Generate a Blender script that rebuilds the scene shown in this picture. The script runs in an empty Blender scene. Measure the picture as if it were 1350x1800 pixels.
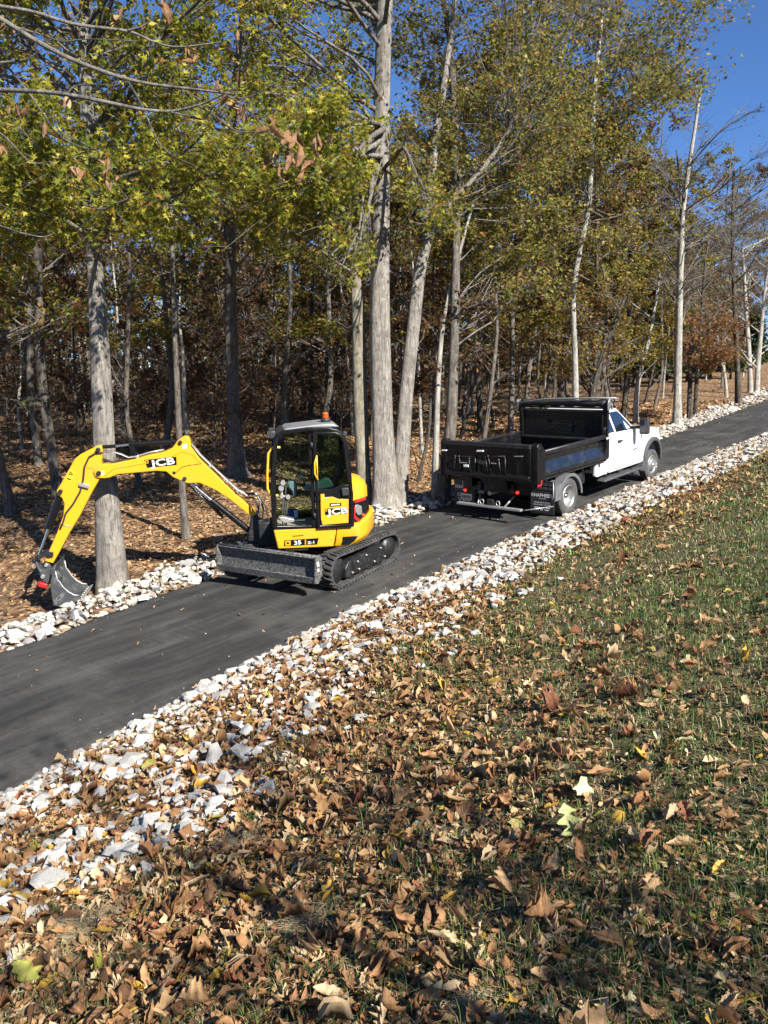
import bpy, bmesh, math, random
import numpy as np
from mathutils import Vector, Matrix

random.seed(7)
rng = np.random.default_rng(7)
SC = bpy.context.scene
COL = SC.collection

# ------------------------------------------------------------ camera, sky, sun, exposure
CAM = np.array([0.0, 0.0, 4.0])
PITCH = math.radians(9.5)
FPX = 1352.0                                   # focal length in pixels of the 1350 x 1800 photograph
cam_data = bpy.data.cameras.new('camera')
cam_data.sensor_fit = 'HORIZONTAL'
cam_data.sensor_width = 36.0
cam_data.lens = 36.0 * FPX / 1350.0
cam_data.clip_start = 0.05
cam_data.clip_end = 3000.0
cam = bpy.data.objects.new('camera', cam_data)
COL.objects.link(cam)
cam.location = CAM
cam.rotation_euler = (math.radians(90) - PITCH, 0, 0)
SC.camera = cam
SC.render.resolution_x = 768
SC.render.resolution_y = 1024

SUN_EL = math.radians(37)
SUN_AZ = (0.61, -0.79)                         # horizontal direction towards the sun
world = bpy.data.worlds.new('World')
SC.world = world
world.use_nodes = True
wn = world.node_tree
bg = wn.nodes['Background']
sky = wn.nodes.new('ShaderNodeTexSky')
sky.sky_type = 'NISHITA'
sky.sun_disc = False
sky.sun_elevation = SUN_EL
sky.sun_rotation = math.atan2(SUN_AZ[0], SUN_AZ[1])
sky.altitude = 300
sky.air_density = 0.75
sky.dust_density = 0.0
sky.ozone_density = 10.0
wn.links.new(sky.outputs[0], bg.inputs[0])
bg.inputs[1].default_value = 0.07

sun_data = bpy.data.lights.new('sun', 'SUN')
sun_data.energy = 5.0
sun_data.angle = math.radians(0.5)
sun_data.color = (1.0, 0.95, 0.87)
sun = bpy.data.objects.new('sun', sun_data)
COL.objects.link(sun)
_sd = Vector((SUN_AZ[0] * math.cos(SUN_EL), SUN_AZ[1] * math.cos(SUN_EL), math.sin(SUN_EL))).normalized()
sun.rotation_euler = _sd.to_track_quat('Z', 'Y').to_euler()
sun.location = (30, -40, 30)

SC.view_settings.view_transform = 'Standard'
SC.view_settings.look = 'None'
SC.view_settings.exposure = 1.35
SC.view_settings.gamma = 1.0
SC.view_settings.use_curve_mapping = False

# ------------------------------------------------------------ pixels to rays
def ray(px, py):
    u = (px - 675.0) / FPX
    v = (py - 900.0) / FPX
    return np.array([u, math.cos(PITCH) - v * math.sin(PITCH), -math.sin(PITCH) - v * math.cos(PITCH)])

# ------------------------------------------------------------ the lie of the land
DIR = np.array([0.662, 0.749])                 # along the road, uphill
NRM = np.array([-0.749, 0.662])                # across the road, towards the woods
_S1 = [-60, -20, 2.6, 5, 8, 12.5, 20, 31, 47, 100, 200]
_N1 = [6.2, 6.5, 7.08, 7.5, 7.87, 8.12, 8.47, 8.6, 9.6, 16, 34]
_S2 = [-60, -20, 4, 8, 14, 26, 36, 47, 100, 200]
_N2 = [9.6, 9.9, 10.75, 11.2, 11.3, 11.35, 12.0, 12.75, 19.2, 38]
def edge_near(s): return np.interp(s, _S1, _N1)
def edge_far(s): return np.interp(s, _S2, _N2)
def to_sn(x, y):
    return x * DIR[0] + y * DIR[1], x * NRM[0] + y * NRM[1]
def from_sn(s, n):
    return s * DIR[0] + n * NRM[0], s * DIR[1] + n * NRM[1]
def road_z(s):
    s = np.asarray(s, float)
    return 0.04 + 0.065 * np.clip(s, -80, 130) + 0.02 * np.clip(s - 130, 0, 400)
def bumps(x, y):
    return (np.sin(x * 1.7 + 0.6 * y) * np.sin(y * 1.3 - 0.4 * x + 1.0) * 0.5
            + np.sin(x * 0.61 - 0.35 * y + 2.0) * 0.6 + np.sin(0.47 * y + 0.2 * x) * 0.5
            + 0.25 * np.sin(x * 3.9 + 1.1) * np.sin(y * 4.3))
def ground_z(x, y):
    x = np.asarray(x, float); y = np.asarray(y, float)
    s, n = to_sn(x, y)
    d1 = edge_near(s) - n
    d2 = n - edge_far(s)
    z = road_z(s) - 0.06
    b = bumps(x, y)
    a = np.clip(d1, 0, None)
    bank = 0.312 * np.minimum(a, 7.6) + 0.10 * np.clip(a - 7.6, 0, 60)
    z = z + bank + 0.06 * np.clip(a / 0.3, 0, 1) + 0.035 * b * np.clip(a / 2.0, 0, 1)
    f = np.clip(d2, 0, None)
    dip = np.clip((9.0 - s) / 5.0, 0, 1); dip = dip * dip * (3 - 2 * dip)
    z = z - 0.42 * dip * np.clip((f - 0.55) / 1.0, 0, 1)
    z = z + 0.10 * np.clip(f / 0.8, 0, 1) + 0.10 * b * np.clip((f - 0.5) / 4.0, 0, 1)
    return z
def gz(x, y): return float(ground_z(x, y))
def hit(px, py):
    """point of the ground under a pixel of the photograph, and its depth"""
    d = ray(px, py)
    t = np.arange(1.0, 160.0, 0.02)
    P = CAM[None, :] + d[None, :] * t[:, None]
    below = P[:, 2] < ground_z(P[:, 0], P[:, 1])
    i = int(np.argmax(below)) if below.any() else len(t) - 1
    return P[i], t[i]

# ------------------------------------------------------------ properties, objects
def tag(o, label=None, cat=None, group=None, kind=None):
    if label: o['label'] = label
    if cat: o['category'] = cat
    if group: o['group'] = group
    if kind: o['kind'] = kind
    return o
def empty(name, matrix=None, loc=None):
    o = bpy.data.objects.new(name, None)
    o.empty_display_size = 0.2
    COL.objects.link(o)
    if matrix is not None: o.matrix_world = matrix
    if loc is not None: o.location = loc
    return o
def link(name, me, m=None, parent=None):
    o = bpy.data.objects.new(name, me)
    COL.objects.link(o)
    if m is not None and not me.materials: me.materials.append(m)
    if parent is not None: o.parent = parent
    return o
def copy_tree(o, parent=None):
    c = o.copy(); COL.objects.link(c); c.parent = parent
    for ch in o.children: copy_tree(ch, c)
    return c

class MB:
    """collects shapes into one mesh"""
    def __init__(s): s.v = []; s.f = []; s.sm = []
    def add(s, v, f, smooth=False):
        k = len(s.v); s.v += [tuple(map(float, p)) for p in v]
        s.f += [tuple(k + i for i in q) for q in f]; s.sm += [smooth] * len(f)
        return s
    def box(s, c, d, rot=None):
        x, y, z = d[0] / 2, d[1] / 2, d[2] / 2
        v = [Vector((i, j, k)) for i in (-x, x) for j in (-y, y) for k in (-z, z)]
        if rot is not None: v = [rot @ p for p in v]
        v = [(p[0] + c[0], p[1] + c[1], p[2] + c[2]) for p in v]
        return s.add(v, [(0, 1, 3, 2), (4, 6, 7, 5), (0, 4, 5, 1), (2, 3, 7, 6), (0, 2, 6, 4), (1, 5, 7, 3)])
    def prism(s, pts, y0, y1, axis='y', inset=None):
        """polygon in x-z pushed along y (axis y), in y-z along x (x) or x-y along z (z)"""
        n = len(pts)
        def P(a, b, h): return (a, h, b) if axis == 'y' else ((h, a, b) if axis == 'x' else (a, b, h))
        ar = sum(pts[i][0] * pts[(i + 1) % n][1] - pts[(i + 1) % n][0] * pts[i][1] for i in range(n))
        if (ar > 0) == (axis != 'y'): pts = list(pts)
        else: pts = list(pts)[::-1]
        if y0 > y1: y0, y1 = y1, y0
        p2 = pts if inset is None else inset
        v = [P(a, b, y0) for a, b in pts] + [P(a, b, y1) for a, b in p2]
        f = [tuple(range(n))[::-1], tuple(range(n, 2 * n))]
        f += [(i, (i + 1) % n, n + (i + 1) % n, n + i) for i in range(n)]
        return s.add(v, f)
    def ring(s, outer, w, y0, y1, inner=None):
        """closed frame of width w following an outline in x-z"""
        n = len(outer)
        inner = inner or offset_poly(outer, w)
        v = [(a, y0, b) for a, b in outer] + [(a, y0, b) for a, b in inner] + [(a, y1, b) for a, b in outer] + [(a, y1, b) for a, b in inner]
        f = []
        for i in range(n):
            j = (i + 1) % n
            f += [(i, j, n + j, n + i), (2 * n + j, 2 * n + i, 3 * n + i, 3 * n + j), (j, i, 2 * n + i, 2 * n + j), (n + i, n + j, 3 * n + j, 3 * n + i)]
        return s.add(v, f)
    def tube(s, pts, r, sides=8, cap=True, smooth=True):
        pts = [Vector(p) for p in pts]
        n = len(pts)
        rr = r if hasattr(r, '__len__') else [r] * n
        v = []; f = []
        up = None
        for i, p in enumerate(pts):
            t = (pts[min(i + 1, n - 1)] - pts[max(i - 1, 0)])
            t = t.normalized() if t.length > 1e-9 else Vector((0, 0, 1))
            if up is None:
                up = Vector((0, 0, 1)) if abs(t.z) < 0.9 else Vector((1, 0, 0))
            a = t.cross(up)
            a = a.normalized() if a.length > 1e-6 else t.orthogonal().normalized()
            b = t.cross(a).normalized()
            up = -b if False else a.cross(t)
            for k in range(sides):
                an = 2 * math.pi * k / sides
                v.append(p + (a * math.cos(an) + b * math.sin(an)) * rr[i])
        for i in range(n - 1):
            for k in range(sides):
                k2 = (k + 1) % sides
                f.append((i * sides + k, i * sides + k2, (i + 1) * sides + k2, (i + 1) * sides + k))
        s.add(v, f, smooth)
        if cap:
            k0 = len(s.v) - len(v)
            s.f += [tuple(k0 + k for k in range(sides))[::-1], tuple(k0 + (n - 1) * sides + k for k in range(sides))]
            s.sm += [False, False]
        return s
    def cyl(s, p0, p1, r, sides=16, r2=None):
        return s.tube([p0, p1], [r, r if r2 is None else r2], sides)
    def lathe(s, prof, c, axis='y', sides=32, smooth=True):
        """prof: list of (radius, height along the axis)"""
        v = []; f = []; n = len(prof)
        for k in range(sides):
            an = 2 * math.pi * k / sides
            ca, sa = math.cos(an), math.sin(an)
            for r, h in prof:
                if axis == 'y': v.append((c[0] + r * ca, c[1] + h, c[2] + r * sa))
                elif axis == 'z': v.append((c[0] + r * ca, c[1] + r * sa, c[2] + h))
                else: v.append((c[0] + h, c[1] + r * ca, c[2] + r * sa))
        for k in range(sides):
            k2 = (k + 1) % sides
            for i in range(n - 1):
                f.append((k * n + i, k2 * n + i, k2 * n + i + 1, k * n + i + 1))
        return s.add(v, f, smooth)
    def ball(s, c, r, seg=12, sq=(1, 1, 1)):
        prof = [(max(1e-4, math.sin(math.pi * i / seg)) * r, -math.cos(math.pi * i / seg) * r) for i in range(seg + 1)]
        k = len(s.v); s.lathe(prof, (0, 0, 0), 'z', seg * 2)
        for i in range(k, len(s.v)):
            p = s.v[i]; s.v[i] = (p[0] * sq[0] + c[0], p[1] * sq[1] + c[1], p[2] * sq[2] + c[2])
        return s
    def xform(s, M, start=0):
        for i in range(start, len(s.v)): s.v[i] = tuple(M @ Vector(s.v[i]))
        return s
    def mesh(s, name):
        me = bpy.data.meshes.new(name)
        me.from_pydata(s.v, [], s.f)
        me.polygons.foreach_set('use_smooth', s.sm)
        bm = bmesh.new(); bm.from_mesh(me)
        bmesh.ops.recalc_face_normals(bm, faces=bm.faces)
        bm.to_mesh(me); bm.free()
        return me
    def build(s, name, m, parent=None, bevel=0.0, seg=2):
        me = s.mesh(name)
        o = link(name, me, m, parent)
        if bevel:
            md = o.modifiers.new('bevel', 'BEVEL'); md.width = bevel; md.segments = seg
            md.limit_method = 'ANGLE'; md.angle_limit = math.radians(35); md.harden_normals = False
            me.polygons.foreach_set('use_smooth', [True] * len(me.polygons))
            me.set_sharp_from_angle(angle=math.radians(40))
        return o

def offset_poly(p, w):
    n = len(p)
    ar = sum(p[i][0] * p[(i + 1) % n][1] - p[(i + 1) % n][0] * p[i][1] for i in range(n))
    sg = 1 if ar > 0 else -1
    out = []
    for i in range(n):
        a = Vector(p[i - 1]); b = Vector(p[i]); c = Vector(p[(i + 1) % n])
        e1 = (b - a).normalized(); e2 = (c - b).normalized()
        n1 = Vector((-e1.y, e1.x)) * sg; n2 = Vector((-e2.y, e2.x)) * sg
        m = (n1 + n2)
        m = m.normalized() if m.length > 1e-6 else n1
        k = w / max(0.45, m.dot(n1))
        out.append((b.x + m.x * k, b.y + m.y * k))
    return out

def np_mesh(name, V, F, col=None, uv=None, smooth=False):
    """mesh from arrays: V (n,3), F (m,k)"""
    me = bpy.data.meshes.new(name)
    V = np.ascontiguousarray(V, np.float32); F = np.ascontiguousarray(F, np.int32)
    m, k = F.shape
    me.vertices.add(len(V)); me.vertices.foreach_set('co', V.ravel())
    me.loops.add(m * k); me.loops.foreach_set('vertex_index', F.ravel())
    me.polygons.add(m); me.polygons.foreach_set('loop_start', np.arange(0, m * k, k, dtype=np.int32))
    me.polygons.foreach_set('use_smooth', np.full(m, smooth))
    if col is not None:
        a = me.attributes.new('Col', 'FLOAT_COLOR', 'POINT')
        c4 = np.ones((len(V), 4), np.float32); c4[:, :3] = col
        a.data.foreach_set('color', c4.ravel())
    if uv is not None:
        a = me.attributes.new('leaf_uv', 'FLOAT2', 'POINT')
        a.data.foreach_set('vector', np.ascontiguousarray(uv, np.float32).ravel())
    me.update(calc_edges=True)
    return me

def text_part(name, s, height, m, parent, M, wide=1.0, bold=0.0, depth=0.002, center=True):
    cu = bpy.data.curves.new(name, 'FONT')
    cu.body = s; cu.size = 1.0; cu.offset = bold; cu.extrude = 0.0
    cu.resolution_u = 3
    if center: cu.align_x = 'CENTER'; cu.align_y = 'CENTER'
    t = bpy.data.objects.new(name, cu); COL.objects.link(t)
    dg = bpy.context.evaluated_depsgraph_get()
    me = bpy.data.meshes.new_from_object(t.evaluated_get(dg))
    bpy.data.objects.remove(t)
    k = height / 0.70
    me.transform(M @ Matrix.Diagonal((k * wide, k, k, 1)))
    me.name = name
    me.materials.clear()
    return link(name, me, m, parent)

# ------------------------------------------------------------ materials
def new_mat(name):
    m = bpy.data.materials.new(name); m.use_nodes = True
    nt = m.node_tree
    return m, nt, nt.nodes['Principled BSDF']
def nd(nt, t, **kw):
    n = nt.nodes.new(t)
    for k, v in kw.items(): setattr(n, k, v)
    return n
def ramp(nt, src, stops):
    r = nd(nt, 'ShaderNodeValToRGB')
    e = r.color_ramp.elements
    while len(e) < len(stops): e.new(0.5)
    for i, (p, c) in enumerate(stops):
        e[i].position = p; e[i].color = (c[0], c[1], c[2], 1)
    nt.links.new(src, r.inputs[0])
    return r
def noise(nt, vec, scale, detail=5, rough=0.6, dist=0.0):
    n = nd(nt, 'ShaderNodeTexNoise')
    n.inputs['Scale'].default_value = scale; n.inputs['Detail'].default_value = detail
    n.inputs['Roughness'].default_value = rough; n.inputs['Distortion'].default_value = dist
    if vec is not None: nt.links.new(vec, n.inputs['Vector'])
    return n
def coords(nt, kind='Object', scale=None):
    tc = nd(nt, 'ShaderNodeTexCoord')
    o = tc.outputs[kind]
    if scale:
        mp = nd(nt, 'ShaderNodeMapping'); mp.inputs['Scale'].default_value = scale
        nt.links.new(o, mp.inputs['Vector']); o = mp.outputs[0]
    return o
def bump(nt, src, bsdf, strength=0.3, dist=0.02):
    b = nd(nt, 'ShaderNodeBump'); b.inputs['Strength'].default_value = strength; b.inputs['Distance'].default_value = dist
    nt.links.new(src, b.inputs['Height']); nt.links.new(b.outputs[0], bsdf.inputs['Normal'])
    return b
def paint(name, c, rough=0.35, metal=0.0, dirt=(0.25, 0.22, 0.18), amount=0.25, scale=3.0, coat=0.0, lo=0.5, hi=0.8, spec=0.5):
    """paint, plastic or metal with dust and small unevenness"""
    m, nt, b = new_mat(name)
    v = coords(nt)
    n1 = noise(nt, v, scale, 8, 0.7)
    r = ramp(nt, n1.outputs['Fac'], [(lo, (0, 0, 0)), (hi, (amount,) * 3)])
    mx = nd(nt, 'ShaderNodeMix', data_type='RGBA')
    mx.inputs['A'].default_value = (*c, 1); mx.inputs['B'].default_value = (*dirt, 1)
    nt.links.new(r.outputs[0], mx.inputs['Factor'])
    nt.links.new(mx.outputs['Result'], b.inputs['Base Color'])
    n2 = noise(nt, v, scale * 6, 6, 0.65)
    rr = ramp(nt, n2.outputs['Fac'], [(0.3, (rough * 0.8,) * 3), (0.75, (min(1, rough * 1.45 + 0.05),) * 3)])
    nt.links.new(rr.outputs[0], b.inputs['Roughness'])
    b.inputs['Metallic'].default_value = metal
    b.inputs['Coat Weight'].default_value = coat
    b.inputs['Coat Roughness'].default_value = 0.06
    b.inputs['Specular IOR Level'].default_value = spec
    bump(nt, n2.outputs['Fac'], b, 0.06, 0.004)
    return m
M = {}
M['yellow'] = paint('yellow_paint', (0.60, 0.305, 0.009), 0.36, amount=0.22, scale=2.6, coat=0.2)
M['yellow_handle'] = paint('yellow_rail_paint', (0.62, 0.38, 0.014), 0.4, amount=0.1)
M['black'] = paint('black_paint', (0.006, 0.006, 0.007), 0.25, amount=0.03, scale=4, spec=0.3)
M['gloss'] = paint('glossy_black_paint', (0.006, 0.006, 0.008), 0.16, amount=0.12, scale=6, coat=0.45)
M['black_dusty'] = paint('dusty_black_paint', (0.011, 0.011, 0.012), 0.4, amount=0.28, scale=5, dirt=(0.16, 0.15, 0.14))
M['plastic'] = paint('black_plastic', (0.02, 0.02, 0.021), 0.5, amount=0.12)
M['flare'] = paint('grey_plastic', (0.05, 0.052, 0.056), 0.55, amount=0.15)
M['rubber'] = paint('dusty_rubber', (0.022, 0.022, 0.022), 0.8, amount=0.55, scale=6, dirt=(0.13, 0.125, 0.115), lo=0.4, hi=0.75)
M['tyre'] = paint('tyre_rubber', (0.03, 0.03, 0.03), 0.8, amount=0.6, scale=5, dirt=(0.13, 0.125, 0.12), lo=0.35, hi=0.75)
M['steel'] = paint('worn_steel', (0.03, 0.03, 0.03), 0.65, metal=0.1, amount=0.7, scale=22, dirt=(0.27, 0.265, 0.25), lo=0.40, hi=0.72)
M['bucket'] = paint('scuffed_bucket_steel', (0.06, 0.065, 0.07), 0.5, metal=0.35, amount=0.55, scale=8, dirt=(0.28, 0.28, 0.27))
M['bare'] = paint('bare_steel', (0.42, 0.41, 0.39), 0.4, metal=0.7, amount=0.3, scale=7)
M['chrome'] = paint('chrome', (0.75, 0.75, 0.76), 0.14, metal=1.0, amount=0.1)
M['alu'] = paint('aluminium', (0.36, 0.36, 0.355), 0.4, metal=0.8, amount=0.35, scale=6)
M['white'] = paint('white_paint', (0.58, 0.58, 0.575), 0.25, amount=0.16, scale=1.5, coat=0.5)
M['roofgrey'] = paint('grey_roof_paint', (0.19, 0.195, 0.2), 0.35, amount=0.2)
M['teal'] = paint('teal_vinyl', (0.06, 0.115, 0.105), 0.45, amount=0.1)
M['tan'] = paint('dusty_floor_mat', (0.22, 0.19, 0.15), 0.85, amount=0.4)
M['blue'] = paint('blue_fabric', (0.012, 0.03, 0.11), 0.8, amount=0.1)
M['red'] = paint('red_paint', (0.55, 0.012, 0.014), 0.4, amount=0.12)
M['sticker'] = paint('white_print', (0.8, 0.8, 0.78), 0.5, amount=0.15)
M['tread'] = paint('tread_plate', (0.25, 0.26, 0.27), 0.42, metal=0.7, amount=0.3, scale=14)
def lamp_mat(name, c, e):
    m, nt, b = new_mat(name)
    b.inputs['Base Color'].default_value = (*c, 1); b.inputs['Roughness'].default_value = 0.15
    b.inputs['Emission Color'].default_value = (*c, 1); b.inputs['Emission Strength'].default_value = e
    return m
M['lamp'] = lamp_mat('lit_tail_lamp', (1.0, 0.03, 0.02), 0.8)
M['amber'] = lamp_mat('amber_beacon', (0.50, 0.075, 0.008), 0.0)
def glass_mat(name, tint, alpha):
    m, nt, b = new_mat(name)
    out = nt.nodes['Material Output']
    tr = nd(nt, 'ShaderNodeBsdfTransparent'); tr.inputs[0].default_value = (*tint, 1)
    gl = nd(nt, 'ShaderNodeBsdfGlossy'); gl.inputs['Roughness'].default_value = 0.02
    lw = nd(nt, 'ShaderNodeLayerWeight'); lw.inputs[0].default_value = alpha
    ms = nd(nt, 'ShaderNodeMixShader')
    nt.links.new(lw.outputs['Fresnel'], ms.inputs[0]); nt.links.new(tr.outputs[0], ms.inputs[1]); nt.links.new(gl.outputs[0], ms.inputs[2])
    nt.links.new(ms.outputs[0], out.inputs['Surface'])
    return m
M['glass'] = glass_mat('clear_tinted_glass', (0.60, 0.72, 0.66), 0.25)
M['darkglass'] = paint('dark_window_glass', (0.006, 0.008, 0.012), 0.06, amount=0.0, coat=1.0)
# ------------------------------------------------------------ ground and road
def ground_material():
    m, nt, b = new_mat('leaf_strewn_ground')
    L = nt.links.new
    v = coords(nt)
    at = nd(nt, 'ShaderNodeAttribute', attribute_name='zone')
    # woods floor: packed leaf litter, leaf-sized cells in browns
    vo = nd(nt, 'ShaderNodeTexVoronoi'); vo.inputs['Scale'].default_value = 9.0; vo.inputs['Randomness'].default_value = 1.0
    L(v, vo.inputs['Vector'])
    sep = nd(nt, 'ShaderNodeSeparateColor'); L(vo.outputs['Color'], sep.inputs[0])
    litter = ramp(nt, sep.outputs[0], [(0.0, (0.05, 0.027, 0.014)), (0.35, (0.15, 0.088, 0.045)), (0.7, (0.25, 0.155, 0.085)), (1.0, (0.36, 0.25, 0.155))])
    # bank: thatch, soil and thin turf
    n1 = noise(nt, v, 2.2, 8, 0.65)
    n2 = noise(nt, v, 34, 8, 0.7)
    turf = ramp(nt, n2.outputs['Fac'], [(0.25, (0.045, 0.05, 0.02)), (0.5, (0.10, 0.10, 0.045)), (0.7, (0.20, 0.17, 0.09)), (0.85, (0.30, 0.25, 0.15))])
    soil = ramp(nt, n2.outputs['Fac'], [(0.25, (0.05, 0.035, 0.022)), (0.55, (0.15, 0.11, 0.07)), (0.8, (0.28, 0.215, 0.14))])
    ms = nd(nt, 'ShaderNodeMix', data_type='RGBA')
    r1 = ramp(nt, n1.outputs['Fac'], [(0.52, (0, 0, 0)), (0.68, (1, 1, 1))])
    L(r1.outputs[0], ms.inputs['Factor']); L(turf.outputs[0], ms.inputs['A']); L(soil.outputs[0], ms.inputs['B'])
    mf = nd(nt, 'ShaderNodeMix', data_type='RGBA')
    n3 = noise(nt, v, 0.6, 5, 0.6)
    r3 = ramp(nt, n3.outputs['Fac'], [(0.60, (0, 0, 0)), (0.72, (0.75, 0.75, 0.75))])
    L(r3.outputs[0], mf.inputs['Factor']); L(litter.outputs[0], mf.inputs['A']); L(soil.outputs[0], mf.inputs['B'])
    mz = nd(nt, 'ShaderNodeMix', data_type='RGBA')
    L(at.outputs['Fac'], mz.inputs['Factor']); L(ms.outputs['Result'], mz.inputs['A']); L(mf.outputs['Result'], mz.inputs['B'])
    L(mz.outputs['Result'], b.inputs['Base Color'])
    b.inputs['Roughness'].default_value = 0.95
    b.inputs['Specular IOR Level'].default_value = 0.15
    ad = nd(nt, 'ShaderNodeMath', operation='ADD')
    L(vo.outputs['Distance'], ad.inputs[0]); L(n2.outputs['Fac'], ad.inputs[1])
    bump(nt, ad.outputs[0], b, 0.9, 0.05)
    return m
def grow(a, b, step, far, ratio):
    """even steps between a and b, growing steps out to +-far"""
    mid = list(np.arange(a, b, step))
    lo = []; x = a; st = step
    while x > far[0]: st *= ratio; x -= st; lo.append(x)
    hi = []; x = mid[-1]; st = step
    while x < far[1]: st *= ratio; x += st; hi.append(x)
    return np.array(lo[::-1] + mid + hi)
gs = grow(-6, 34, 0.25, (-260, 420), 1.10)
gn = grow(-5, 17, 0.2, (-220, 460), 1.10)
GS, GN = np.meshgrid(gs, gn, indexing='ij')
GX, GY = from_sn(GS, GN)
GZ = ground_z(GX, GY)
V = np.stack([GX.ravel(), GY.ravel(), GZ.ravel()], 1)
ni, nj = GS.shape
I, J = np.meshgrid(np.arange(ni - 1), np.arange(nj - 1), indexing='ij')
k = (I * nj + J).ravel()
F = np.stack([k, k + nj, k + nj + 1, k + 1], 1)
me = np_mesh('ground', V, F, smooth=True)
zone = me.attributes.new('zone', 'FLOAT', 'POINT')
zone.data.foreach_set('value', np.clip((GN - edge_near(GS)) / 0.6 + 0.5, 0, 1).ravel().astype(np.float32))
GROUND = tag(link('ground', me, ground_material()), kind='structure')

def asphalt_material():
    m, nt, b = new_mat('sealed_asphalt')
    L = nt.links.new
    v = coords(nt, 'Object')
    rot = nd(nt, 'ShaderNodeMapping'); rot.inputs['Rotation'].default_value = (0, 0, -math.atan2(DIR[1], DIR[0]))
    L(v, rot.inputs['Vector'])
    st = nd(nt, 'ShaderNodeMapping'); st.inputs['Scale'].default_value = (0.35, 2.6, 1)
    L(rot.outputs[0], st.inputs['Vector'])
    n1 = noise(nt, st.outputs[0], 1.6, 7, 0.6, 0.4)          # wheel-dragged streaks along the road
    n2 = noise(nt, v, 60, 6, 0.85)                              # aggregate
    n3 = noise(nt, v, 0.9, 6, 0.65)                            # dusty patches
    base = ramp(nt, n1.outputs['Fac'], [(0.34, (0.022, 0.0217, 0.0213)), (0.5, (0.032, 0.0315, 0.0305)), (0.68, (0.056, 0.054, 0.051))])
    dust = ramp(nt, n3.outputs['Fac'], [(0.47, (0, 0, 0)), (0.75, (0.45, 0.45, 0.45))])
    mx = nd(nt, 'ShaderNodeMix', data_type='RGBA'); mx.inputs['B'].default_value = (0.12, 0.112, 0.10, 1)
    L(dust.outputs[0], mx.inputs['Factor']); L(base.outputs[0], mx.inputs['A'])
    ag = ramp(nt, n2.outputs['Fac'], [(0.3, (0.6, 0.6, 0.6)), (0.5, (1, 1, 1)), (0.75, (1.7, 1.68, 1.62))])
    ml = nd(nt, 'ShaderNodeMix', data_type='RGBA', blend_type='MULTIPLY'); ml.inputs['Factor'].default_value = 1
    L(mx.outputs['Result'], ml.inputs['A']); L(ag.outputs[0], ml.inputs['B'])
    # faint rubber-track prints: bars across the two wheel paths
    wv = nd(nt, 'ShaderNodeTexWave'); wv.inputs['Scale'].default_value = 2.4; wv.inputs['Distortion'].default_value = 1.5
    wv.bands_direction = 'X'; L(rot.outputs[0], wv.inputs['Vector'])
    wy = nd(nt, 'ShaderNodeTexWave'); wy.inputs['Scale'].default_value = 0.19; wy.inputs['Distortion'].default_value = 0.6; wy.bands_direction = 'Y'
    L(rot.outputs[0], wy.inputs['Vector'])
    wm = nd(nt, 'ShaderNodeMath', operation='MULTIPLY'); L(wv.outputs['Fac'], wm.inputs[0])
    wr = ramp(nt, wy.outputs['Fac'], [(0.78, (0, 0, 0)), (0.92, (0.10, 0.10, 0.10))]); L(wr.outputs[0], wm.inputs[1])
    mw = nd(nt, 'ShaderNodeMix', data_type='RGBA'); mw.inputs['B'].default_value = (0.10, 0.097, 0.09, 1)
    L(wm.outputs[0], mw.inputs['Factor']); L(ml.outputs['Result'], mw.inputs['A'])
    L(mw.outputs['Result'], b.inputs['Base Color'])
    b.inputs['Roughness'].default_value = 0.9
    b.inputs['Specular IOR Level'].default_value = 0.2
    bump(nt, n2.outputs['Fac'], b, 0.5, 0.008)
    return m
rs = grow(-6, 34, 0.2, (-55, 190), 1.06)
cols = np.array([0, 0, 0.02, 0.12, 0.3, 0.5, 0.7, 0.88, 0.98, 1, 1])
S = rs[:, None] * np.ones((1, len(cols)))
wob1 = 0.05 * np.sin(rs * 2.3) + 0.04 * np.sin(rs * 5.1 + 1) + 0.02 * np.sin(rs * 11)
wob2 = 0.05 * np.sin(rs * 1.9 + 2) + 0.04 * np.sin(rs * 4.7) + 0.02 * np.sin(rs * 12.3)
e1 = (edge_near(rs) + wob1 - 0.03)[:, None]; e2 = (edge_far(rs) + wob2 + 0.03)[:, None]
Nn = e1 + (e2 - e1) * cols[None, :]
Zr = road_z(S) + 0.035 * (1 - (2 * cols[None, :] - 1) ** 2)
Zr[:, 0] -= 0.12; Zr[:, -1] -= 0.12
Zr[:, 1] -= 0.012; Zr[:, -2] -= 0.012
X, Y = from_sn(S, Nn)
ni, nj = S.shape
I, J = np.meshgrid(np.arange(ni - 1), np.arange(nj - 1), indexing='ij')
k = (I * nj + J).ravel()
me = np_mesh('road', np.stack([X.ravel(), Y.ravel(), Zr.ravel()], 1), np.stack([k, k + nj, k + nj + 1, k + 1], 1), smooth=True)
ROAD = tag(link('road', me, asphalt_material()), kind='structure')
def surf_z(x, y):
    """top of whatever one walks on: road or ground"""
    s, n = to_sn(x, y)
    a, b = edge_near(s), edge_far(s)
    c = np.clip((n - a) / (b - a), 0, 1)
    on = (n > a) & (n < b)
    return np.where(on, road_z(s) + 0.035 * (1 - (2 * c - 1) ** 2), ground_z(x, y))

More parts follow.
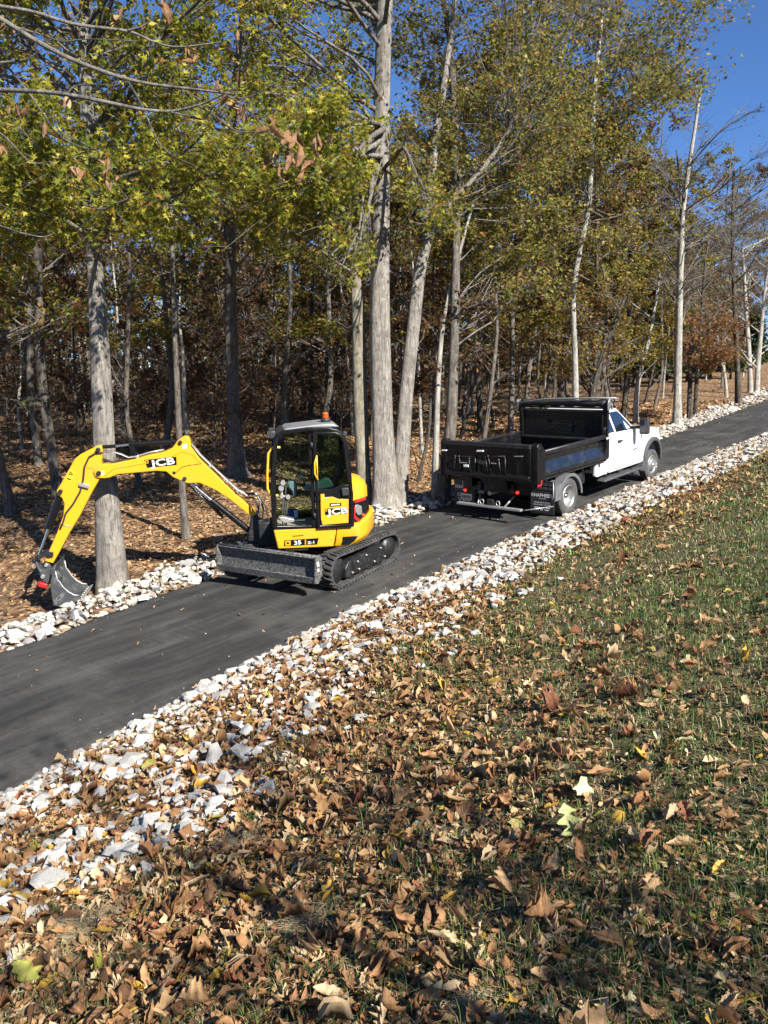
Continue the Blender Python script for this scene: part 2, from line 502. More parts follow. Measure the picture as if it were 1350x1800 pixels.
def machine_frame(x, y, fx):
    """frame standing on the sloping road: X forward, Y left, Z up"""
    g = 0.065 * DIR
    Z = Vector((-g[0], -g[1], 1)).normalized()
    Xa = Vector((fx[0], fx[1], 0)); Xa = (Xa - Z * Xa.dot(Z)).normalized()
    Ya = Z.cross(Xa)
    s, n = to_sn(x, y)
    R = Matrix((Xa, Ya, Z)).transposed().to_4x4()
    return Matrix.Translation((x, y, float(road_z(s)) + 0.03)) @ R
def onto(Mx, pts, h, plane='y'):
    """pixels of the photograph -> local coordinates on a plane of a machine's frame"""
    inv = Mx.inverted()
    o = inv @ Vector(CAM)
    r3 = inv.to_3x3()
    ax = 'xyz'.index(plane)
    out = []
    for p in pts:
        d = r3 @ Vector(ray(*p))
        t = (h - o[ax]) / d[ax]
        q = o + d * t
        out.append(tuple(q[i] for i in range(3) if i != ax))
    return out
# ------------------------------------------------------------ the mini excavator
EM = machine_frame(-1.1, 13.57, (-0.985, -0.17))
EXC = tag(empty('mini_excavator', EM), 'yellow and black mini excavator with cab door open standing on the driveway', 'excavator')
def z4(l): return [(460 + a / 6.136, 720 + b / 6.136) for a, b in l]
def z1(l): return [(40 + a / 3.214, 720 + b / 3.214) for a, b in l]
def z6(l): return [(50 + a / 6.75, 900 + b / 6.75) for a, b in l]
def e_pt(l, y): return onto(EM, l, y)

# ---- undercarriage: built facing +X, then turned under the house
_fu = (EM.inverted().to_3x3() @ Vector((-0.52, -0.857, -0.09)))
UC = Matrix.Rotation(math.atan2(_fu.y, _fu.x), 4, 'Z')
def under(mb, name, m, parent, **kw): return mb.xform(UC).build(name, m, parent, **kw)
def track_loop(n_arc=12):
    """closed path of the belt, flat run on the ground, from the front idler over the top to the sprocket"""
    rf, rr, xf, xr = 0.275, 0.26, 0.83, -0.84
    p = []
    for i in range(n_arc + 1):
        a = -math.pi / 2 + math.pi * i / n_arc
        p.append((xf + rf * math.cos(a), rf + 0.035 + rf * math.sin(a)))
    for i in range(1, 6): p.append((xf + (xr - xf) * i / 6, 2 * rf + 0.035 - 0.02 * math.sin(math.pi * i / 6)))
    for i in range(n_arc + 1):
        a = math.pi / 2 + math.pi * i / n_arc
        p.append((xr + rr * math.cos(a), rr + 0.035 + rr * math.sin(a)))
    for i in range(1, 10): p.append((xr + (xf - xr) * i / 10, 0.035))
    return p
LOOP = track_loop()
def loop_at(d):
    n = len(LOOP); L = [math.dist(LOOP[i], LOOP[(i + 1) % n]) for i in range(n)]
    T = sum(L); d = d % T
    for i in range(n):
        if d <= L[i]:
            a, b = LOOP[i], LOOP[(i + 1) % n]; k = d / L[i]
            t = ((b[0] - a[0]) / L[i], (b[1] - a[1]) / L[i])
            return (a[0] + (b[0] - a[0]) * k, a[1] + (b[1] - a[1]) * k), t, T
        d -= L[i]
    return LOOP[0], (1, 0), T
for side in (1, -1):
    yc = 0.83 * side
    mb = MB(); mb.ring(LOOP, 0.035, yc - 0.155, yc + 0.155)
    T = loop_at(0)[2]; nl = 56
    for i in range(nl):
        for h, off in ((1, 0.0), (-1, 0.5)):
            (x, z), t, _ = loop_at((i + off) * T / nl)
            nx, nz = t[1], -t[0]
            R = Matrix(((t[0], 0, nx), (0, 1, 0), (t[1], 0, nz)))
            sk = Matrix.Rotation(0.18 * h, 3, 'Z')
            mb.box((x + nx * 0.017, yc + h * 0.08, z + nz * 0.017), (0.045, 0.155, 0.036), R @ sk)
    under(mb, 'rubber_track', M['rubber'], EXC, bevel=0.006, seg=1)
    mb = MB()
    prof = [(-0.62, 0.13), (0.66, 0.13), (0.66, 0.30), (0.55, 0.40), (-0.50, 0.44), (-0.62, 0.38)]
    mb.prism(prof, yc - 0.10, yc + 0.125)
    mb.box((0.0, yc + 0.135 * side, 0.30), (0.9, 0.03, 0.13)).box((0.42, yc + 0.142 * side, 0.31), (0.05, 0.03, 0.16))
    mb.box((-0.45, yc + 0.142 * side, 0.31), (0.05, 0.03, 0.18))
    fr = under(mb, 'track_frame', M['black_dusty'], EXC, bevel=0.012)
    for x, z in ((0.3, 0.2), (0.33, 0.34), (0.5, 0.19), (-0.2, 0.2), (-0.42, 0.39), (0.05, 0.38), (-0.55, 0.2)):
        mb = MB(); mb.cyl((x, yc + 0.12 * side, z), (x, yc + 0.168 * side, z), 0.016, 8)
        under(mb, 'bolt', M['bare'], fr)
    mb = MB(); mb.lathe([(0.001, -0.06), (0.1, -0.06), (0.22, -0.04), (0.235, 0.0), (0.22, 0.04), (0.1, 0.06), (0.05, 0.09), (0.001, 0.09)], (0.83, yc + 0.02 * side, 0.31), 'y', 28)
    under(mb, 'idler_wheel', M['black_dusty'], EXC)
    mb = MB(); mb.lathe([(0.001, -0.09), (0.12, -0.09), (0.2, -0.05), (0.225, 0.0), (0.2, 0.05), (0.14, 0.1), (0.001, 0.1)], (-0.84, yc + 0.02 * side, 0.295), 'y', 28)
    for k in range(14):
        a = k * math.pi / 7
        mb.box((-0.84 + 0.225 * math.cos(a), yc + 0.02 * side, 0.295 + 0.225 * math.sin(a)), (0.05, 0.05, 0.03), Matrix.Rotation(-a, 3, 'Y'))
    under(mb, 'drive_sprocket', M['black_dusty'], EXC)
    for x in (-0.45, -0.15, 0.15, 0.45):
        mb = MB(); mb.lathe([(0.001, -0.1), (0.06, -0.1), (0.06, 0.1), (0.001, 0.1)], (x, yc, 0.105), 'y', 14)
        under(mb, 'roller', M['black_dusty'], EXC)
mb = MB(); mb.box((0, 0, 0.40), (0.9, 1.4, 0.22)); mb.cyl((0, 0, 0.45), (0, 0, 0.66), 0.42, 28)
under(mb, 'centre_frame', M['black_dusty'], EXC, bevel=0.02)
# ---- dozer blade
mb = MB()
bz0, bz1 = 0.285, 0.685
prof = [(1.43, bz1 + 0.01), (1.47, bz1), (1.40, bz1 - 0.10), (1.385, bz1 - 0.22), (1.41, bz1 - 0.34), (1.50, bz0), (1.44, bz0), (1.35, bz1 - 0.34), (1.33, bz1 - 0.2), (1.345, bz1 - 0.1), (1.38, bz1)]
mb.prism(prof, -1.12, 0.94)
blade = under(mb, 'dozer_blade', M['steel'], EXC, bevel=0.006, seg=1)
mb = MB()
mb.tube([(1.42, -1.12, bz1 + 0.012), (1.42, 0.94, bz1 + 0.012)], 0.028, 10)
under(mb, 'top_rail', M['steel'], blade)
mb = MB(); mb.box((1.495, -0.09, bz0 + 0.035), (0.022, 2.05, 0.11), Matrix.Rotation(0.18, 3, 'Y'))
under(mb, 'cutting_edge', M['steel'], blade, bevel=0.004, seg=1)
for ye in (-1.13, 0.95):
    mb = MB(); mb.prism([(1.31, bz1 - 0.03), (1.36, bz1 + 0.04), (1.47, bz1 + 0.02), (1.53, bz0), (1.44, bz0 - 0.02), (1.33, bz1 - 0.3)], ye - 0.014, ye + 0.014)
    ep = under(mb, 'end_plate', M['steel'], blade, bevel=0.004, seg=1)
    if ye > 0:
        mb = MB(); mb.prism([(1.40, 0.54), (1.45, 0.55), (1.46, 0.63), (1.41, 0.62)], ye + 0.0145, ye + 0.0165)
        mb.prism([(1.41, 0.46), (1.445, 0.46), (1.45, 0.51), (1.41, 0.51)], ye + 0.0145, ye + 0.0165)
        under(mb, 'worn_patch', M['sticker'], ep)
for y in (-0.42, 0.42):
    mb = MB(); mb.prism([(0.35, 0.28), (0.35, 0.46), (0.8, 0.46), (1.36, 0.54), (1.36, 0.34), (0.8, 0.28)], y - 0.05, y + 0.05)
    under(mb, 'blade_arm', M['black_dusty'], EXC, bevel=0.01)
mb = MB(); mb.cyl((0.4, 0, 0.5), (0.9, 0, 0.56), 0.05); mb.cyl((0.9, 0, 0.56), (1.36, 0, 0.55), 0.028)
under(mb, 'blade_cylinder', M['black_dusty'], EXC)

# ---- house: deck, skirts, counterweight
YL = 0.78
def plan(xf, half, r, n=14):
    """plan outline with rounded tail"""
    p = [(xf, half), (xf, -half)]
    a0 = math.asin(min(1, half / r))
    for i in range(n + 1):
        a = math.pi + a0 - 2 * a0 * i / n
        p.append((r * math.cos(a), r * math.sin(a)))
    return p
def loft(mb, rings):
    """stack of outlines with equal counts: list of (outline, z)"""
    n = len(rings[0][0]); v = []; f = []
    for o, z in rings: v += [(a, b, z if not callable(z) else z(a, b)) for a, b in o]
    for k in range(len(rings) - 1):
        for i in range(n):
            j = (i + 1) % n
            f.append((k * n + i, k * n + j, (k + 1) * n + j, (k + 1) * n + i))
    f.append(tuple(range(n))[::-1]); f.append(tuple((len(rings) - 1) * n + i for i in range(n)))
    return mb.add(v, f)
mb = MB(); mb.box((0.15, 0, 0.68), (1.3, 1.4, 0.10)); mb.cyl((0, 0, 0.6), (0, 0, 0.66), 0.5, 28)
mb.build('slew_deck', M['black_dusty'], EXC, bevel=0.01)
# side skirt (front half, both sides) and rear counterweight, 3 mm apart at the seam
xf = 0.85; xs = -0.17
sk_l = [(xf, 0.98), (xs - 0.05, 0.955), (xs + 0.03, 0.60), (0.80, 0.64)]
for side in (1, -1):
    mb = MB(); mb.prism(sk_l, side * (YL - 0.16), side * YL)
    sk = mb.build('side_skirt', M['yellow'], EXC, bevel=0.025, seg=3)
    if side == 1:
        for q in z4([(187, 1415), (750, 1387), (733, 1460)]):
            (bx, bz), = e_pt([q], YL)
            mb = MB(); mb.lathe([(0.001, 0.004), (0.014, 0.004), (0.022, 0.0), (0.022, -0.004)], (bx, YL, bz), 'y', 14); mb.build('fastener', M['yellow_handle'], sk)
        pl = e_pt(z4([(245, 1410), (615, 1385), (598, 1455), (240, 1475)]), YL)
        mb = MB(); mb.prism(pl, YL + 0.001, YL + 0.003); mb.build('model_plate', M['black'], sk)
        sq = e_pt(z4([(256, 1416), (312, 1412), (312, 1464), (256, 1466)]), YL)
        mb = MB(); mb.prism(sq, YL + 0.003, YL + 0.005); mb.build('emblem', M['yellow'], sk)
        em = e_pt(z4([(268, 1428), (298, 1432), (294, 1450), (272, 1452)]), YL)
        mb = MB(); mb.prism(em, YL + 0.005, YL + 0.006); mb.build('emblem_mark', M['black'], sk)
        RT = Matrix.Rotation(math.pi, 4, 'Z') @ Matrix.Rotation(math.pi / 2, 4, 'X')    # text upright on a left-hand side face
        for q, s, h, wd in (((388, 1436), '35', 0.066, 1.4), ((535, 1434), 'Z-1', 0.045, 1.35)):
            (tx, tz), = e_pt(z4([q]), YL)
            text_part('lettering', s, h, M['sticker'], sk, Matrix.Translation((tx, YL + 0.005, tz)) @ RT @ Matrix.Rotation(0.03, 4, 'Z'), wd, 0.012)
        ba = e_pt(z4([(466, 1402), (478, 1401), (478, 1456), (466, 1457)]), YL)
        mb = MB(); mb.prism(ba, YL + 0.003, YL + 0.005); mb.build('stripe', M['yellow'], sk)
        gr = e_pt(z4([(250, 1508), (500, 1497), (500, 1515), (260, 1522)]), YL)
        mb = MB(); mb.prism(gr, YL - 0.004, YL + 0.003); mb.build('lower_slot', M['black_dusty'], sk)
        (tx, tz), = e_pt(z4([(390, 1361)]), YL)
        for i in range(7):
            mb = MB(); mb.box((tx + 0.08 - i * 0.027, YL + 0.002, tz), (0.018, 0.003, 0.02)); mb.build('small_print', M['black'], sk)
mb = MB()
o_lo = [(a, b) for a, b in plan(xs + 0.02, 0.74, 0.86)]
o_mid = plan(xs - 0.01, YL, 0.95)
o_hi = plan(xs - 0.05, YL, 0.96)
o_top = plan(xs - 0.05, YL - 0.04, 0.90)
bulge = lambda z0, k: (lambda a, b: z0 + k * max(0, -a - 0.55))
loft(mb, [(o_lo, bulge(0.595, 0.15)), (o_mid, bulge(0.68, 0.28)), (o_hi, bulge(0.93, 0.36)), (o_top, bulge(0.965, 0.36))])
cw = mb.build('counterweight', M['yellow'], EXC, bevel=0.012)
cv = e_pt(z4([(870, 1372), (1045, 1360), (1005, 1415), (960, 1445), (865, 1452)]), YL + 0.0)
mb = MB(); mb.prism([(a, b) for a, b in cv], YL - 0.05, YL + 0.006); mb.build('vent_recess', M['black'], cw, bevel=0.008)
# engine hood, rounded, over the counterweight
mb = MB()
hl = [plan(-0.34, 0.70, 0.86), plan(-0.34, 0.72, 0.86), plan(-0.34, 0.70, 0.82), plan(-0.34, 0.60, 0.74), plan(-0.34, 0.45, 0.60)]
loft(mb, [(hl[0], 0.97), (hl[1], 1.50), (hl[2], 1.58), (hl[3], 1.66), (hl[4], 1.70)])
mb.build('engine_hood', M['yellow'], EXC, bevel=0.02)
# tail lamp cluster on the left rear corner, wrapped on the hood's curve
def wrap(q, r, yflat=0.72):
    """pixel -> point on the tail cylinder of radius r"""
    inv = EM.inverted(); o = inv @ Vector(CAM); d = inv.to_3x3() @ Vector(ray(*q))
    A = d.x ** 2 + d.y ** 2; B = o.x * d.x + o.y * d.y; Cc = o.x ** 2 + o.y ** 2 - r * r
    D_ = B * B - A * Cc
    if D_ < 0: t = -B / A
    else: t = (-B - math.sqrt(D_)) / A
    p = o + d * t
    if p.y > yflat + 0.04:
        t = (yflat + 0.04 - o.y) / d.y; p = o + d * t
    return p
def patch(mb, quad, r, th=0.03, nu=6):
    """curved panel between two pixel polylines (top, bottom), thickness th outwards"""
    top, bot = quad
    v = []; f = []
    for layer in (0.0, -th):
        for row in (top, bot):
            for q in row: v.append(wrap(q, r + layer))
    n = len(top)
    for i in range(n - 1):
        f += [(i, i + 1, n + i + 1, n + i), (2 * n + i + 1, 2 * n + i, 3 * n + i, 3 * n + i + 1), (i + 1, i, 2 * n + i, 2 * n + i + 1), (n + i, n + i + 1, 3 * n + i + 1, 3 * n + i)]
    f += [(0, n, 3 * n, 2 * n), (n - 1, 2 * n - 1 + 0, 4 * n - 1, 3 * n - 1)]
    return mb.add(v, f)
def zq(l): return z4(l)
mb = MB(); patch(mb, (zq([(1000, 972), (1040, 965), (1090, 950), (1138, 930), (1150, 960)]), zq([(1000, 1195), (1030, 1222), (1065, 1247), (1130, 1222), (1172, 1190)])), 0.90, 0.08)
lc = mb.build('lamp_housing', M['black'], EXC, bevel=0.006)
mb = MB(); patch(mb, (zq([(1003, 974), (1040, 967), (1090, 951), (1122, 938)]), zq([(1003, 1004), (1040, 999), (1090, 983), (1124, 968)])), 0.912, 0.03); mb.build('reflector', M['red'], lc)
mb = MB(); patch(mb, (zq([(1000, 1130), (1030, 1165), (1062, 1188), (1138, 1160)]), zq([(1000, 1172), (1030, 1200), (1062, 1222), (1142, 1185)])), 0.912, 0.03); mb.build('reflector', M['red'], lc)
mb = MB(); patch(mb, (zq([(1000, 1040), (1012, 1045)]), zq([(1000, 1130), (1010, 1135)])), 0.912, 0.03); mb.build('reflector', M['red'], lc)
mb = MB(); patch(mb, (zq([(1008, 1030), (1030, 1022), (1078, 1040)]), zq([(1012, 1100), (1040, 1140), (1085, 1130)])), 0.912, 0.03); mb.build('work_lamp', M['bare'], lc, bevel=0.01)
mb = MB(); patch(mb, (zq([(1085, 1120), (1115, 1122)]), zq([(1082, 1150), (1112, 1148)])), 0.914, 0.03); mb.build('indicator', M['amber'], lc)

# ---- cab
CO = e_pt(z4([(130, 1300), (112, 1000), (115, 600), (130, 350), (160, 272), (220, 228), (500, 192), (720, 190), (810, 215), (885, 268), (932, 360), (962, 600), (985, 900), (1000, 1272), (600, 1288)]), YL)
YR = -0.22
for y0, y1 in ((YL - 0.07, YL), (YR, YR + 0.06)):
    mb = MB(); mb.ring(CO, 0.065, y0, y1)
    mb.build('cab_frame', M['black'], EXC, bevel=0.012)
ym = (YL + YR) / 2; wy = YL - YR - 0.1
for q, dz in ((CO[0], (0.08, 0.10)), (CO[3], (0.05, 0.06)), (CO[5], (0.09, 0.05)), (CO[9], (0.06, 0.08)), (CO[13], (0.06, 0.12)), (CO[12], (0.05, 0.05))):
    mb = MB(); mb.box((q[0] + (-0.035 if q[0] > 0.3 else 0.035), ym, q[1] - 0.0 + (0.04 if q[1] < 1.2 else -0.035)), (dz[0], wy, dz[1]))
    mb.build('cross_member', M['black'], EXC, bevel=0.01)
# roof skin and its grey cover
mb = MB()
rt = CO[4:11]
mb.prism(rt + [(a, b - 0.05) for a, b in rt[::-1]], YR + 0.05, YL - 0.06)
mb.build('roof_panel', M['plastic'], EXC, bevel=0.01)
mb = MB()
gr = e_pt(z4([(175, 232), (255, 186), (700, 152), (790, 160), (850, 205)]), 0.45)
zt = max(b for a, b in CO)
gr = [(CO[5][0] - 0.0, zt - 0.05), (CO[5][0] - 0.08, zt + 0.0), (CO[7][0] + 0.1, zt + 0.035), (CO[7][0] - 0.08, zt + 0.03), (CO[8][0] - 0.06, zt - 0.03)]
mb.prism(gr, YR + 0.06, YL - 0.07); mb.build('roof_cover', M['roofgrey'], EXC, bevel=0.03, seg=3)
bx = CO[7][0] - 0.0
mb = MB(); mb.lathe([(0.001, 0.05), (0.075, 0.05), (0.085, 0.03), (0.085, -0.02), (0.001, -0.02)], (bx, 0.35, zt + 0.045), 'z', 20)
bc = mb.build('beacon', M['plastic'], EXC)
mb = MB(); mb.lathe([(0.001, 0.155), (0.03, 0.153), (0.05, 0.142), (0.054, 0.12), (0.049, 0.115), (0.056, 0.085), (0.052, 0.068), (0.058, 0.05), (0.001, 0.05)], (bx, 0.35, zt + 0.045), 'z', 24)
mb.build('lens', M['amber'], bc)
# work lights and wiper box at the front of the roof
mb = MB(); mb.box((CO[4][0] + 0.06, 0.05, CO[4][1] - 0.02), (0.12, 0.16, 0.13)); mb.build('work_light', M['plastic'], EXC, bevel=0.02)
mb = MB(); mb.box((CO[4][0] + 0.07, 0.5, CO[4][1] - 0.02), (0.12, 0.16, 0.13))
mb.box((CO[4][0] + 0.03, 0.28, CO[4][1] + 0.0), (0.06, 0.5, 0.07))
wl = mb.build('work_light', M['plastic'], EXC, bevel=0.02)
mb = MB(); mb.box((CO[4][0] + 0.1315, 0.5, CO[4][1] - 0.02), (0.004, 0.13, 0.1)); mb.build('lens', M['bare'], wl)
mb = MB(); mb.box((CO[9][0] - 0.04, 0.55, CO[9][1] - 0.02), (0.08, 0.12, 0.10)); mb.build('rear_light', M['plastic'], EXC, bevel=0.02)
# panes: right side, rear, front
mb = MB(); mb.prism(offset_poly(CO, 0.055), YR + 0.02, YR + 0.026); mb.build('side_window', M['glass'], EXC)
mb = MB(); mb.prism([(CO[11][0] + 0.03, CO[11][1] - 0.5), (CO[10][0] + 0.03, CO[10][1]), (CO[10][0] + 0.036, CO[10][1]), (CO[12][0] + 0.036, CO[12][1])], YR + 0.05, YL - 0.06); mb.build('rear_window', M['glass'], EXC)
# door folded back over the rear half
DO = e_pt(z4([(548, 236), (800, 240), (868, 270), (908, 350), (948, 700), (988, 900), (985, 1262), (602, 1283), (590, 1100), (562, 500)]), YL + 0.05)
mb = MB(); mb.ring(DO, 0.05, YL + 0.02, YL + 0.065)
dr = mb.build('cab_door', M['black'], EXC, bevel=0.012)
GL = e_pt(z4([(600, 272), (790, 276), (862, 306), (893, 400), (922, 600), (948, 805), (842, 812), (765, 858), (622, 855), (604, 600)]), YL + 0.045)
mb = MB(); mb.prism(GL, YL + 0.038, YL + 0.044); mb.build('door_glass', M['glass'], dr)
DP = e_pt(z4([(618, 857), (768, 860), (845, 815), (950, 808), (955, 985), (945, 1235), (640, 1258)]), YL + 0.045)
mb = MB(); mb.prism(DP, YL + 0.030, YL + 0.046); mb.build('lower_panel', M['black'], dr, bevel=0.004)
YP = e_pt(z4([(634, 912), (676, 910), (678, 948), (765, 940), (830, 966), (936, 966), (936, 1220), (655, 1245), (640, 1180)]), YL + 0.05)
mb = MB(); mb.prism(YP, YL + 0.046, YL + 0.054); yp = mb.build('yellow_panel', M['yellow'], dr, bevel=0.006)
lk = e_pt(z4([(640, 925), (668, 925), (668, 985), (640, 985)]), YL + 0.05)
mb = MB(); mb.prism(lk, YL + 0.054, YL + 0.06); mb.build('key_plate', M['yellow_handle'], dr, bevel=0.003)
st = e_pt(z4([(732, 1010), (858, 1004), (858, 1040), (732, 1048)]), YL + 0.05)
mb = MB(); mb.prism(st, YL + 0.0545, YL + 0.056); mb.build('sticker', M['black'], dr)
(sx, sz), = e_pt(z4([(795, 1026)]), YL + 0.056)
for i in range(6):
    mb = MB(); mb.box((sx + 0.065 - i * 0.026, YL + 0.057, sz), (0.016, 0.002, 0.022)); mb.build('small_print', M['sticker'], dr)
def logo(parent, quad, centre, height, y, frame_pt, tilt=0.0):
    """dark plate with the three wide white letters and the small square emblem"""
    mb = MB(); mb.prism(e_pt(quad, y), y, y + 0.002); pl = mb.build('logo_plate', M['black'], parent)
    (tx, tz), = e_pt([centre], y)
    RT = Matrix.Rotation(math.pi, 4, 'Z') @ Matrix.Rotation(math.pi / 2, 4, 'X')
    text_part('lettering', 'JCB', height, M['sticker'], parent, Matrix.Translation((tx, y + 0.004, tz)) @ RT @ Matrix.Rotation(tilt, 4, 'Z') @ Matrix.Rotation(0, 4, 'Z'), 1.62, 0.02)
    mb = MB(); mb.prism(e_pt(frame_pt, y), y + 0.004, y + 0.006); mb.build('emblem', M['yellow'], parent)
    fp = e_pt(frame_pt, y); cx = sum(a for a, b in fp) / 4; cz = sum(b for a, b in fp) / 4
    mb = MB(); mb.prism([(cx + (a - cx) * 0.5, cz + (b - cz) * 0.5) for a, b in fp], y + 0.006, y + 0.007); mb.build('emblem_mark', M['black'], parent)
logo(yp, z4([(678, 1068), (918, 1056), (918, 1124), (684, 1138)]), z4([(822, 1098)])[0], 0.095, YL + 0.054, z4([(682, 1072), (706, 1071), (706, 1096), (682, 1098)]), 0.035)
hb = e_pt(z4([(857, 845), (935, 838), (942, 920), (868, 932)]), YL + 0.06)
mb = MB(); mb.prism(hb, YL + 0.046, YL + 0.10); mb.build('latch_box', M['plastic'], dr, bevel=0.012)
hd = e_pt(z4([(592, 505), (570, 570), (572, 690), (604, 755)]), YL + 0.09)
p0 = e_pt(z4([(594, 500), (604, 758)]), YL + 0.09)
mb = MB(); mb.tube([(p0[0][0], YL + 0.065, p0[0][1])] + [(a, YL + 0.11, b) for a, b in hd] + [(p0[1][0], YL + 0.065, p0[1][1])], 0.014, 10)
mb.tube([(p0[0][0], YL + 0.068, p0[0][1]), (p0[1][0], YL + 0.068, p0[1][1])], 0.012, 8)
mb.build('door_handle', M['yellow_handle'], dr)
for q in ((540, 385), (572, 1145)):
    (hx, hz), = e_pt(z4([q]), YL + 0.04)
    mb = MB(); mb.cyl((hx, YL + 0.035, hz - 0.045), (hx, YL + 0.035, hz + 0.045), 0.022, 10); mb.build('hinge', M['plastic'], dr)
po = e_pt(z4([(505, 262), (545, 255), (585, 1275), (548, 1275)]), YL)
mb = MB(); mb.prism(po, YL - 0.05, YL + 0.015); mb.build('door_post', M['black'], EXC, bevel=0.01)
# grab rail in front of the cab
gp = e_pt(z4([(118, 408), (72, 470), (60, 700), (62, 850), (98, 925)]), YL - 0.1)
mb = MB(); mb.tube([(gp[0][0] - 0.12, YL - 0.05, gp[0][1])] + [(a, YL - 0.1, b) for a, b in gp] + [(gp[-1][0] - 0.12, YL - 0.05, gp[-1][1])], 0.02, 10)
mb.build('grab_rail', M['yellow_handle'], EXC)
# inside the cab
fz = min(b for a, b in CO) + 0.02
mb = MB(); mb.box((0.18, ym, fz - 0.01), (1.25, 0.92, 0.05)); mb.build('cab_floor', M['tan'], EXC)
mb = MB(); mb.box((-0.22, ym, fz + 0.2), (0.5, 0.85, 0.4)); mb.build('seat_box', M['plastic'], EXC, bevel=0.03)
mb = MB(); mb.box((-0.08, 0.2, fz + 0.45), (0.50, 0.46, 0.12)); mb.build('seat_cushion', M['plastic'], EXC, bevel=0.04, seg=3)
mb = MB(); mb.prism([(-0.20, fz + 0.47), (-0.30, fz + 0.47), (-0.48, fz + 1.1), (-0.44, fz + 1.14), (-0.36, fz + 1.1)], -0.02, 0.42); mb.build('seat_back', M['plastic'], EXC, bevel=0.035, seg=3)
mb = MB(); mb.prism([(-0.42, fz + 1.12), (-0.50, fz + 1.14), (-0.54, fz + 1.32), (-0.46, fz + 1.34)], 0.08, 0.32); mb.build('headrest', M['plastic'], EXC, bevel=0.03, seg=3)
tp = e_pt(z4([(440, 850), (480, 808), (540, 790), (620, 760), (690, 722), (730, 740), (770, 800), (760, 828), (640, 850), (530, 862)]), 0.52)
mb = MB(); mb.prism(tp, 0.46, 0.62); ac = mb.build('arm_console', M['teal'], EXC, bevel=0.03, seg=3)
tf = e_pt(z4([(278, 780), (345, 765), (385, 800), (375, 930), (345, 962), (330, 880), (290, 840)]), 0.3)
mb = MB(); mb.prism(tf, 0.16, 0.34); mb.build('front_console', M['teal'], EXC, bevel=0.02)
mb = MB()
cpt = e_pt(z4([(230, 790), (210, 848), (215, 940), (285, 945)]), 0.42)
for (a, b), r in zip(cpt, (0.04, 0.045, 0.03, 0.035)): mb.cyl((a, 0.30, b), (a, 0.44, b), r, 16)
mb.tube([(a, 0.36, b) for a, b in cpt], 0.03, 8); mb.build('lever_bracket', M['bare'], EXC)
for q0, q1 in (((245, 1150), (262, 800)), ((262, 1170), (280, 960)), ((222, 1150), (235, 950))):
    (a, b), (c, d) = e_pt(z4([q0, q1]), 0.38)
    mb = MB(); mb.tube([(a, 0.38, fz), (a, 0.38, b), (c, 0.38, d)], 0.011, 8); mb.ball((c, 0.38, d), 0.025, 8); mb.build('travel_lever', M['plastic'], EXC)
pd = e_pt(z4([(180, 1160), (215, 1150), (350, 1180), (350, 1205), (240, 1215)]), 0.6)
mb = MB(); mb.prism(pd, 0.50, 0.66); mb.build('foot_pedal', M['bare'], EXC, bevel=0.006)
for q0, q1, y in (((480, 780), (405, 700), 0.25), ((470, 790), (370, 705), 0.1)):
    (a, b), (c, d) = e_pt(z4([q0, q1]), y)
    mb = MB(); mb.tube([(a, y, b), ((a + c) / 2, y, (b + d) / 2 + 0.01), (c, y, d)], [0.014, 0.02, 0.026], 8); mb.build('joystick', M['plastic'], EXC)
bb = e_pt(z4([(285, 1075), (385, 1075), (390, 1170), (285, 1165)]), 0.05)
mb = MB(); mb.prism(bb, -0.05, 0.15); mb.build('storage_bag', M['blue'], EXC, bevel=0.03, seg=3)

# ---- swing post, boom, dipper, bucket in the working plane
BY = 0.02
mb = MB()
sp = e_pt(z1([(1290, 600), (1335, 575), (1350, 640), (1420, 650), (1430, 760), (1340, 765), (1290, 720), (1275, 690)]), BY)
mb.prism(sp, BY - 0.16, BY + 0.16); mb.build('swing_post', M['black_dusty'], EXC, bevel=0.02)
mb = MB(); mb.box((0.95, BY, 0.78), (0.35, 0.36, 0.42)); mb.cyl((1.08, BY, 0.5), (1.08, BY, 1.02), 0.11, 18); mb.build('swing_casting', M['black_dusty'], EXC, bevel=0.02)
bo = z1([(412, 345), (440, 306), (520, 300), (640, 275), (720, 251), (800, 236), (850, 212), (880, 168), (912, 148), (938, 150), (949, 172), (952, 205), (1000, 272), (1100, 370), (1200, 470), (1290, 545), (1314, 578), (1308, 602), (1280, 590), (1180, 508), (1090, 448), (1000, 408), (935, 411), (905, 400), (850, 375), (815, 345), (760, 341), (540, 360), (500, 378), (468, 383), (430, 381), (412, 370)])
mb = MB(); mb.prism(e_pt(bo, BY), BY - 0.115, BY + 0.115)
boom = mb.build('boom', M['yellow'], EXC, bevel=0.012)
yb = BY + 0.115
logo(boom, z1([(686, 284), (868, 266), (870, 313), (703, 329)]), z1([(793, 298)])[0], 0.108, yb, z1([(692, 287), (710, 285), (710, 303), (692, 305)]), 0.07)
def pin(q, r, parent, y0=None, y1=None, frame=z1, m='black_dusty'):
    (a, b), = e_pt(frame([q]), BY)
    mb = MB(); mb.cyl((a, (BY - 0.15) if y0 is None else y0, b), (a, (BY + 0.15) if y1 is None else y1, b), r, 16)
    return mb.build('pivot_pin', M[m], parent, bevel=0.004)
pin((437, 352), 0.038, boom); pin((893, 180), 0.034, boom); pin((918, 383), 0.034, boom); pin((858, 352), 0.03, boom, None, BY + 0.118)
st = e_pt(z1([(905, 195), (928, 190), (930, 212), (908, 216)]), BY); mb = MB(); mb.prism(st, yb + 0.001, yb + 0.003); mb.build('sticker', M['sticker'], boom)
st = e_pt(z1([(453, 343), (466, 341), (466, 362), (454, 364)]), BY); mb = MB(); mb.prism(st, yb + 0.001, yb + 0.003); mb.build('sticker', M['sticker'], boom)
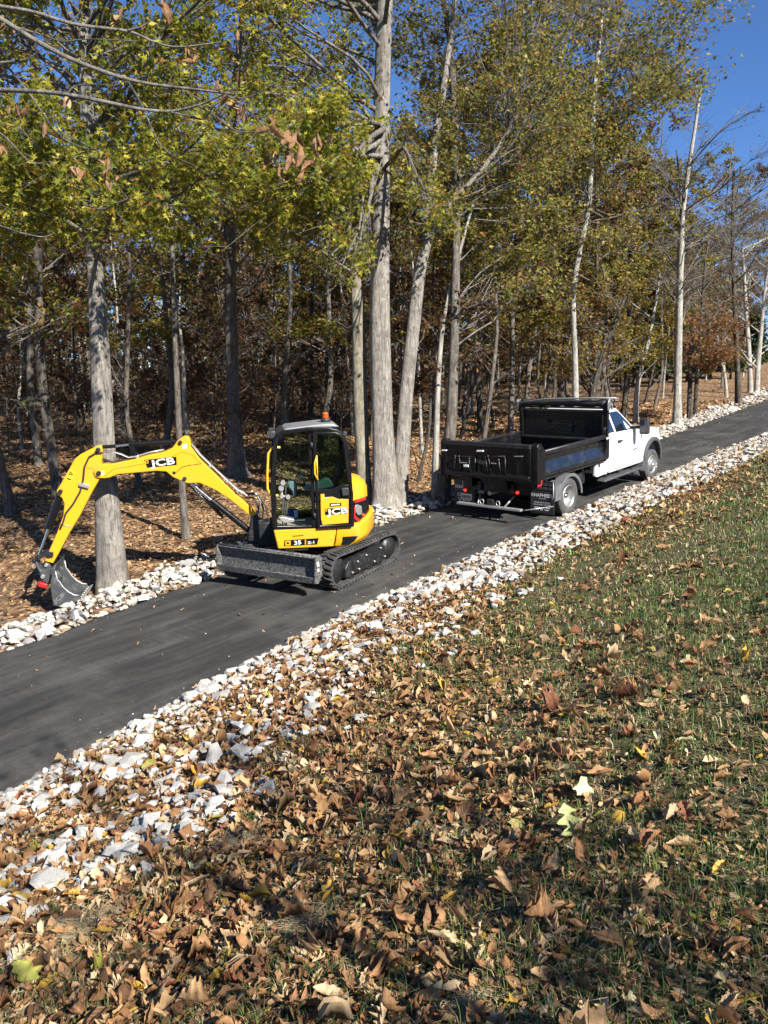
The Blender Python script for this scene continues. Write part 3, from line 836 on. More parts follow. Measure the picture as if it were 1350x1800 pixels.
def seam(l, parent, y, r=0.004, name='weld_seam', m='black'):
    mb = MB(); mb.tube([(a, y, b) for a, b in e_pt(z1(l), BY)], r, 5); return mb.build(name, M[m], parent)
seam([(870, 350), (900, 320), (940, 310), (1010, 300)], boom, yb + 0.002, 0.005)
seam([(470, 372), (520, 330), (600, 318), (820, 275), (900, 235), (960, 250), (1010, 300)], boom, yb, 0.003)
dp = z1([(425, 202), (448, 200), (456, 222), (450, 290), (448, 340), (440, 385), (400, 455), (330, 590), (270, 690), (212, 800), (178, 862), (130, 848), (160, 780), (200, 690), (236, 590), (241, 525), (226, 492), (202, 480), (198, 452), (222, 415), (300, 275), (330, 250)])
mb = MB(); mb.prism(e_pt(dp, BY), BY - 0.085, BY + 0.085)
dip = mb.build('dipper_arm', M['yellow'], EXC, bevel=0.012)
yd = BY + 0.085
pin((433, 222), 0.036, dip); pin((222, 455), 0.034, dip)
seam([(405, 335), (405, 360), (420, 377), (450, 380)], dip, yd + 0.001, 0.005)
seam([(362, 325), (410, 330)], dip, yd, 0.003)
seam([(455, 238), (420, 240), (380, 265), (355, 320), (348, 390), (330, 460), (290, 530), (250, 580), (235, 630), (220, 665)], dip, yd + 0.018, 0.017, 'hydraulic_hose', 'plastic')
seam([(215, 640), (250, 650), (280, 655)], dip, yd + 0.004, 0.009, 'hose_clamp', 'bare')
cl = e_pt(z1([(326, 405), (382, 420), (380, 440), (324, 424)]), BY); mb = MB(); mb.prism(cl, yd, yd + 0.045); mb.build('hose_clamp', M['bare'], dip, bevel=0.004)
wn_ = e_pt(z1([(270, 335), (305, 345), (278, 405), (245, 392)]), BY); mb = MB(); mb.prism(wn_, yd + 0.001, yd + 0.003); ws = mb.build('warning_sticker', M['yellow_handle'], dip)
tri = e_pt(z1([(277, 342), (292, 366), (264, 364)]), BY); mb = MB(); mb.ring(tri, 0.012, yd + 0.003, yd + 0.005); mb.build('warning_mark', M['black'], ws)
mk = e_pt(z1([(258, 380), (280, 390), (278, 396), (256, 386)]), BY); mb = MB(); mb.prism(mk, yd + 0.003, yd + 0.005); mb.build('warning_mark', M['black'], ws)
def ram(parts, y=BY, m='black'):
    """hydraulic cylinder: list of (pixel in z1, radius, material key, name)"""
    root = None
    for q0, q1, r, mk, nm in parts:
        (a, b), (c, d) = e_pt(z1([q0, q1]), y)
        mb = MB(); mb.cyl((a, y, b), (c, y, d), r, 18)
        o = mb.build(nm, M[mk], EXC if root is None else root, bevel=0.006)
        if root is None: root = o
    return root
ram([((600, 196), (893, 180), 0.043, 'black', 'arm_cylinder'), ((450, 211), (525, 206), 0.03, 'black', 'rod_eye'), ((520, 207), (605, 196), 0.02, 'chrome', 'rod')])
ram([((212, 480), (146, 672), 0.062, 'black', 'bucket_cylinder'), ((222, 455), (212, 482), 0.05, 'black', 'end_eye'), ((146, 670), (92, 822), 0.021, 'chrome', 'rod')], BY)
ram([((1062, 510), (1300, 700), 0.055, 'black', 'boom_cylinder'), ((930, 398), (1066, 513), 0.03, 'chrome', 'rod')], BY)
for dy in (0.075, -0.075):
    (a, b), (c, d) = e_pt(z1([(925, 405), (1130, 605)]), BY)
    mb = MB(); mb.tube([(a, BY + dy, b), (c, BY + dy, d)], 0.018, 8); mb.build('cylinder_guard', M['black'], EXC)
pin((1290, 715), 0.045, EXC, BY - 0.18, BY + 0.18)
# hard lines and hoses along the top of the boom
for k_, (y, r, m_) in enumerate(((BY + 0.06, 0.013, 'bare'), (BY + 0.02, 0.013, 'plastic'), (BY - 0.03, 0.013, 'bare'), (BY - 0.07, 0.013, 'plastic'))):
    l = [(955, 205 - 6), (1005, 262), (1105, 358), (1210, 455), (1270, 490), (1320, 480), (1345, 520), (1335, 600)]
    mb = MB(); mb.tube([(a, y, b + 0.02) for a, b in e_pt(z1(l), BY)], r, 7); mb.build('hydraulic_hose', M[m_], boom)
    l = [(800, 228), (720, 243), (645, 266), (600, 273), (560, 255), (520, 243), (455, 240)]
    if k_ in (0, 2):
        mb = MB(); mb.tube([(a, y, b + 0.012) for a, b in e_pt(z1(l), BY)], 0.012, 7); mb.build('hydraulic_hose', M['plastic' if k_ else 'bare'], boom)
    else:
        l = [(640, 272), (560, 296), (500, 300), (450, 285)]
        mb = MB(); mb.tube([(a, y, b + 0.012) for a, b in e_pt(z1(l), BY)], 0.012, 7); mb.build('hydraulic_hose', M['plastic'], boom)
for q in ((650, 268), (1060, 318), (1155, 405), (1215, 460)):
    (a, b), = e_pt(z1([q]), BY); mb = MB(); mb.box((a, BY, b + 0.01), (0.05, 0.2, 0.045), Matrix.Rotation(0.7, 3, 'Y')); mb.build('hose_clamp', M['bare'], boom, bevel=0.005)
for l, r in (([(1240, 480), (1300, 470), (1340, 500), (1360, 560), (1355, 640), (1400, 690)], 0.016), ([(1250, 500), (1300, 500), (1330, 545), (1340, 620), (1390, 700)], 0.016), ([(1260, 470), (1330, 480), (1370, 540), (1390, 620), (1440, 660)], 0.014), ([(1130, 430), (1150, 480), (1170, 495), (1215, 500)], 0.008)):
    y = BY + random.uniform(-0.05, 0.13)
    mb = MB(); mb.tube([(a, y, b) for a, b in e_pt(z1(l), BY)], r, 7); mb.build('hydraulic_hose', M['plastic'], boom)
# tipping links, quick hitch, bucket
for s_ in (1, -1):
    y = BY + s_ * 0.115
    lk = e_pt(z6([(60, 545), (120, 500), (190, 465), (270, 450), (315, 455), (315, 505), (270, 512), (200, 505), (130, 545), (90, 580)]), BY)
    mb = MB(); mb.prism(lk, y - 0.018, y + 0.018); mb.build('tipping_link', M['black_dusty'], EXC, bevel=0.006)
hk = e_pt(z6([(60, 560), (110, 560), (165, 680), (185, 640), (215, 585), (265, 600), (290, 690), (270, 790), (245, 830), (170, 800), (150, 700)]), BY)
mb = MB(); mb.prism(hk, BY - 0.095, BY + 0.095); qh = mb.build('quick_hitch', M['bucket'], EXC, bevel=0.01)
pin((230, 610), 0.032, qh, BY - 0.13, BY + 0.13, z6, 'bare'); pin((190, 745), 0.034, qh, BY - 0.13, BY + 0.13, z6, 'bare'); pin((85, 560), 0.032, qh, BY - 0.14, BY + 0.14, z6); pin((320, 700), 0.03, qh, BY - 0.2, BY + 0.2, z6, 'bare')
rd = e_pt(z6([(140, 805), (245, 838), (235, 885), (130, 862)]), BY); mb = MB(); mb.prism(rd, BY + 0.0, BY + 0.12); mb.build('safety_bar', M['red'], qh, bevel=0.012)
BW = 0.33
outer = e_pt(z6([(300, 640), (265, 830), (270, 950), (300, 1105), (395, 1128), (530, 1085), (628, 1045)]), BY + BW)
inner = [(outer[i][0] * 0.94 + 0.06 * outer[-1][0] - 0.012, outer[i][1] + 0.018) for i in range(len(outer))]
inner = offset_poly(outer + [outer[-1], outer[0]][:0] + [outer[0]][:0], 0.022) if False else inner
sh = outer + inner[::-1]
mb = MB(); mb.prism(sh, BY - BW, BY + BW)
bk = mb.build('bucket', M['bucket'], EXC, bevel=0.004, seg=1)
arc = e_pt(z6([(600, 990), (540, 985), (470, 945), (410, 890), (370, 830), (340, 800), (320, 700)]), BY + BW)
for y in (BY + BW, BY - BW):
    mb = MB(); mb.prism(outer + arc, y - 0.009, y + 0.009); sp_ = mb.build('side_plate', M['bucket'], bk, bevel=0.003, seg=1)
    mb = MB(); mb.tube([(a, y, b) for a, b in arc], 0.012, 6); mb.build('rolled_edge', M['bare'], bk)
    if y > BY:
        (tx, tz), = e_pt(z6([(365, 1020)]), BY + BW)
        RT = Matrix.Rotation(math.pi, 4, 'Z') @ Matrix.Rotation(math.pi / 2, 4, 'X')
        text_part('lettering', 'JCB', 0.06, M['bare'], bk, Matrix.Translation((tx, y + 0.011, tz)) @ RT @ Matrix.Rotation(0.62, 4, 'Z'), 1.5, 0.0)
lip0, lip1 = outer[-1], (outer[-1][0] - 0.09, outer[-1][1] + 0.06)
mb = MB(); mb.prism([(lip0[0] + 0.05, lip0[1] - 0.02), (lip0[0] - 0.07, lip0[1] + 0.05), (lip0[0] - 0.06, lip0[1] + 0.07), (lip0[0] + 0.06, lip0[1] + 0.005)], BY - BW - 0.02, BY + BW + 0.02); mb.build('cutting_edge', M['bare'], bk, bevel=0.003, seg=1)
for k_ in range(6):
    y = BY - BW + 0.06 + k_ * 0.11
    mb = MB(); mb.cyl((lip0[0] - 0.0, y, lip0[1] + 0.035), (lip0[0] + 0.01, y, lip0[1] + 0.05), 0.018, 8); mb.build('bolt', M['bare'], bk)
ear = e_pt(z6([(290, 640), (330, 640), (380, 680), (420, 740), (360, 800), (300, 830), (280, 740)]), BY)
for y in (BY - 0.13, BY + 0.13):
    mb = MB(); mb.prism(ear, y - 0.015, y + 0.015); mb.build('hinge_ear', M['bucket'], bk, bevel=0.006)
# ------------------------------------------------------------ the dump truck
TO = np.array([3.92, 16.84]) + NRM * 1.15
TM = machine_frame(TO[0], TO[1], DIR)
TRK = tag(empty('dump_truck', TM), 'white pickup-cab work truck with a low black dump bed parked on the driveway', 'truck')
def z3(l): return [(940 + a / 5.625, 690 + b / 5.625) for a, b in l]
def zr(l): return [(750 + a / 4.82, 740 + b / 4.82) for a, b in l]      # rear view crop
def t_pt(l, y): return onto(TM, l, y)
def t_rear(l, x): return onto(TM, l, x, 'x')                            # -> (y, z)
RX, FX = 0.36, 5.32                                                      # axles
WR = 0.415
def wheel(x, yc, width, side, front):
    """tyre, rim, hub; side -1 = right-hand face outwards"""
    r = WR; w = width / 2
    mb = MB()
    prof = [(0.262, -w * 0.80), (0.30, -w * 0.95), (0.35, -w), (r - 0.03, -w * 0.94), (r - 0.008, -w * 0.82), (r, -w * 0.7)]
    for g in (-0.45, 0.0, 0.45):
        prof += [(r, (g - 0.05) * w * 1.4), (r - 0.012, (g - 0.04) * w * 1.4), (r - 0.012, (g + 0.04) * w * 1.4), (r, (g + 0.05) * w * 1.4)]
    prof += [(r, w * 0.7), (r - 0.008, w * 0.82), (r - 0.03, w * 0.94), (0.35, w), (0.30, w * 0.95), (0.262, w * 0.80)]
    mb.lathe(prof, (x, yc, WR), 'y', 44)
    ty = mb.build('wheel', M['tyre'], TRK)
    s = side
    if front: rp = [(0.262, w * 0.8), (0.25, w * 0.92), (0.235, w * 0.85), (0.21, w * 0.62), (0.19, w * 0.62), (0.15, w * 0.95), (0.10, w * 1.1), (0.06, w * 1.15)]
    else: rp = [(0.262, w * 0.8), (0.25, w * 0.94), (0.24, w * 0.9), (0.225, w * 0.45), (0.20, -w * 0.2), (0.17, -w * 0.45), (0.11, -w * 0.5)]
    mb = MB(); mb.lathe([(a, b * s) for a, b in rp] + [(0.001, rp[-1][1] * s)], (x, yc, WR), 'y', 36)
    rim = mb.build('rim', M['alu'], ty)
    hb = rp[-1][1]
    mb = MB(); mb.lathe([(0.001, (hb + 0.12) * s), (0.05, (hb + 0.11) * s), (0.065, (hb + 0.08) * s), (0.07, hb * s)] if not front else [(0.001, (hb + 0.03) * s), (0.045, (hb + 0.025) * s), (0.055, hb * s)], (x, yc, WR), 'y', 20)
    mb.build('hub', M['chrome'], ty)
    for k_ in range(10):
        a = k_ * math.pi / 5
        rr = 0.105 if front else 0.13
        yy = yc + (hb + (0.02 if front else 0.0)) * s
        mb = MB(); mb.cyl((x + rr * math.cos(a), yy - 0.01 * s, WR + rr * math.sin(a)), (x + rr * math.cos(a), yy + 0.03 * s, WR + rr * math.sin(a)), 0.012, 6)
        mb.build('lug_nut', M['chrome'], ty)
    for k_ in range(8):
        a = k_ * math.pi / 4 + 0.2
        rr = 0.175 if front else 0.185
        yy = yc + (w * 0.74 if front else -w * 0.30) * s
        mb = MB(); mb.lathe([(0.001, 0.004 * s), (0.022, 0.004 * s), (0.024, -0.004 * s)], (x + rr * math.cos(a), yy, WR + rr * math.sin(a)), 'y', 10)
        mb.build('hand_hole', M['black'], ty)
for s in (-1, 1):
    wheel(RX, s * 1.06 + (s + 1) * 0.12, 0.235, s, False)
    wheel(RX, s * 0.79 + (s + 1) * 0.12, 0.235, s, False)
    wheel(FX, s * 0.90, 0.235, s, True)
mb = MB(); mb.cyl((RX, -0.9, WR), (RX, 0.9, WR), 0.07); mb.ball((RX, 0, WR), 0.2, 10); mb.build('rear_axle', M['black_dusty'], TRK)
mb = MB(); mb.cyl((FX, -0.8, WR - 0.05), (FX, 0.8, WR - 0.05), 0.06); mb.ball((FX, 0.2, WR - 0.05), 0.16, 10); mb.build('front_axle', M['black_dusty'], TRK)
for s in (-1, 1):
    mb = MB(); mb.box((2.4, s * 0.43, 0.72), (6.5, 0.08, 0.22)); mb.build('frame_rail', M['black_dusty'], TRK, bevel=0.01)
mb = MB(); mb.box((1.45, -0.62, 0.6), (0.8, 0.36, 0.34)); mb.build('fuel_tank', M['black_dusty'], TRK, bevel=0.05, seg=3)
mb = MB(); mb.box((1.15, 0.0, 0.62), (0.3, 1.2, 0.2)); mb.build('hoist_frame', M['black_dusty'], TRK, bevel=0.02)
mb = MB(); mb.cyl((-0.55, 0.35, 0.5), (1.9, 0.35, 0.5), 0.05); mb.build('exhaust_pipe', M['bare'], TRK)

# ---- cab: lower body and greenhouse traced on the right-hand side, lofted across
CY = 1.0
body = t_pt(z3([(640, 690), (745, 425), (850, 408), (960, 400), (1010, 350), (1120, 362), (1178, 376), (1192, 440), (1196, 520)]), -CY)
zs = lambda q: t_pt(z3([q]), -CY)[0]
xr = 2.56                                         # rear wall of the cab
belt_r, belt_f = 1.56, 1.50
cow = (4.30, 1.60); hoodf = (5.75, 1.42); nose = 6.02
low = [(xr, 0.62), (xr, belt_r), (4.1, 1.53), (4.30, 1.56), (4.9, 1.50), (5.45, 1.43), (5.74, 1.33), (5.84, 1.1), (5.85, 0.62),
       (5.80, 0.60), (5.79, 0.75), (5.73, 0.93), (5.58, 1.04), (5.32, 1.08), (5.06, 1.04), (4.89, 0.93), (4.80, 0.75), (4.78, 0.60), (4.6, 0.57), (2.7, 0.57)]
# rounded sides: three stations across each half
def across(mb, prof, stations):
    """stations: list of (y, dx-scale towards centre, dz)"""
    n = len(prof); v = []; f = []
    cx = sum(a for a, b in prof) / n; cz = sum(b for a, b in prof) / n
    for y, kx, dz in stations:
        for a, b in prof: v.append((cx + (a - cx) * kx, y, b + dz * max(0, (b - 0.9))))
    m_ = len(stations)
    for k_ in range(m_ - 1):
        for i in range(n):
            j = (i + 1) % n; f.append((k_ * n + i, k_ * n + j, (k_ + 1) * n + j, (k_ + 1) * n + i))
    f += [tuple(range(n)), tuple((m_ - 1) * n + i for i in range(n))]
    return mb.add(v, f)
mb = MB(); across(mb, low, [(-CY, 0.985, -0.02), (-CY + 0.06, 1.0, 0.0), (0, 1.005, 0.10), (CY - 0.06, 1.0, 0.0), (CY, 0.985, -0.02)])
cabb = mb.build('cab_body', M['white'], TRK, bevel=0.03, seg=3)
gh = [(xr, belt_r - 0.02), (xr + 0.02, 2.02), (2.75, 2.12), (3.15, 2.15), (3.45, 2.10), (4.22, 1.53)]
def green(mb, prof, y_low, y_top):
    n = len(prof); v = []; f = []
    zl, zh = 1.53, 2.15
    def yy(z): return y_low + (y_top - y_low) * max(0, min(1, (z - zl) / (zh - zl)))
    st = [-1, -0.9, 0, 0.9, 1]
    for s in st:
        for a, b in prof: v.append((a + (0.02 if abs(s) < 0.95 and a > 3.3 else 0), s * yy(b), b + (0.03 * (1 - s * s) if b > 1.9 else 0)))
    for k_ in range(len(st) - 1):
        for i in range(n):
            j = (i + 1) % n; f.append((k_ * n + i, k_ * n + j, (k_ + 1) * n + j, (k_ + 1) * n + i))
    f += [tuple(range(n)), tuple((len(st) - 1) * n + i for i in range(n))]
    return mb.add(v, f), yy
mb = MB(); _, YY = green(mb, gh, 0.97, 0.80)
roof = mb.build('cab_roof', M['white'], TRK, bevel=0.035, seg=3)
def side_pane(name, pts, m, s, off=0.004, th=0.006, parent=TRK, bev=0.0):
    """pane lying on the leaning side of the greenhouse"""
    n = len(pts); mb = MB()
    v = [(a, s * (YY(b) + off), b) for a, b in pts] + [(a, s * (YY(b) + off - th - 0.01), b) for a, b in pts]
    mb.add(v, [tuple(range(n)), tuple(range(n, 2 * n))[::-1]] + [(i, (i + 1) % n, n + (i + 1) % n, n + i) for i in range(n)])
    return mb.build(name, m, parent, bevel=bev)
for s in (-1, 1):
    side_pane('door_window', [(2.98, 2.04), (3.40, 2.04), (3.50, 2.0), (3.98, 1.64), (4.02, 1.56), (3.90, 1.50), (3.72, 1.50), (3.60, 1.54), (3.13, 1.54)], M['darkglass'], s)
    side_pane('quarter_window', [(2.62, 2.0), (2.88, 2.02), (3.03, 1.56), (2.62, 1.56)], M['darkglass'], s)
    # door skin, 4 mm proud, with seams around
    for nm, pts in (('front_door', [(3.08, 0.64), (3.06, 1.50), (3.62, 1.50), (3.76, 1.455), (4.24, 1.455), (4.46, 1.20), (4.56, 0.9), (4.58, 0.64)]), ('rear_door', [(2.62, 0.66), (2.62, 1.50), (3.045, 1.50), (3.065, 0.64)])):
        mb = MB(); mb.prism(pts, s * (CY - 0.02), s * (CY + 0.008)); d_ = mb.build(nm, M['white'], cabb, bevel=0.006)
        if nm == 'front_door':
            mb = MB(); mb.tube([(3.15, s * CY, 1.30), (3.16, s * (CY + 0.05), 1.31), (3.33, s * (CY + 0.05), 1.31), (3.35, s * CY, 1.30)], 0.018, 8); mb.box((3.25, s * (CY + 0.01), 1.30), (0.2, 0.012, 0.075)); mb.build('handle', M['plastic'], d_)
            mb = MB(); mb.prism([(4.05, 0.97), (4.35, 0.985), (4.35, 1.01), (4.05, 0.995)], s * (CY + 0.008), s * (CY + 0.012)); mb.build('badge', M['plastic'], d_)
    for q_ in ([(3.055, 0.63), (3.0525, 1.50)], [(4.585, 0.63), (4.565, 0.9), (4.47, 1.2), (4.26, 1.46)], [(2.60, 1.50), (3.06, 1.515), (3.62, 1.515), (3.76, 1.47), (4.24, 1.468)], [(2.62, 0.63), (4.58, 0.625)]):
        mb = MB(); mb.tube([(a, s * (CY + 0.001), b) for a, b in q_], 0.006, 5); mb.build('door_seam', M['black'], cabb)
    mb = MB(); mb.prism([(4.52, 1.22), (4.56, 1.22), (4.58, 1.38), (4.53, 1.41)], s * (CY - 0.01), s * (CY + 0.012)); mb.build('fender_vent', M['plastic'], cabb, bevel=0.004)
    # fender flare: arch band
    out = []; inn = []
    for i in range(13):
        a = math.radians(-8 + 196 * i / 12)
        out.append((FX + (0.60 if math.cos(a) < 0 else 0.54) * math.cos(a), 0.62 + 0.56 * math.sin(a))); inn.append((FX + (0.50 if math.cos(a) < 0 else 0.46) * math.cos(a), 0.58 + 0.49 * math.sin(a)))
    mb = MB(); mb.prism(out + inn[::-1], s * (CY - 0.10), s * (CY + 0.06)); mb.build('fender_flare', M['flare'], TRK, bevel=0.02, seg=3)
    mb = MB(); mb.prism([(4.70, 0.60), (4.80, 0.62), (4.86, 0.40), (4.80, 0.32), (4.52, 0.36)], s * (CY - 0.22), s * (CY + 0.05)); mb.build('splash_guard', M['flare'], TRK, bevel=0.01)
    # running board and brackets
    mb = MB(); mb.prism([(2.35, 0.40), (4.75, 0.41), (4.75, 0.46), (2.5, 0.47), (2.35, 0.44)], s * (CY - 0.16), s * (CY + 0.07)); rb = mb.build('running_board', M['flare'], TRK, bevel=0.02)
    for x in (2.7, 3.4, 4.2):
        mb = MB(); mb.box((x, s * (CY - 0.22), 0.48), (0.06, 0.3, 0.12)); mb.build('bracket', M['black_dusty'], rb)
    # mirror
    mb = MB(); mb.tube([(4.02, s * 0.96, 1.56), (4.06, s * 1.10, 1.57), (4.08, s * 1.20, 1.57)], [0.045, 0.04, 0.045], 8); ma = mb.build('mirror_arm', M['plastic'], TRK)
    mb = MB(); mb.box((4.08, s * 1.29, 1.60), (0.15, 0.24, 0.40)); mh = mb.build('mirror_head', M['plastic'], TRK, bevel=0.04, seg=3)
    mb = MB(); mb.box((4.002, s * 1.29, 1.60), (0.004, 0.18, 0.31)); mb.build('mirror_glass', M['darkglass'], mh)
    mb = MB(); mb.box((5.86, s * 0.78, 1.12), (0.04, 0.34, 0.26)); mb.build('headlight', M['bare'], TRK, bevel=0.01)
# white lower rear corner of the cab
mb = MB(); mb.prism([(2.50, 0.57), (2.50, 1.5), (2.56, 1.5), (2.62, 0.57)], -CY + 0.01, CY - 0.01); mb.build('cab_back', M['white'], TRK, bevel=0.01)
mb = MB(); mb.prism([(1.98, 0.60), (2.02, 0.86), (2.10, 0.98), (2.50, 0.98), (2.50, 0.57), (2.10, 0.56)], -CY + 0.005, -CY + 0.09); mb.build('rear_corner_panel', M['white'], TRK, bevel=0.025, seg=3)
mb = MB(); mb.prism([(3.48, 2.07), (4.19, 1.56), (4.2, 1.565), (3.49, 2.08)], -0.76, 0.76); mb.build('windshield', M['darkglass'], TRK)
mb = MB(); mb.box((2.488, 0, 1.74), (0.02, 1.7, 0.56)); mb.build('rear_window', M['darkglass'], TRK)
mb = MB(); mb.box((5.93, 0, 0.72), (0.18, 1.96, 0.24)); mb.build('front_bumper', M['chrome'], TRK, bevel=0.04, seg=3)
mb = MB(); mb.box((5.87, 0, 1.12), (0.05, 1.2, 0.32)); mb.build('grille', M['chrome'], TRK, bevel=0.02)

# ---- dump bed (its centre line sits a little left of the cab's)
def bed(o):
    for v_ in o.data.vertices: v_.co.y = -1.145 + (v_.co.y + 1.145) * 1.105
    return o
BX0, BX1 = -0.98, 2.42
YB = 1.12
ZF = 0.98                                        # bed floor
ZT = 1.53                                        # side top
mb = MB(); mb.box(((BX0 + BX1) / 2, 0, ZF - 0.03), (BX1 - BX0, 2 * YB - 0.1, 0.06)); bed(mb.build('bed_floor', M['black_dusty'], TRK, bevel=0.005))
for x in np.arange(BX0 + 0.2, BX1, 0.42):
    mb = MB(); mb.box((x, 0, ZF - 0.12), (0.07, 2 * YB - 0.2, 0.12)); bed(mb.build('cross_sill', M['black'], TRK))
for s in (-1, 1):
    mb = MB(); mb.box(((BX0 + BX1) / 2, s * 0.42, ZF - 0.17), (BX1 - BX0, 0.1, 0.2)); bed(mb.build('long_sill', M['black'], TRK))
    # side wall: upright upper half, lower half leaning out so that it mirrors the sky, lower rail, rolled top
    prof = [(s * 1.02, ZF - 0.03), (s * 1.02, ZT), (s * 1.10, ZT + 0.005), (s * 1.10, ZT - 0.06), (s * 1.035, ZT - 0.09), (s * 1.035, ZT - 0.25), (s * 1.135, ZT - 0.43), (s * 1.135, ZT - 0.52), (s * 1.05, ZT - 0.55)]
    mb = MB(); mb.prism(prof, BX0 + 0.30, BX1 - 0.03, 'x'); sw = bed(mb.build('side_wall', M['gloss'], TRK, bevel=0.006))
    mb = MB(); mb.tube([(BX0 + 0.30, s * 1.06, ZT + 0.012), (BX1 - 0.03, s * 1.06, ZT + 0.012)], 0.035, 10); bed(mb.build('top_rail', M['black_dusty'], sw))
    # front end of the panel closes in a slanting gusset
    mb = MB(); mb.prism([(BX1 - 0.28, ZT - 0.44), (BX1 - 0.16, ZT - 0.26), (BX1 - 0.16, ZT - 0.07), (BX1 - 0.02, ZT - 0.02), (BX1 - 0.02, ZT - 0.53)], s * 1.05, s * 1.14); bed(mb.build('end_gusset', M['black'], sw, bevel=0.006))
    # rear corner post, boxed
    mb = MB(); mb.prism([(BX0 + 0.0, 0.84), (BX0 + 0.0, 1.70), (BX0 + 0.06, 1.76), (BX0 + 0.16, 1.75), (BX0 + 0.34, 1.57), (BX0 + 0.34, 0.98), (BX0 + 0.22, 0.86)], s * 1.0, s * 1.145); cp = bed(mb.build('corner_post', M['black'], TRK, bevel=0.012))
    mb = MB(); mb.lathe([(0.001, 0.03), (0.035, 0.03), (0.045, 0.0), (0.045, -0.03)], (BX0 + 0.06, s * 1.12, 1.69), 'y', 16); bed(mb.build('hinge_pin', M['bare'], cp))
    mb = MB(); mb.box((BX0 + 0.09, s * 1.147, 0.865), (0.16, 0.006, 0.03)); mb.box((BX0 + 0.165, s * 1.147, 0.92), (0.03, 0.006, 0.10)); bed(mb.build('reflector', M['red'], cp))
    # front post with tie loops
    mb = MB(); mb.box((BX1 - 0.03, s * 1.05, 1.62), (0.09, 0.12, 1.30)); fp_ = bed(mb.build('front_post', M['black'], TRK, bevel=0.01))
    for k_ in (0, 1):
        mb = MB(); mb.tube([(BX1 - 0.08, s * (1.09 - 0.03 * k_), ZT + 0.02), (BX1 - 0.16, s * (1.09 - 0.03 * k_), ZT + 0.10), (BX1 - 0.15, s * (1.09 - 0.03 * k_), ZT + 0.2), (BX1 - 0.08, s * (1.09 - 0.03 * k_), ZT + 0.22)], 0.010, 6); bed(mb.build('tie_loop', M['black_dusty'], fp_))
    mb = MB(); mb.box((BX1 - 0.13, s * 1.141, ZT - 0.035), (0.11, 0.004, 0.04)); bed(mb.build('reflector', M['sticker'], fp_))
# headboard: lower panel, ledge, upper panel round a hexagon-mesh window
XH = BX1 - 0.06
mb = MB(); mb.box((XH, 0, ZF + 0.22), (0.04, 2.02, 0.44)); bed(mb.build('headboard_lower', M['black'], TRK, bevel=0.004))
mb = MB(); mb.box((XH - 0.05, 0, 1.45), (0.12, 2.0, 0.05)); bed(mb.build('headboard_ledge', M['black_dusty'], TRK, bevel=0.008))
wy0, wy1, wz0, wz1 = -0.32, 0.36, 1.58, 1.90
for nm, c, d in (('a', (XH, 0.68, 1.80), (0.03, 0.64, 0.64)), ('b', (XH, -0.66, 1.80), (0.03, 0.68, 0.64)), ('c', (XH, 0.02, 2.01), (0.03, 0.68, 0.22)), ('d', (XH, 0.02, 1.53), (0.03, 0.68, 0.10))):
    mb = MB(); mb.box(c, d); bed(mb.build('headboard_panel', M['black'], TRK))
mb = MB(); r_ = 0.036
for row in range(6):
    for q in range(11):
        y = wy0 + 0.03 + q * r_ * 1.75 + (row % 2) * r_ * 0.87; z = wz0 + 0.025 + row * r_ * 1.5
        hx = [(y + r_ * math.sin(k_ * math.pi / 3), z + r_ * math.cos(k_ * math.pi / 3)) for k_ in range(6)]
        ins = [(y + 0.78 * (a - y), z + 0.78 * (b - z)) for a, b in hx]
        n0 = len(mb.v); mb.add([(XH - 0.004, a, b) for a, b in hx + ins] + [(XH + 0.006, a, b) for a, b in hx + ins], [f_ for i in range(6) for f_ in ((i, (i + 1) % 6, 6 + (i + 1) % 6, 6 + i), (6 + i, 6 + (i + 1) % 6, 18 + (i + 1) % 6, 18 + i))])
o = bed(mb.build('mesh_window', M['black_dusty'], TRK)); o['kind'] = 'stuff'
mb = MB(); mb.box((XH - 0.01, 0, 2.13), (0.09, 2.12, 0.06)); bed(mb.build('headboard_top', M['black_dusty'], TRK, bevel=0.012))
for s in (-1, 1):
    mb = MB(); mb.box((XH - 0.03, s * 1.0, 1.80), (0.10, 0.04, 0.64)); bed(mb.build('headboard_stile', M['black'], TRK, bevel=0.01))
# tarp roller, its arm bows and end bracket
mb = MB(); mb.tube([(XH + 0.04, 1.06 - 0.106 * i, 2.31 + 0.006 * math.sin(i * 2.1)) for i in range(21)], [0.085 + 0.008 * math.sin(i * 1.7) for i in range(21)], 14); tr = bed(mb.build('tarp_roll', M['plastic'], TRK))
mb = MB(); mb.cyl((XH + 0.04, 1.2, 2.31), (XH + 0.04, -1.15, 2.31), 0.03); bed(mb.build('roller_shaft', M['bare'], tr))
mb = MB(); mb.prism([(XH - 0.10, 2.16), (XH - 0.10, 2.36), (XH - 0.02, 2.45), (XH + 0.12, 2.45), (XH + 0.16, 2.36), (XH + 0.16, 2.16), (XH + 0.10, 2.16), (XH + 0.10, 2.26), (XH + 0.0, 2.26), (XH + 0.0, 2.16)], -1.16, -1.13); bed(mb.build('roller_bracket', M['alu'], TRK, bevel=0.006))
mb = MB(); mb.prism([(XH - 0.08, 2.1), (XH - 0.08, 2.38), (XH + 0.12, 2.38), (XH + 0.12, 2.1)], 1.12, 1.15); bed(mb.build('roller_bracket', M['alu'], TRK, bevel=0.006))
mb = MB(); mb.tube([(XH - 0.10, 1.30, 2.27), (XH - 0.08, 0.4, 2.41), (XH - 0.05, -0.6, 2.44), (XH + 0.02, -1.24, 2.45), (XH + 0.16, -1.28, 2.42)], 0.02, 8); bed(mb.build('tarp_bow', M['bare'], TRK))
mb = MB(); mb.box((XH + 0.06, 0, 2.20), (0.2, 2.2, 0.03)); bed(mb.build('roller_shelf', M['black'], TRK))

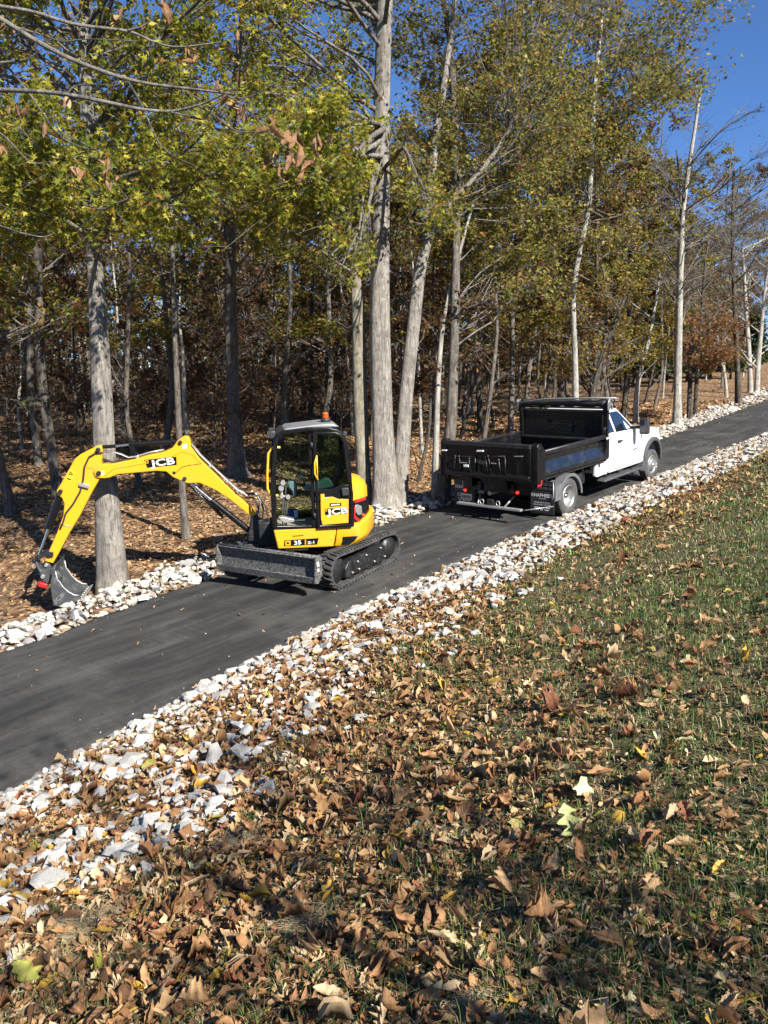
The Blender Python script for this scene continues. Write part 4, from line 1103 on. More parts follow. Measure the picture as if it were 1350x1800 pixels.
# ---- tailgate, lamps, hitch, flaps on the rear plane
XT = BX0 - 0.03
mb = MB(); mb.box((XT + 0.03, 0, 1.30), (0.05, 2.02, 0.72)); tg = bed(mb.build('tailgate', M['black'], TRK, bevel=0.008))
mb = MB(); mb.box((XT + 0.01, 0, 1.69), (0.12, 2.04, 0.09)); bed(mb.build('tailgate_rim', M['black_dusty'], tg, bevel=0.012))
mb = MB(); mb.prism([(XT + 0.03, 0.94), (XT - 0.05, 0.97), (XT - 0.05, 1.02), (XT + 0.03, 1.12)], -1.0, 1.0); bed(mb.build('tailgate_sill', M['black'], tg, bevel=0.006))
for y in (-0.99, -0.72, 0.99, 0.15):
    mb = MB(); mb.box((XT, y, 1.32), (0.03, 0.06, 0.62)); bed(mb.build('tailgate_rib', M['black'], tg, bevel=0.008))
def rq(l): return t_rear(zr(l), XT - 0.02)
for corners in ([(240, 300), (412, 300), (412, 458), (275, 455)], [(490, 300), (664, 300), (670, 466), (520, 462)]):
    P = rq(corners)
    for i, (a, b) in enumerate(zip(P, P[1:] + P[:1])):
        if i == 3: continue
        mb = MB(); mb.tube([(XT - 0.02, a[0], a[1]), (XT - 0.02, b[0], b[1])], 0.014, 6); mb.build('door_frame_bar', M['black_dusty'] if i != 2 else M['bare'], tg)
    mb = MB(); mb.prism([P[0], P[1], P[2], (P[3][0] + 0.1, P[3][1])], XT - 0.012, XT + 0.006, 'x'); sd = mb.build('chute_door', M['black'], tg, bevel=0.006)
for l in ([(243, 300), (240, 350), (232, 430)], [(275, 300), (285, 370), (292, 432)], [(362, 320), (362, 370), (378, 435)], [(520, 300), (535, 360), (545, 440)], [(500, 310), (510, 380), (525, 440)], [(610, 330), (618, 380), (628, 440)]):
    P = rq(l); mb = MB(); mb.tube([(XT - 0.026, a, b) for a, b in P], 0.016, 6); mb.ball((XT - 0.026, P[0][0], P[0][1]), 0.03, 6); mb.build('latch_chain', M['black_dusty'], tg)
for l, m_ in (([(290, 350), (335, 352), (335, 358), (290, 356)], 'bare'), ([(545, 356), (585, 358), (585, 364), (545, 362)], 'bare'), ([(312, 370), (352, 372), (352, 390), (316, 388)], 'sticker'), ([(128, 243), (166, 244), (166, 254), (128, 253)], 'sticker'), ([(424, 248), (478, 248), (478, 260), (424, 260)], 'sticker'), ([(432, 335), (490, 340), (485, 370), (436, 362)], 'plastic'), ([(740, 298), (805, 298), (805, 304), (740, 304)], 'bare')):
    P = t_rear(zr(l), XT - 0.05); mb = MB(); mb.prism(P, XT - 0.056, XT + 0.02, 'x'); mb.build('latch_plate' if m_ != 'sticker' else 'reflective_tape', M[m_], tg)
# left corner latches
for l in ([(100, 280), (112, 330), (108, 420), (120, 450)], [(75, 420), (95, 440), (120, 455)]):
    P = rq(l); mb = MB(); mb.tube([(XT + 0.02, a, b) for a, b in P], 0.022, 6); mb.build('corner_latch', M['black_dusty'], tg)
XL = -0.75
mb = MB(); mb.box((XL, 0, 0.72), (0.06, 1.7, 0.24)); lb = mb.build('lamp_bar', M['black'], TRK, bevel=0.008)
for q in ((327, 586), (767, 608)):
    (y, z), = t_rear(zr([q]), XL - 0.05)
    mb = MB(); mb.lathe([(0.001, -0.045), (0.03, -0.038), (0.038, -0.005), (0.038, 0.02)], (XL - 0.03, y, z), 'x', 18); mb.build('tail_lamp', M['lamp'], TRK)
for s in (-1, 1):
    mb = MB(); mb.box((XL + 0.4, s * 0.43, 0.74), (0.9, 0.08, 0.2)); mb.build('frame_end', M['black_dusty'], TRK)
# bumper bar with hitch and its struts
pb = t_rear(zr([(262, 706), (410, 716), (520, 728), (640, 735), (800, 742)]), XL - 0.32)
yb0, yb1 = pb[0][0], pb[-1][0]; zb = sum(b for a, b in pb) / len(pb)
mb = MB(); mb.box((XL - 0.30, (yb0 + yb1) / 2, zb), (0.12, abs(yb1 - yb0), 0.05)); bb_ = mb.build('step_bar', M['bare'], TRK, bevel=0.008)
for y in (-0.35, 0.35):
    mb = MB(); mb.tube([(XL - 0.28, y, zb + 0.02), (XL - 0.02, y * 1.25, zb + 0.22)], 0.02, 6); mb.build('strut', M['bare'], bb_)
mb = MB(); mb.box((XL - 0.12, 0, zb + 0.08), (0.34, 0.1, 0.1)); mb.box((XL - 0.3, 0, zb + 0.09), (0.03, 0.16, 0.16)); mb.build('hitch_receiver', M['black_dusty'], bb_, bevel=0.01)
for y in (-0.2, 0.22):
    ringp = [(XL - 0.30, y + 0.045 * math.cos(k_ * math.pi / 6), zb + 0.09 + 0.055 * math.sin(k_ * math.pi / 6)) for k_ in range(13)]
    mb = MB(); mb.tube(ringp, 0.012, 6); mb.build('chain_ring', M['bare'], bb_)
(py_, pz_), = t_rear(zr([(338, 642)]), XL - 0.05)
mb = MB(); mb.box((XL - 0.05, py_, pz_), (0.006, 0.30, 0.15)); lp_ = mb.build('licence_plate', M['bare'], TRK, bevel=0.004)
mb = MB(); mb.box((XL - 0.035, py_, pz_ + 0.10), (0.026, 0.16, 0.30)); mb.build('plate_bracket', M['black'], lp_)
for k_ in range(5):
    mb = MB(); mb.box((XL - 0.055, py_ + 0.1 - 0.05 * k_, pz_), (0.004, 0.028, 0.07)); mb.build('plate_print', M['plastic'], lp_)
# mud flaps with white print
XM = -0.39
RTr = Matrix(((0, 0, -1, 0), (-1, 0, 0, 0), (0, 1, 0, 0), (0, 0, 0, 1)))     # text upright on a rearward face
for s in (-1, 1):
    yc = s * 0.92 + (s + 1) * 0.12
    mb = MB(); mb.box((XM, yc, 0.50), (0.014, 0.60, 0.74)); mf_ = mb.build('mud_flap', M['plastic'], TRK, bevel=0.004)
    mb = MB(); mb.ring([(yc - 0.27, 0.17), (yc + 0.27, 0.17), (yc + 0.27, 0.62), (yc - 0.27, 0.62)], 0.008, 0, 0.003); n_ = len(mb.v)
    mb.v = [(XM - 0.0075 - b, a, c) for a, b, c in mb.v]; mb.build('moulded_border', M['flare'], mf_)
    for r in range(2):
        for q in range(4):
            mb = MB(); mb.box((XM - 0.009, yc - 0.21 + 0.14 * q, 0.70 + 0.09 * r), (0.008, 0.11, 0.055)); mb.build('moulded_panel', M['flare'], mf_, bevel=0.004)
    for tx, h, z, b in (('KNAPHEIDE', 0.075, 0.545, 0.02), ('SINCE 1848', 0.024, 0.475, 0.0), ('KNAPHEIDE TRUCK', 0.032, 0.385, 0.0), ('EQUIPMENT CENTER', 0.032, 0.335, 0.0)):
        text_part('lettering', tx, h, M['sticker'], mf_, Matrix.Translation((XM - 0.010, yc, z)) @ RTr, 0.95 if h > 0.05 else 1.0, b)
    for z, w_ in ((0.27, 11), (0.225, 9)):
        for k_ in range(w_):
            if k_ in (3, 6): continue
            mb = MB(); mb.box((XM - 0.009, yc + (k_ - (w_ - 1) / 2) * 0.036, z), (0.003, 0.022, 0.024)); mb.build('small_print', M['sticker'], mf_)
    mb = MB(); mb.tube([(XM, s * 1.19, 0.86), (XM - 0.01, s * 1.2, 0.55), (XM - 0.01, s * 1.16, 0.45)], 0.014, 6); mb.build('flap_stay', M['bare'], mf_)
    mb = MB(); mb.tube([(XL - 0.26, s * 0.85, zb), (XM - 0.05, s * 1.22, zb + 0.02)], 0.012, 6); mb.build('flap_rod', M['bare'], bb_)
    # tread-plate fender over the dual wheels
    out = []; inn = []
    for i in range(12):
        a = math.radians(8 + 130 * i / 11)
        out.append((RX + 0.55 * math.cos(a), WR + 0.52 * math.sin(a))); inn.append((RX + 0.525 * math.cos(a), WR + 0.495 * math.sin(a)))
    out += [(-0.08, 0.80), (-0.32, 0.80), (-0.33, 0.42)]; inn += [(-0.07, 0.775), (-0.295, 0.775), (-0.305, 0.42)]
    mb = MB(); mb.prism(out + inn[::-1], s * 0.66, s * 1.20); fd = mb.build('wheel_fender', M['tread'], TRK, bevel=0.004)
    mb = MB(); mb.prism([(-0.33, 0.42), (-0.33, 0.80), (-0.08, 0.80), (-0.03, 0.60), (-0.05, 0.42)], s * 1.185, s * 1.20); mb.build('side_plate', M['tread'], fd)
    band = []; bin_ = []
    for i in range(14):
        a = math.radians(0 + 165 * i / 13)
        band.append((RX + 0.56 * math.cos(a), WR + 0.53 * math.sin(a))); bin_.append((RX + 0.49 * math.cos(a), WR + 0.46 * math.sin(a)))
    mb = MB(); mb.prism(band + bin_[::-1], s * 1.195, s * 1.21); mb.build('fender_lip', M['tread'], fd)
# ------------------------------------------------------------ trees
def bark_material(name, c0, c1, c2, lichen=None, amt=0.0, fiss=1.0):
    m, nt, b = new_mat(name)
    L = nt.links.new
    v = coords(nt, 'Object', (1, 1, 0.16))
    n1 = noise(nt, v, 17 * fiss, 10, 0.8, 0.8)
    v2 = coords(nt, 'Object')
    n2 = noise(nt, v2, 3.2, 8, 0.75)
    r = ramp(nt, n1.outputs['Fac'], [(0.38, c0), (0.49, c1), (0.62, c2)])
    r2 = ramp(nt, n2.outputs['Fac'], [(0.32, (0.55, 0.54, 0.52)), (0.5, (0.95, 0.94, 0.92)), (0.7, (1.2, 1.18, 1.14))])
    ml = nd(nt, 'ShaderNodeMix', data_type='RGBA', blend_type='MULTIPLY'); ml.inputs['Factor'].default_value = 1
    L(r.outputs[0], ml.inputs['A']); L(r2.outputs[0], ml.inputs['B'])
    out = ml.outputs['Result']
    if lichen:
        n3 = noise(nt, v2, 7.5, 7, 0.7)
        r3 = ramp(nt, n3.outputs['Fac'], [(0.55, (0, 0, 0)), (0.66, (amt,) * 3)])
        mx = nd(nt, 'ShaderNodeMix', data_type='RGBA'); mx.inputs['B'].default_value = (*lichen, 1)
        L(r3.outputs[0], mx.inputs['Factor']); L(out, mx.inputs['A']); out = mx.outputs['Result']
    L(out, b.inputs['Base Color'])
    b.inputs['Roughness'].default_value = 0.92
    b.inputs['Specular IOR Level'].default_value = 0.2
    bump(nt, n1.outputs['Fac'], b, 1.0, 0.05)
    return m
BARK = {
    'grey': bark_material('grey_bark', (0.09, 0.08, 0.07), (0.23, 0.21, 0.185), (0.34, 0.32, 0.285), (0.40, 0.40, 0.34), 0.5),
    'lichen': bark_material('lichen_bark', (0.10, 0.09, 0.07), (0.23, 0.21, 0.16), (0.33, 0.31, 0.25), (0.34, 0.31, 0.18), 0.7),
    'dark': bark_material('dark_bark', (0.02, 0.017, 0.014), (0.065, 0.055, 0.045), (0.13, 0.115, 0.10), (0.2, 0.2, 0.17), 0.4),
    'mid': bark_material('brown_grey_bark', (0.04, 0.035, 0.03), (0.12, 0.105, 0.09), (0.21, 0.19, 0.165), (0.28, 0.28, 0.24), 0.4),
    'pale': bark_material('pale_bark', (0.13, 0.12, 0.10), (0.34, 0.325, 0.29), (0.46, 0.44, 0.40), (0.2, 0.19, 0.15), 0.5),
    'twig': bark_material('twig_bark', (0.07, 0.06, 0.055), (0.15, 0.135, 0.12), (0.25, 0.23, 0.21)),
}
def leaf_material(name, trans=0.4, veins=False, gloss=0.25, blotch=None):
    m, nt, b = new_mat(name)
    L = nt.links.new
    at = nd(nt, 'ShaderNodeAttribute', attribute_name='Col')
    col = at.outputs['Color']
    v = coords(nt, 'Object')
    n1 = noise(nt, v, blotch or (40 if veins else 9), 5, 0.65)
    rr = ramp(nt, n1.outputs['Fac'], [(0.32, (0.42, 0.38, 0.36)), (0.46, (0.85, 0.82, 0.8)), (0.68, (1.25, 1.22, 1.15))] if blotch else [(0.3, (0.66, 0.65, 0.64)), (0.7, (1.22, 1.2, 1.14))])
    ml = nd(nt, 'ShaderNodeMix', data_type='RGBA', blend_type='MULTIPLY'); ml.inputs['Factor'].default_value = 1
    L(col, ml.inputs['A']); L(rr.outputs[0], ml.inputs['B']); col = ml.outputs['Result']
    if veins:
        uv = nd(nt, 'ShaderNodeAttribute', attribute_name='leaf_uv')
        sx = nd(nt, 'ShaderNodeSeparateXYZ'); L(uv.outputs['Vector'], sx.inputs[0])
        ab = nd(nt, 'ShaderNodeMath', operation='ABSOLUTE'); L(sx.outputs[0], ab.inputs[0])
        mid = nd(nt, 'ShaderNodeMath', operation='LESS_THAN'); L(ab.outputs[0], mid.inputs[0]); mid.inputs[1].default_value = 0.06
        sl = nd(nt, 'ShaderNodeMath', operation='MULTIPLY_ADD'); L(ab.outputs[0], sl.inputs[0]); sl.inputs[1].default_value = -0.22; L(sx.outputs[1], sl.inputs[2])
        fr = nd(nt, 'ShaderNodeMath', operation='MULTIPLY'); L(sl.outputs[0], fr.inputs[0]); fr.inputs[1].default_value = 9.0
        ff = nd(nt, 'ShaderNodeMath', operation='FRACT'); L(fr.outputs[0], ff.inputs[0])
        lt = nd(nt, 'ShaderNodeMath', operation='LESS_THAN'); L(ff.outputs[0], lt.inputs[0]); lt.inputs[1].default_value = 0.14
        mxm = nd(nt, 'ShaderNodeMath', operation='MAXIMUM'); L(mid.outputs[0], mxm.inputs[0]); L(lt.outputs[0], mxm.inputs[1])
        k_ = nd(nt, 'ShaderNodeMath', operation='MULTIPLY'); L(mxm.outputs[0], k_.inputs[0]); k_.inputs[1].default_value = 0.38
        mx = nd(nt, 'ShaderNodeMix', data_type='RGBA'); mx.inputs['B'].default_value = (0.42, 0.30, 0.17, 1)
        L(k_.outputs[0], mx.inputs['Factor']); L(col, mx.inputs['A']); col = mx.outputs['Result']
        bump(nt, mxm.outputs[0], b, 0.35, 0.003)
    L(col, b.inputs['Base Color'])
    b.inputs['Roughness'].default_value = 0.55 if not veins else 0.7
    b.inputs['Specular IOR Level'].default_value = gloss
    tr = nd(nt, 'ShaderNodeBsdfTranslucent'); L(col, tr.inputs[0])
    ms = nd(nt, 'ShaderNodeMixShader'); ms.inputs[0].default_value = trans
    L(b.outputs[0], ms.inputs[1]); L(tr.outputs[0], ms.inputs[2])
    L(ms.outputs[0], nt.nodes['Material Output'].inputs['Surface'])
    return m
LEAF = leaf_material('tree_leaf', 0.5)
DEADLEAF = leaf_material('dry_leaf', 0.22, True, 0.3)
BIGLEAF = leaf_material('crisp_dry_leaf', 0.2, True, 0.35, 3.5)
def pal(*rows):
    w = np.array([r[0] for r in rows], float); return w / w.sum(), np.array([r[1:] for r in rows], float)
PAL = {
    'green': pal((4, .20, .23, .03), (4.5, .30, .30, .038), (2, .11, .15, .022), (3.5, .40, .35, .05), (1, .38, .24, .035), (0.6, .24, .11, .03)),
    'olive': pal((4, .17, .19, .036), (4, .26, .24, .047), (3, .35, .28, .07), (2, .26, .15, .045), (1.5, .34, .22, .075), (2, .075, .09, .022), (0.2, .30, .08, .03)),
    'ochre': pal((3, .30, .22, .035), (3, .20, .16, .035), (3, .22, .12, .04), (2, .12, .11, .03), (2, .36, .25, .05)),
    'brown': pal((4, .14, .075, .032), (3, .095, .05, .024), (3, .20, .115, .055), (1, .055, .032, .018), (0.8, .11, .10, .03)),
    'rust': pal((4, .26, .11, .035), (3, .20, .075, .028), (3, .32, .17, .05), (1, .14, .06, .025), (1, .2, .15, .04)),
    'yellow': pal((4, .36, .28, .035), (3, .26, .23, .035), (2, .17, .17, .03), (1, .34, .18, .03)),
    'cedar': pal((4, .030, .048, .014), (3, .045, .065, .018), (2, .02, .032, .01)),
    'dull': pal((4, .14, .11, .075), (3, .10, .085, .06), (2, .18, .13, .08), (1, .09, .09, .03)),
}
# leaf outlines: unit length along +y
def fan(pts):
    v = [(0, 0.35, 0)] + pts; n = len(pts)
    return np.array(v, float), np.array([(0, 1 + i, 1 + (i + 1) % n) for i in range(n)])
_star = []
for a, r in ((-90, .32), (-50, .30), (-25, .62), (0, .22), (22, .70), (50, .24), (90, .72), (130, .24), (158, .70), (180, .22), (205, .62), (230, .30)):
    _star.append((r * math.cos(math.radians(a)) * 0.85, 0.35 + r * math.sin(math.radians(a)) * 0.95, 0.22 * (r * math.cos(math.radians(a))) ** 2 * (1 if a % 50 else -1) - 0.25 * (r * math.sin(math.radians(a))) ** 2))
LSTAR = fan(_star)
LOVAL = (np.array([(0, 0, 0), (0.30, 0.45, 0.08), (0, 1, 0), (-0.30, 0.45, 0.08)], float), np.array([(0, 1, 2), (0, 2, 3)]))
def random_frames(n, up=0.6, g=rng):
    """n rotation matrices whose third axis leans upwards"""
    z = g.normal(size=(n, 3)); z[:, 2] = np.abs(z[:, 2]) + up
    z /= np.linalg.norm(z, axis=1)[:, None]
    a = g.normal(size=(n, 3)); x = np.cross(a, z); x /= np.linalg.norm(x, axis=1)[:, None]
    y = np.cross(z, x)
    return np.stack([x, y, z], 2)
def scatter(shape, P, R, size, col):
    """copies of one outline as one array mesh"""
    v, f = shape; n = len(P); k_ = len(v)
    V = np.einsum('nij,kj->nki', R, v) * np.asarray(size)[:, None, None] + P[:, None, :]
    F = f[None] + (np.arange(n) * k_)[:, None, None]
    return V.reshape(-1, 3), F.reshape(-1, f.shape[1]), np.repeat(col, k_, 0)
def pick(p, n, g=rng, jit=0.18):
    w, c = PAL[p]
    return np.clip(c[g.choice(len(w), n, p=w)] * (1 + g.normal(size=(n, 1)) * jit), 0.004, 0.6)
def sticks(P0, P1, r0, r1):
    """three-sided tapering twigs"""
    n = len(P0); d = P1 - P0; d /= np.linalg.norm(d, axis=1)[:, None] + 1e-9
    a = np.cross(d, np.array([0.3, 0.2, 0.93])); a /= np.linalg.norm(a, axis=1)[:, None] + 1e-9
    b = np.cross(d, a)
    V = []
    for P, r in ((P0, r0), (P1, r1)):
        for k_ in range(3):
            an = 2 * math.pi * k_ / 3
            V.append(P + (a * math.cos(an) + b * math.sin(an)) * np.asarray(r).reshape(-1, 1))
    V = np.stack(V, 1).reshape(-1, 3)
    f = np.array([(0, 1, 4, 3), (1, 2, 5, 4), (2, 0, 3, 5)])
    F = (f[None] + (np.arange(n) * 6)[:, None, None]).reshape(-1, 4)
    return V, F
def bezier(a, b, c, n):
    t = np.linspace(0, 1, n)[:, None]
    return (1 - t) ** 2 * a + 2 * t * (1 - t) * b + t * t * c
def trunk_mesh(path, radii, sides=14, flare=1.0, g=rng):
    """bark tube with root flare and slightly uneven girth"""
    path = np.asarray(path, float); radii = np.asarray(radii, float)
    L = np.concatenate([[0], np.cumsum(np.linalg.norm(np.diff(path, axis=0), axis=1))])
    n = max(8, int(L[-1] / 0.45))
    s = np.linspace(0, 1, n) ** 1.15 * L[-1]
    s = np.unique(np.concatenate([s, [0.08, 0.18, 0.32, 0.5]])); s = s[s <= L[-1]]; n = len(s)
    P = np.stack([np.interp(s, L, path[:, i]) for i in range(3)], 1)
    if n > 6:                                    # soften corners
        for _ in range(2): P[1:-1] = 0.25 * P[:-2] + 0.5 * P[1:-1] + 0.25 * P[2:]
    R = np.interp(s, L, radii) * (1 + flare * 0.55 * np.exp(-s / 0.22))
    ph = g.uniform(0, 6.28, 4)
    an = np.arange(sides) * 2 * math.pi / sides
    V = []
    for i in range(n):
        lob = 1 + 0.05 * np.sin(3 * an + ph[0] + 0.3 * s[i]) + 0.03 * np.sin(5 * an + ph[1] - 0.5 * s[i]) + 0.22 * flare * math.exp(-s[i] / 0.2) * np.sin(4 * an + ph[2])
        lob = lob * (1 + 0.03 * math.sin(1.7 * s[i] + ph[3]))
        V.append(np.stack([P[i, 0] + R[i] * lob * np.cos(an), P[i, 1] + R[i] * lob * np.sin(an), np.full(sides, P[i, 2])], 1))
    V = np.concatenate(V)
    V[:sides, 2] -= 0.25
    i, j = np.meshgrid(np.arange(n - 1), np.arange(sides), indexing='ij')
    j2 = (j + 1) % sides
    F = np.stack([(i * sides + j).ravel(), (i * sides + j2).ravel(), ((i + 1) * sides + j2).ravel(), ((i + 1) * sides + j).ravel()], 1)
    return np_mesh('trunk', V, F, smooth=True)
def at_height(path, radii, z):
    path = np.asarray(path, float)
    i = int(np.clip(np.searchsorted(path[:, 2], z), 1, len(path) - 1))
    k_ = np.clip((z - path[i - 1, 2]) / max(1e-6, path[i, 2] - path[i - 1, 2]), 0, 1)
    return path[i - 1] + (path[i] - path[i - 1]) * k_, radii[i - 1] + (radii[i] - radii[i - 1]) * k_
def limb_curve(path, radii, c, g, rise=0.35, n=7, zmin=None):
    zb, zt = path[0][2], path[-1][2]
    c = np.asarray(c, float)
    base = np.asarray(path[0], float)
    hd = math.hypot(c[0] - base[0], c[1] - base[1])
    za = np.clip(c[2] - rise * hd - g.uniform(0, 0.8), (zb + 0.25 * (min(c[2], zt) - zb)) if zmin is None else min(zmin + g.uniform(0, 1.0), zt - 0.2), zt - 0.1)
    a, r = at_height(path, radii, za)
    m_ = 0.5 * (a + c) + np.array([0, 0, 0.10 * hd]) + g.normal(size=3) * 0.08 * hd
    cur = bezier(a, m_, c, n)
    cur[1:-1] += g.normal(size=(n - 2, 3)) * 0.045 * max(0.5, hd)
    cur[1:-1] = 0.25 * cur[:-2] + 0.5 * cur[1:-1] + 0.25 * cur[2:]
    return cur, min(r * 0.42, 0.010 + 0.011 * np.linalg.norm(c - a))
def crown(blobs, path, radii, palette, leaf=(0.11, 0.17), shape=LOVAL, density=1.0, twigs=9, g=rng, bark='twig', up=0.5, thin=1.0, zmin=None):
    """blobs: rows (x,y,z,r,leaves). Returns limb curves, twig mesh arrays, leaf mesh arrays"""
    limbs = []; T0 = []; T1 = []; TR = []; LP = []; 
    for x, y, z, r, nl in blobs:
        cur, r0 = limb_curve(path, radii, (x, y, z), g, zmin=zmin)
        limbs.append((cur, np.linspace(r0, 0.010, len(cur)) * thin))
        nt_ = max(3, int(twigs * g.uniform(0.8, 1.2)))
        st = cur[g.integers(len(cur) // 2, len(cur), nt_)]
        d = g.normal(size=(nt_, 3)); d[:, 2] = d[:, 2] * 0.45 + 0.05
        d /= np.linalg.norm(d, axis=1)[:, None]
        en = np.array([x, y, z]) + d * r * g.uniform(0.55, 1.1, (nt_, 1))
        T0.append(st); T1.append(en); TR.append(np.full(nt_, 0.009))
        # side twigs
        k_ = g.integers(0, nt_, nt_ * 2); tt = g.uniform(0.35, 0.95, (nt_ * 2, 1))
        s2 = st[k_] + (en[k_] - st[k_]) * tt
        e2 = s2 + (d[k_] * 0.5 + g.normal(size=(nt_ * 2, 3)) * 0.5) * r * 0.45
        T0.append(s2); T1.append(e2); TR.append(np.full(nt_ * 2, 0.005))
        nl = int(nl * density)
        if nl:
            A = np.concatenate([st, s2, s2]); B = np.concatenate([en, e2, e2])
            q = g.integers(0, len(A), nl); u = g.uniform(0.25, 1.05, (nl, 1))
            LP.append(A[q] + (B[q] - A[q]) * u + g.normal(size=(nl, 3)) * 0.09 * r)
    T0, T1, TR = np.concatenate(T0), np.concatenate(T1), np.concatenate(TR)
    tw = sticks(T0, T1, TR, TR * 0.35)
    lv = None
    if LP:
        P = np.concatenate(LP); n = len(P)
        size = g.uniform(leaf[0], leaf[1], n) * np.where(g.uniform(size=n) < 0.3, 0.7, 1.0); cols_ = pick(palette, n, g)
        Rf = random_frames(n, up, g)
        if shape is LSTAR:                         # lobed leaves with plain, edge-on ones between
            h = int(n * 0.42)
            a1 = scatter(LSTAR, P[:h], Rf[:h], size[:h], cols_[:h]); a2 = scatter(LOVAL, P[h:], Rf[h:], size[h:] * 1.05, cols_[h:])
            lv = (np.concatenate([a1[0], a2[0]]), np.concatenate([a1[1], a2[1] + len(a1[0])]), np.concatenate([a1[2], a2[2]]))
        else: lv = scatter(shape, P, Rf, size, cols_)
    return limbs, tw, lv
def limbs_arrays(limbs, sides=5):
    VV = []; FF = []; k_ = 0
    an = np.arange(sides) * 2 * math.pi / sides
    for cur, rad in limbs:
        n = len(cur)
        d = np.gradient(cur, axis=0); d /= np.linalg.norm(d, axis=1)[:, None] + 1e-9
        a = np.cross(d, np.array([0.13, 0.21, 0.97])); a /= np.linalg.norm(a, axis=1)[:, None] + 1e-9
        b = np.cross(d, a)
        V = cur[:, None, :] + (a[:, None, :] * np.cos(an)[None, :, None] + b[:, None, :] * np.sin(an)[None, :, None]) * rad[:, None, None]
        i, j = np.meshgrid(np.arange(n - 1), np.arange(sides), indexing='ij'); j2 = (j + 1) % sides
        F = np.stack([(i * sides + j).ravel(), (i * sides + j2).ravel(), ((i + 1) * sides + j2).ravel(), ((i + 1) * sides + j).ravel()], 1)
        VV.append(V.reshape(-1, 3)); FF.append(F + k_); k_ += n * sides
    return np.concatenate(VV), np.concatenate(FF)
def build_tree(name, label, base, path, radii, bark, blobs, palette, leaf=(0.11, 0.17), shape=LOVAL, density=1.0, twigs=12, group=None, sides=14, flare=1.0, g=rng, up=0.5, forks=(), limb_bark=None, thin=1.0, zmin=None, stem_bark=None):
    base = np.asarray(base, float)
    root = tag(empty(name, loc=base), label, 'tree', group)
    lp = np.asarray(path, float) - base
    link('trunk', trunk_mesh(lp, radii, sides, flare, g), BARK[bark], root)
    for fp, fr in forks:                          # further stems or big limbs with a course of their own
        V, F = limbs_arrays([(np.asarray(fp, float) - base, np.asarray(fr, float))], 9)
        link('stem', np_mesh('stem', V, F, smooth=True), BARK[stem_bark or bark], root)
    if len(blobs):
        bl = np.array(blobs, float); bl[:, :3] -= base
        limbs, tw, lv = crown(bl, lp, radii, palette, leaf, shape, density, twigs, g, up=up, thin=thin, zmin=None if zmin is None else zmin - base[2])
        big = [l for l in limbs if l[1][0] > 0.03][:10]
        ids = set(id(l) for l in big)
        for l in big:
            V, F = limbs_arrays([l], 7); link('limb', np_mesh('limb', V, F, smooth=True), BARK[limb_bark or bark], root)
        rest = [l for l in limbs if id(l) not in ids]
        V, F = tw
        if rest:
            V2, F2 = limbs_arrays(rest, 5); F = np.concatenate([F, F2 + len(V)]); V = np.concatenate([V, V2])
        tag(link('twigs', np_mesh('twigs', V, F, smooth=True), BARK['twig'], root), kind='stuff')
        if lv is not None:
            tag(link('crown', np_mesh('crown', lv[0], lv[1], lv[2]), LEAF, root), kind='stuff')
    return root
def px_at(px, py, y):
    """pixel -> world point on the upright plane at distance y"""
    d = ray(px, py); t = y / d[1]
    return CAM + d * t
def px_path(pts, y=None, top=None, dy=0.0):
    """pts: (px, py, width px) from the base up; depth from the ground under the base"""
    P0, t0 = hit(pts[0][0], pts[0][1])
    y = P0[1] if y is None else y
    path = []; rad = []
    for i, (a, b, w) in enumerate(pts):
        q = px_at(a, b, y + dy * i)
        path.append(q); rad.append(0.5 * w * (q[1] / ray(a, b)[1]) / FPX)
    path[0][2] = gz(path[0][0], path[0][1])
    if top is not None:
        a, b = path[-2], path[-1]
        dr = (b - a) / np.linalg.norm(b - a)
        while path[-1][2] < top:
            dr = dr + rng.normal(size=3) * 0.05; dr[2] = max(dr[2], 0.6); dr /= np.linalg.norm(dr)
            path.append(path[-1] + dr * 1.5); rad.append(max(0.03, rad[-1] * 0.88))
    return path, rad
def px_blobs(n, xr, yr, y0, dy, r, leaves, g=rng):
    """n leaf masses over a rectangle of the picture at distance y0 + dy"""
    out = []
    for i in range(n):
        y = y0 + g.uniform(*dy)
        q = px_at(g.uniform(*xr), g.uniform(*yr), y)
        out.append((q[0], q[1], q[2], g.uniform(*r), leaves))
    return out

# ---- the trees that can be told apart
# grey oak beside the bucket
p, r = px_path([(200, 1034, 50), (188, 870, 41), (180, 720, 36), (170, 520, 29), (157, 330, 26), (150, 160, 22), (148, 0, 20)], top=15)
Y1 = p[0][1]
bl = px_blobs(30, (-160, 420), (190, 400), Y1, (-3.0, 1.5), (0.55, 0.95), 400) + px_blobs(12, (-100, 330), (300, 430), Y1, (-2.0, 2.0), (0.5, 0.7), 380) + px_blobs(26, (-200, 460), (-120, 190), Y1, (-1.5, 3.0), (0.6, 1.0), 330) + px_blobs(36, (-350, 520), (-900, -100), Y1, (-3.5, 4.0), (1.0, 1.5), 330)
build_tree('oak_tree', 'thick grey trunk rising beside the excavator bucket with yellow-green leaves', p[0], p, r, 'grey', bl, 'green', (0.07, 0.14), LSTAR, sides=22, flare=0.4, zmin=px_at(165, 420, Y1)[2])
# slim leaning sapling seen under the boom
p, r = px_path([(327, 946, 15), (319, 840, 12), (312, 700, 10.5), (306, 560, 9), (303, 430, 8), (300, 300, 7)], top=9)
bl = px_blobs(9, (230, 380), (180, 420), p[0][1], (-1, 1.5), (0.4, 0.7), 150)
build_tree('sapling', 'slim grey sapling trunk standing alone beneath the excavator boom', p[0], p, r, 'mid', bl, 'green', (0.09, 0.14), LSTAR, sides=10, flare=0.5)
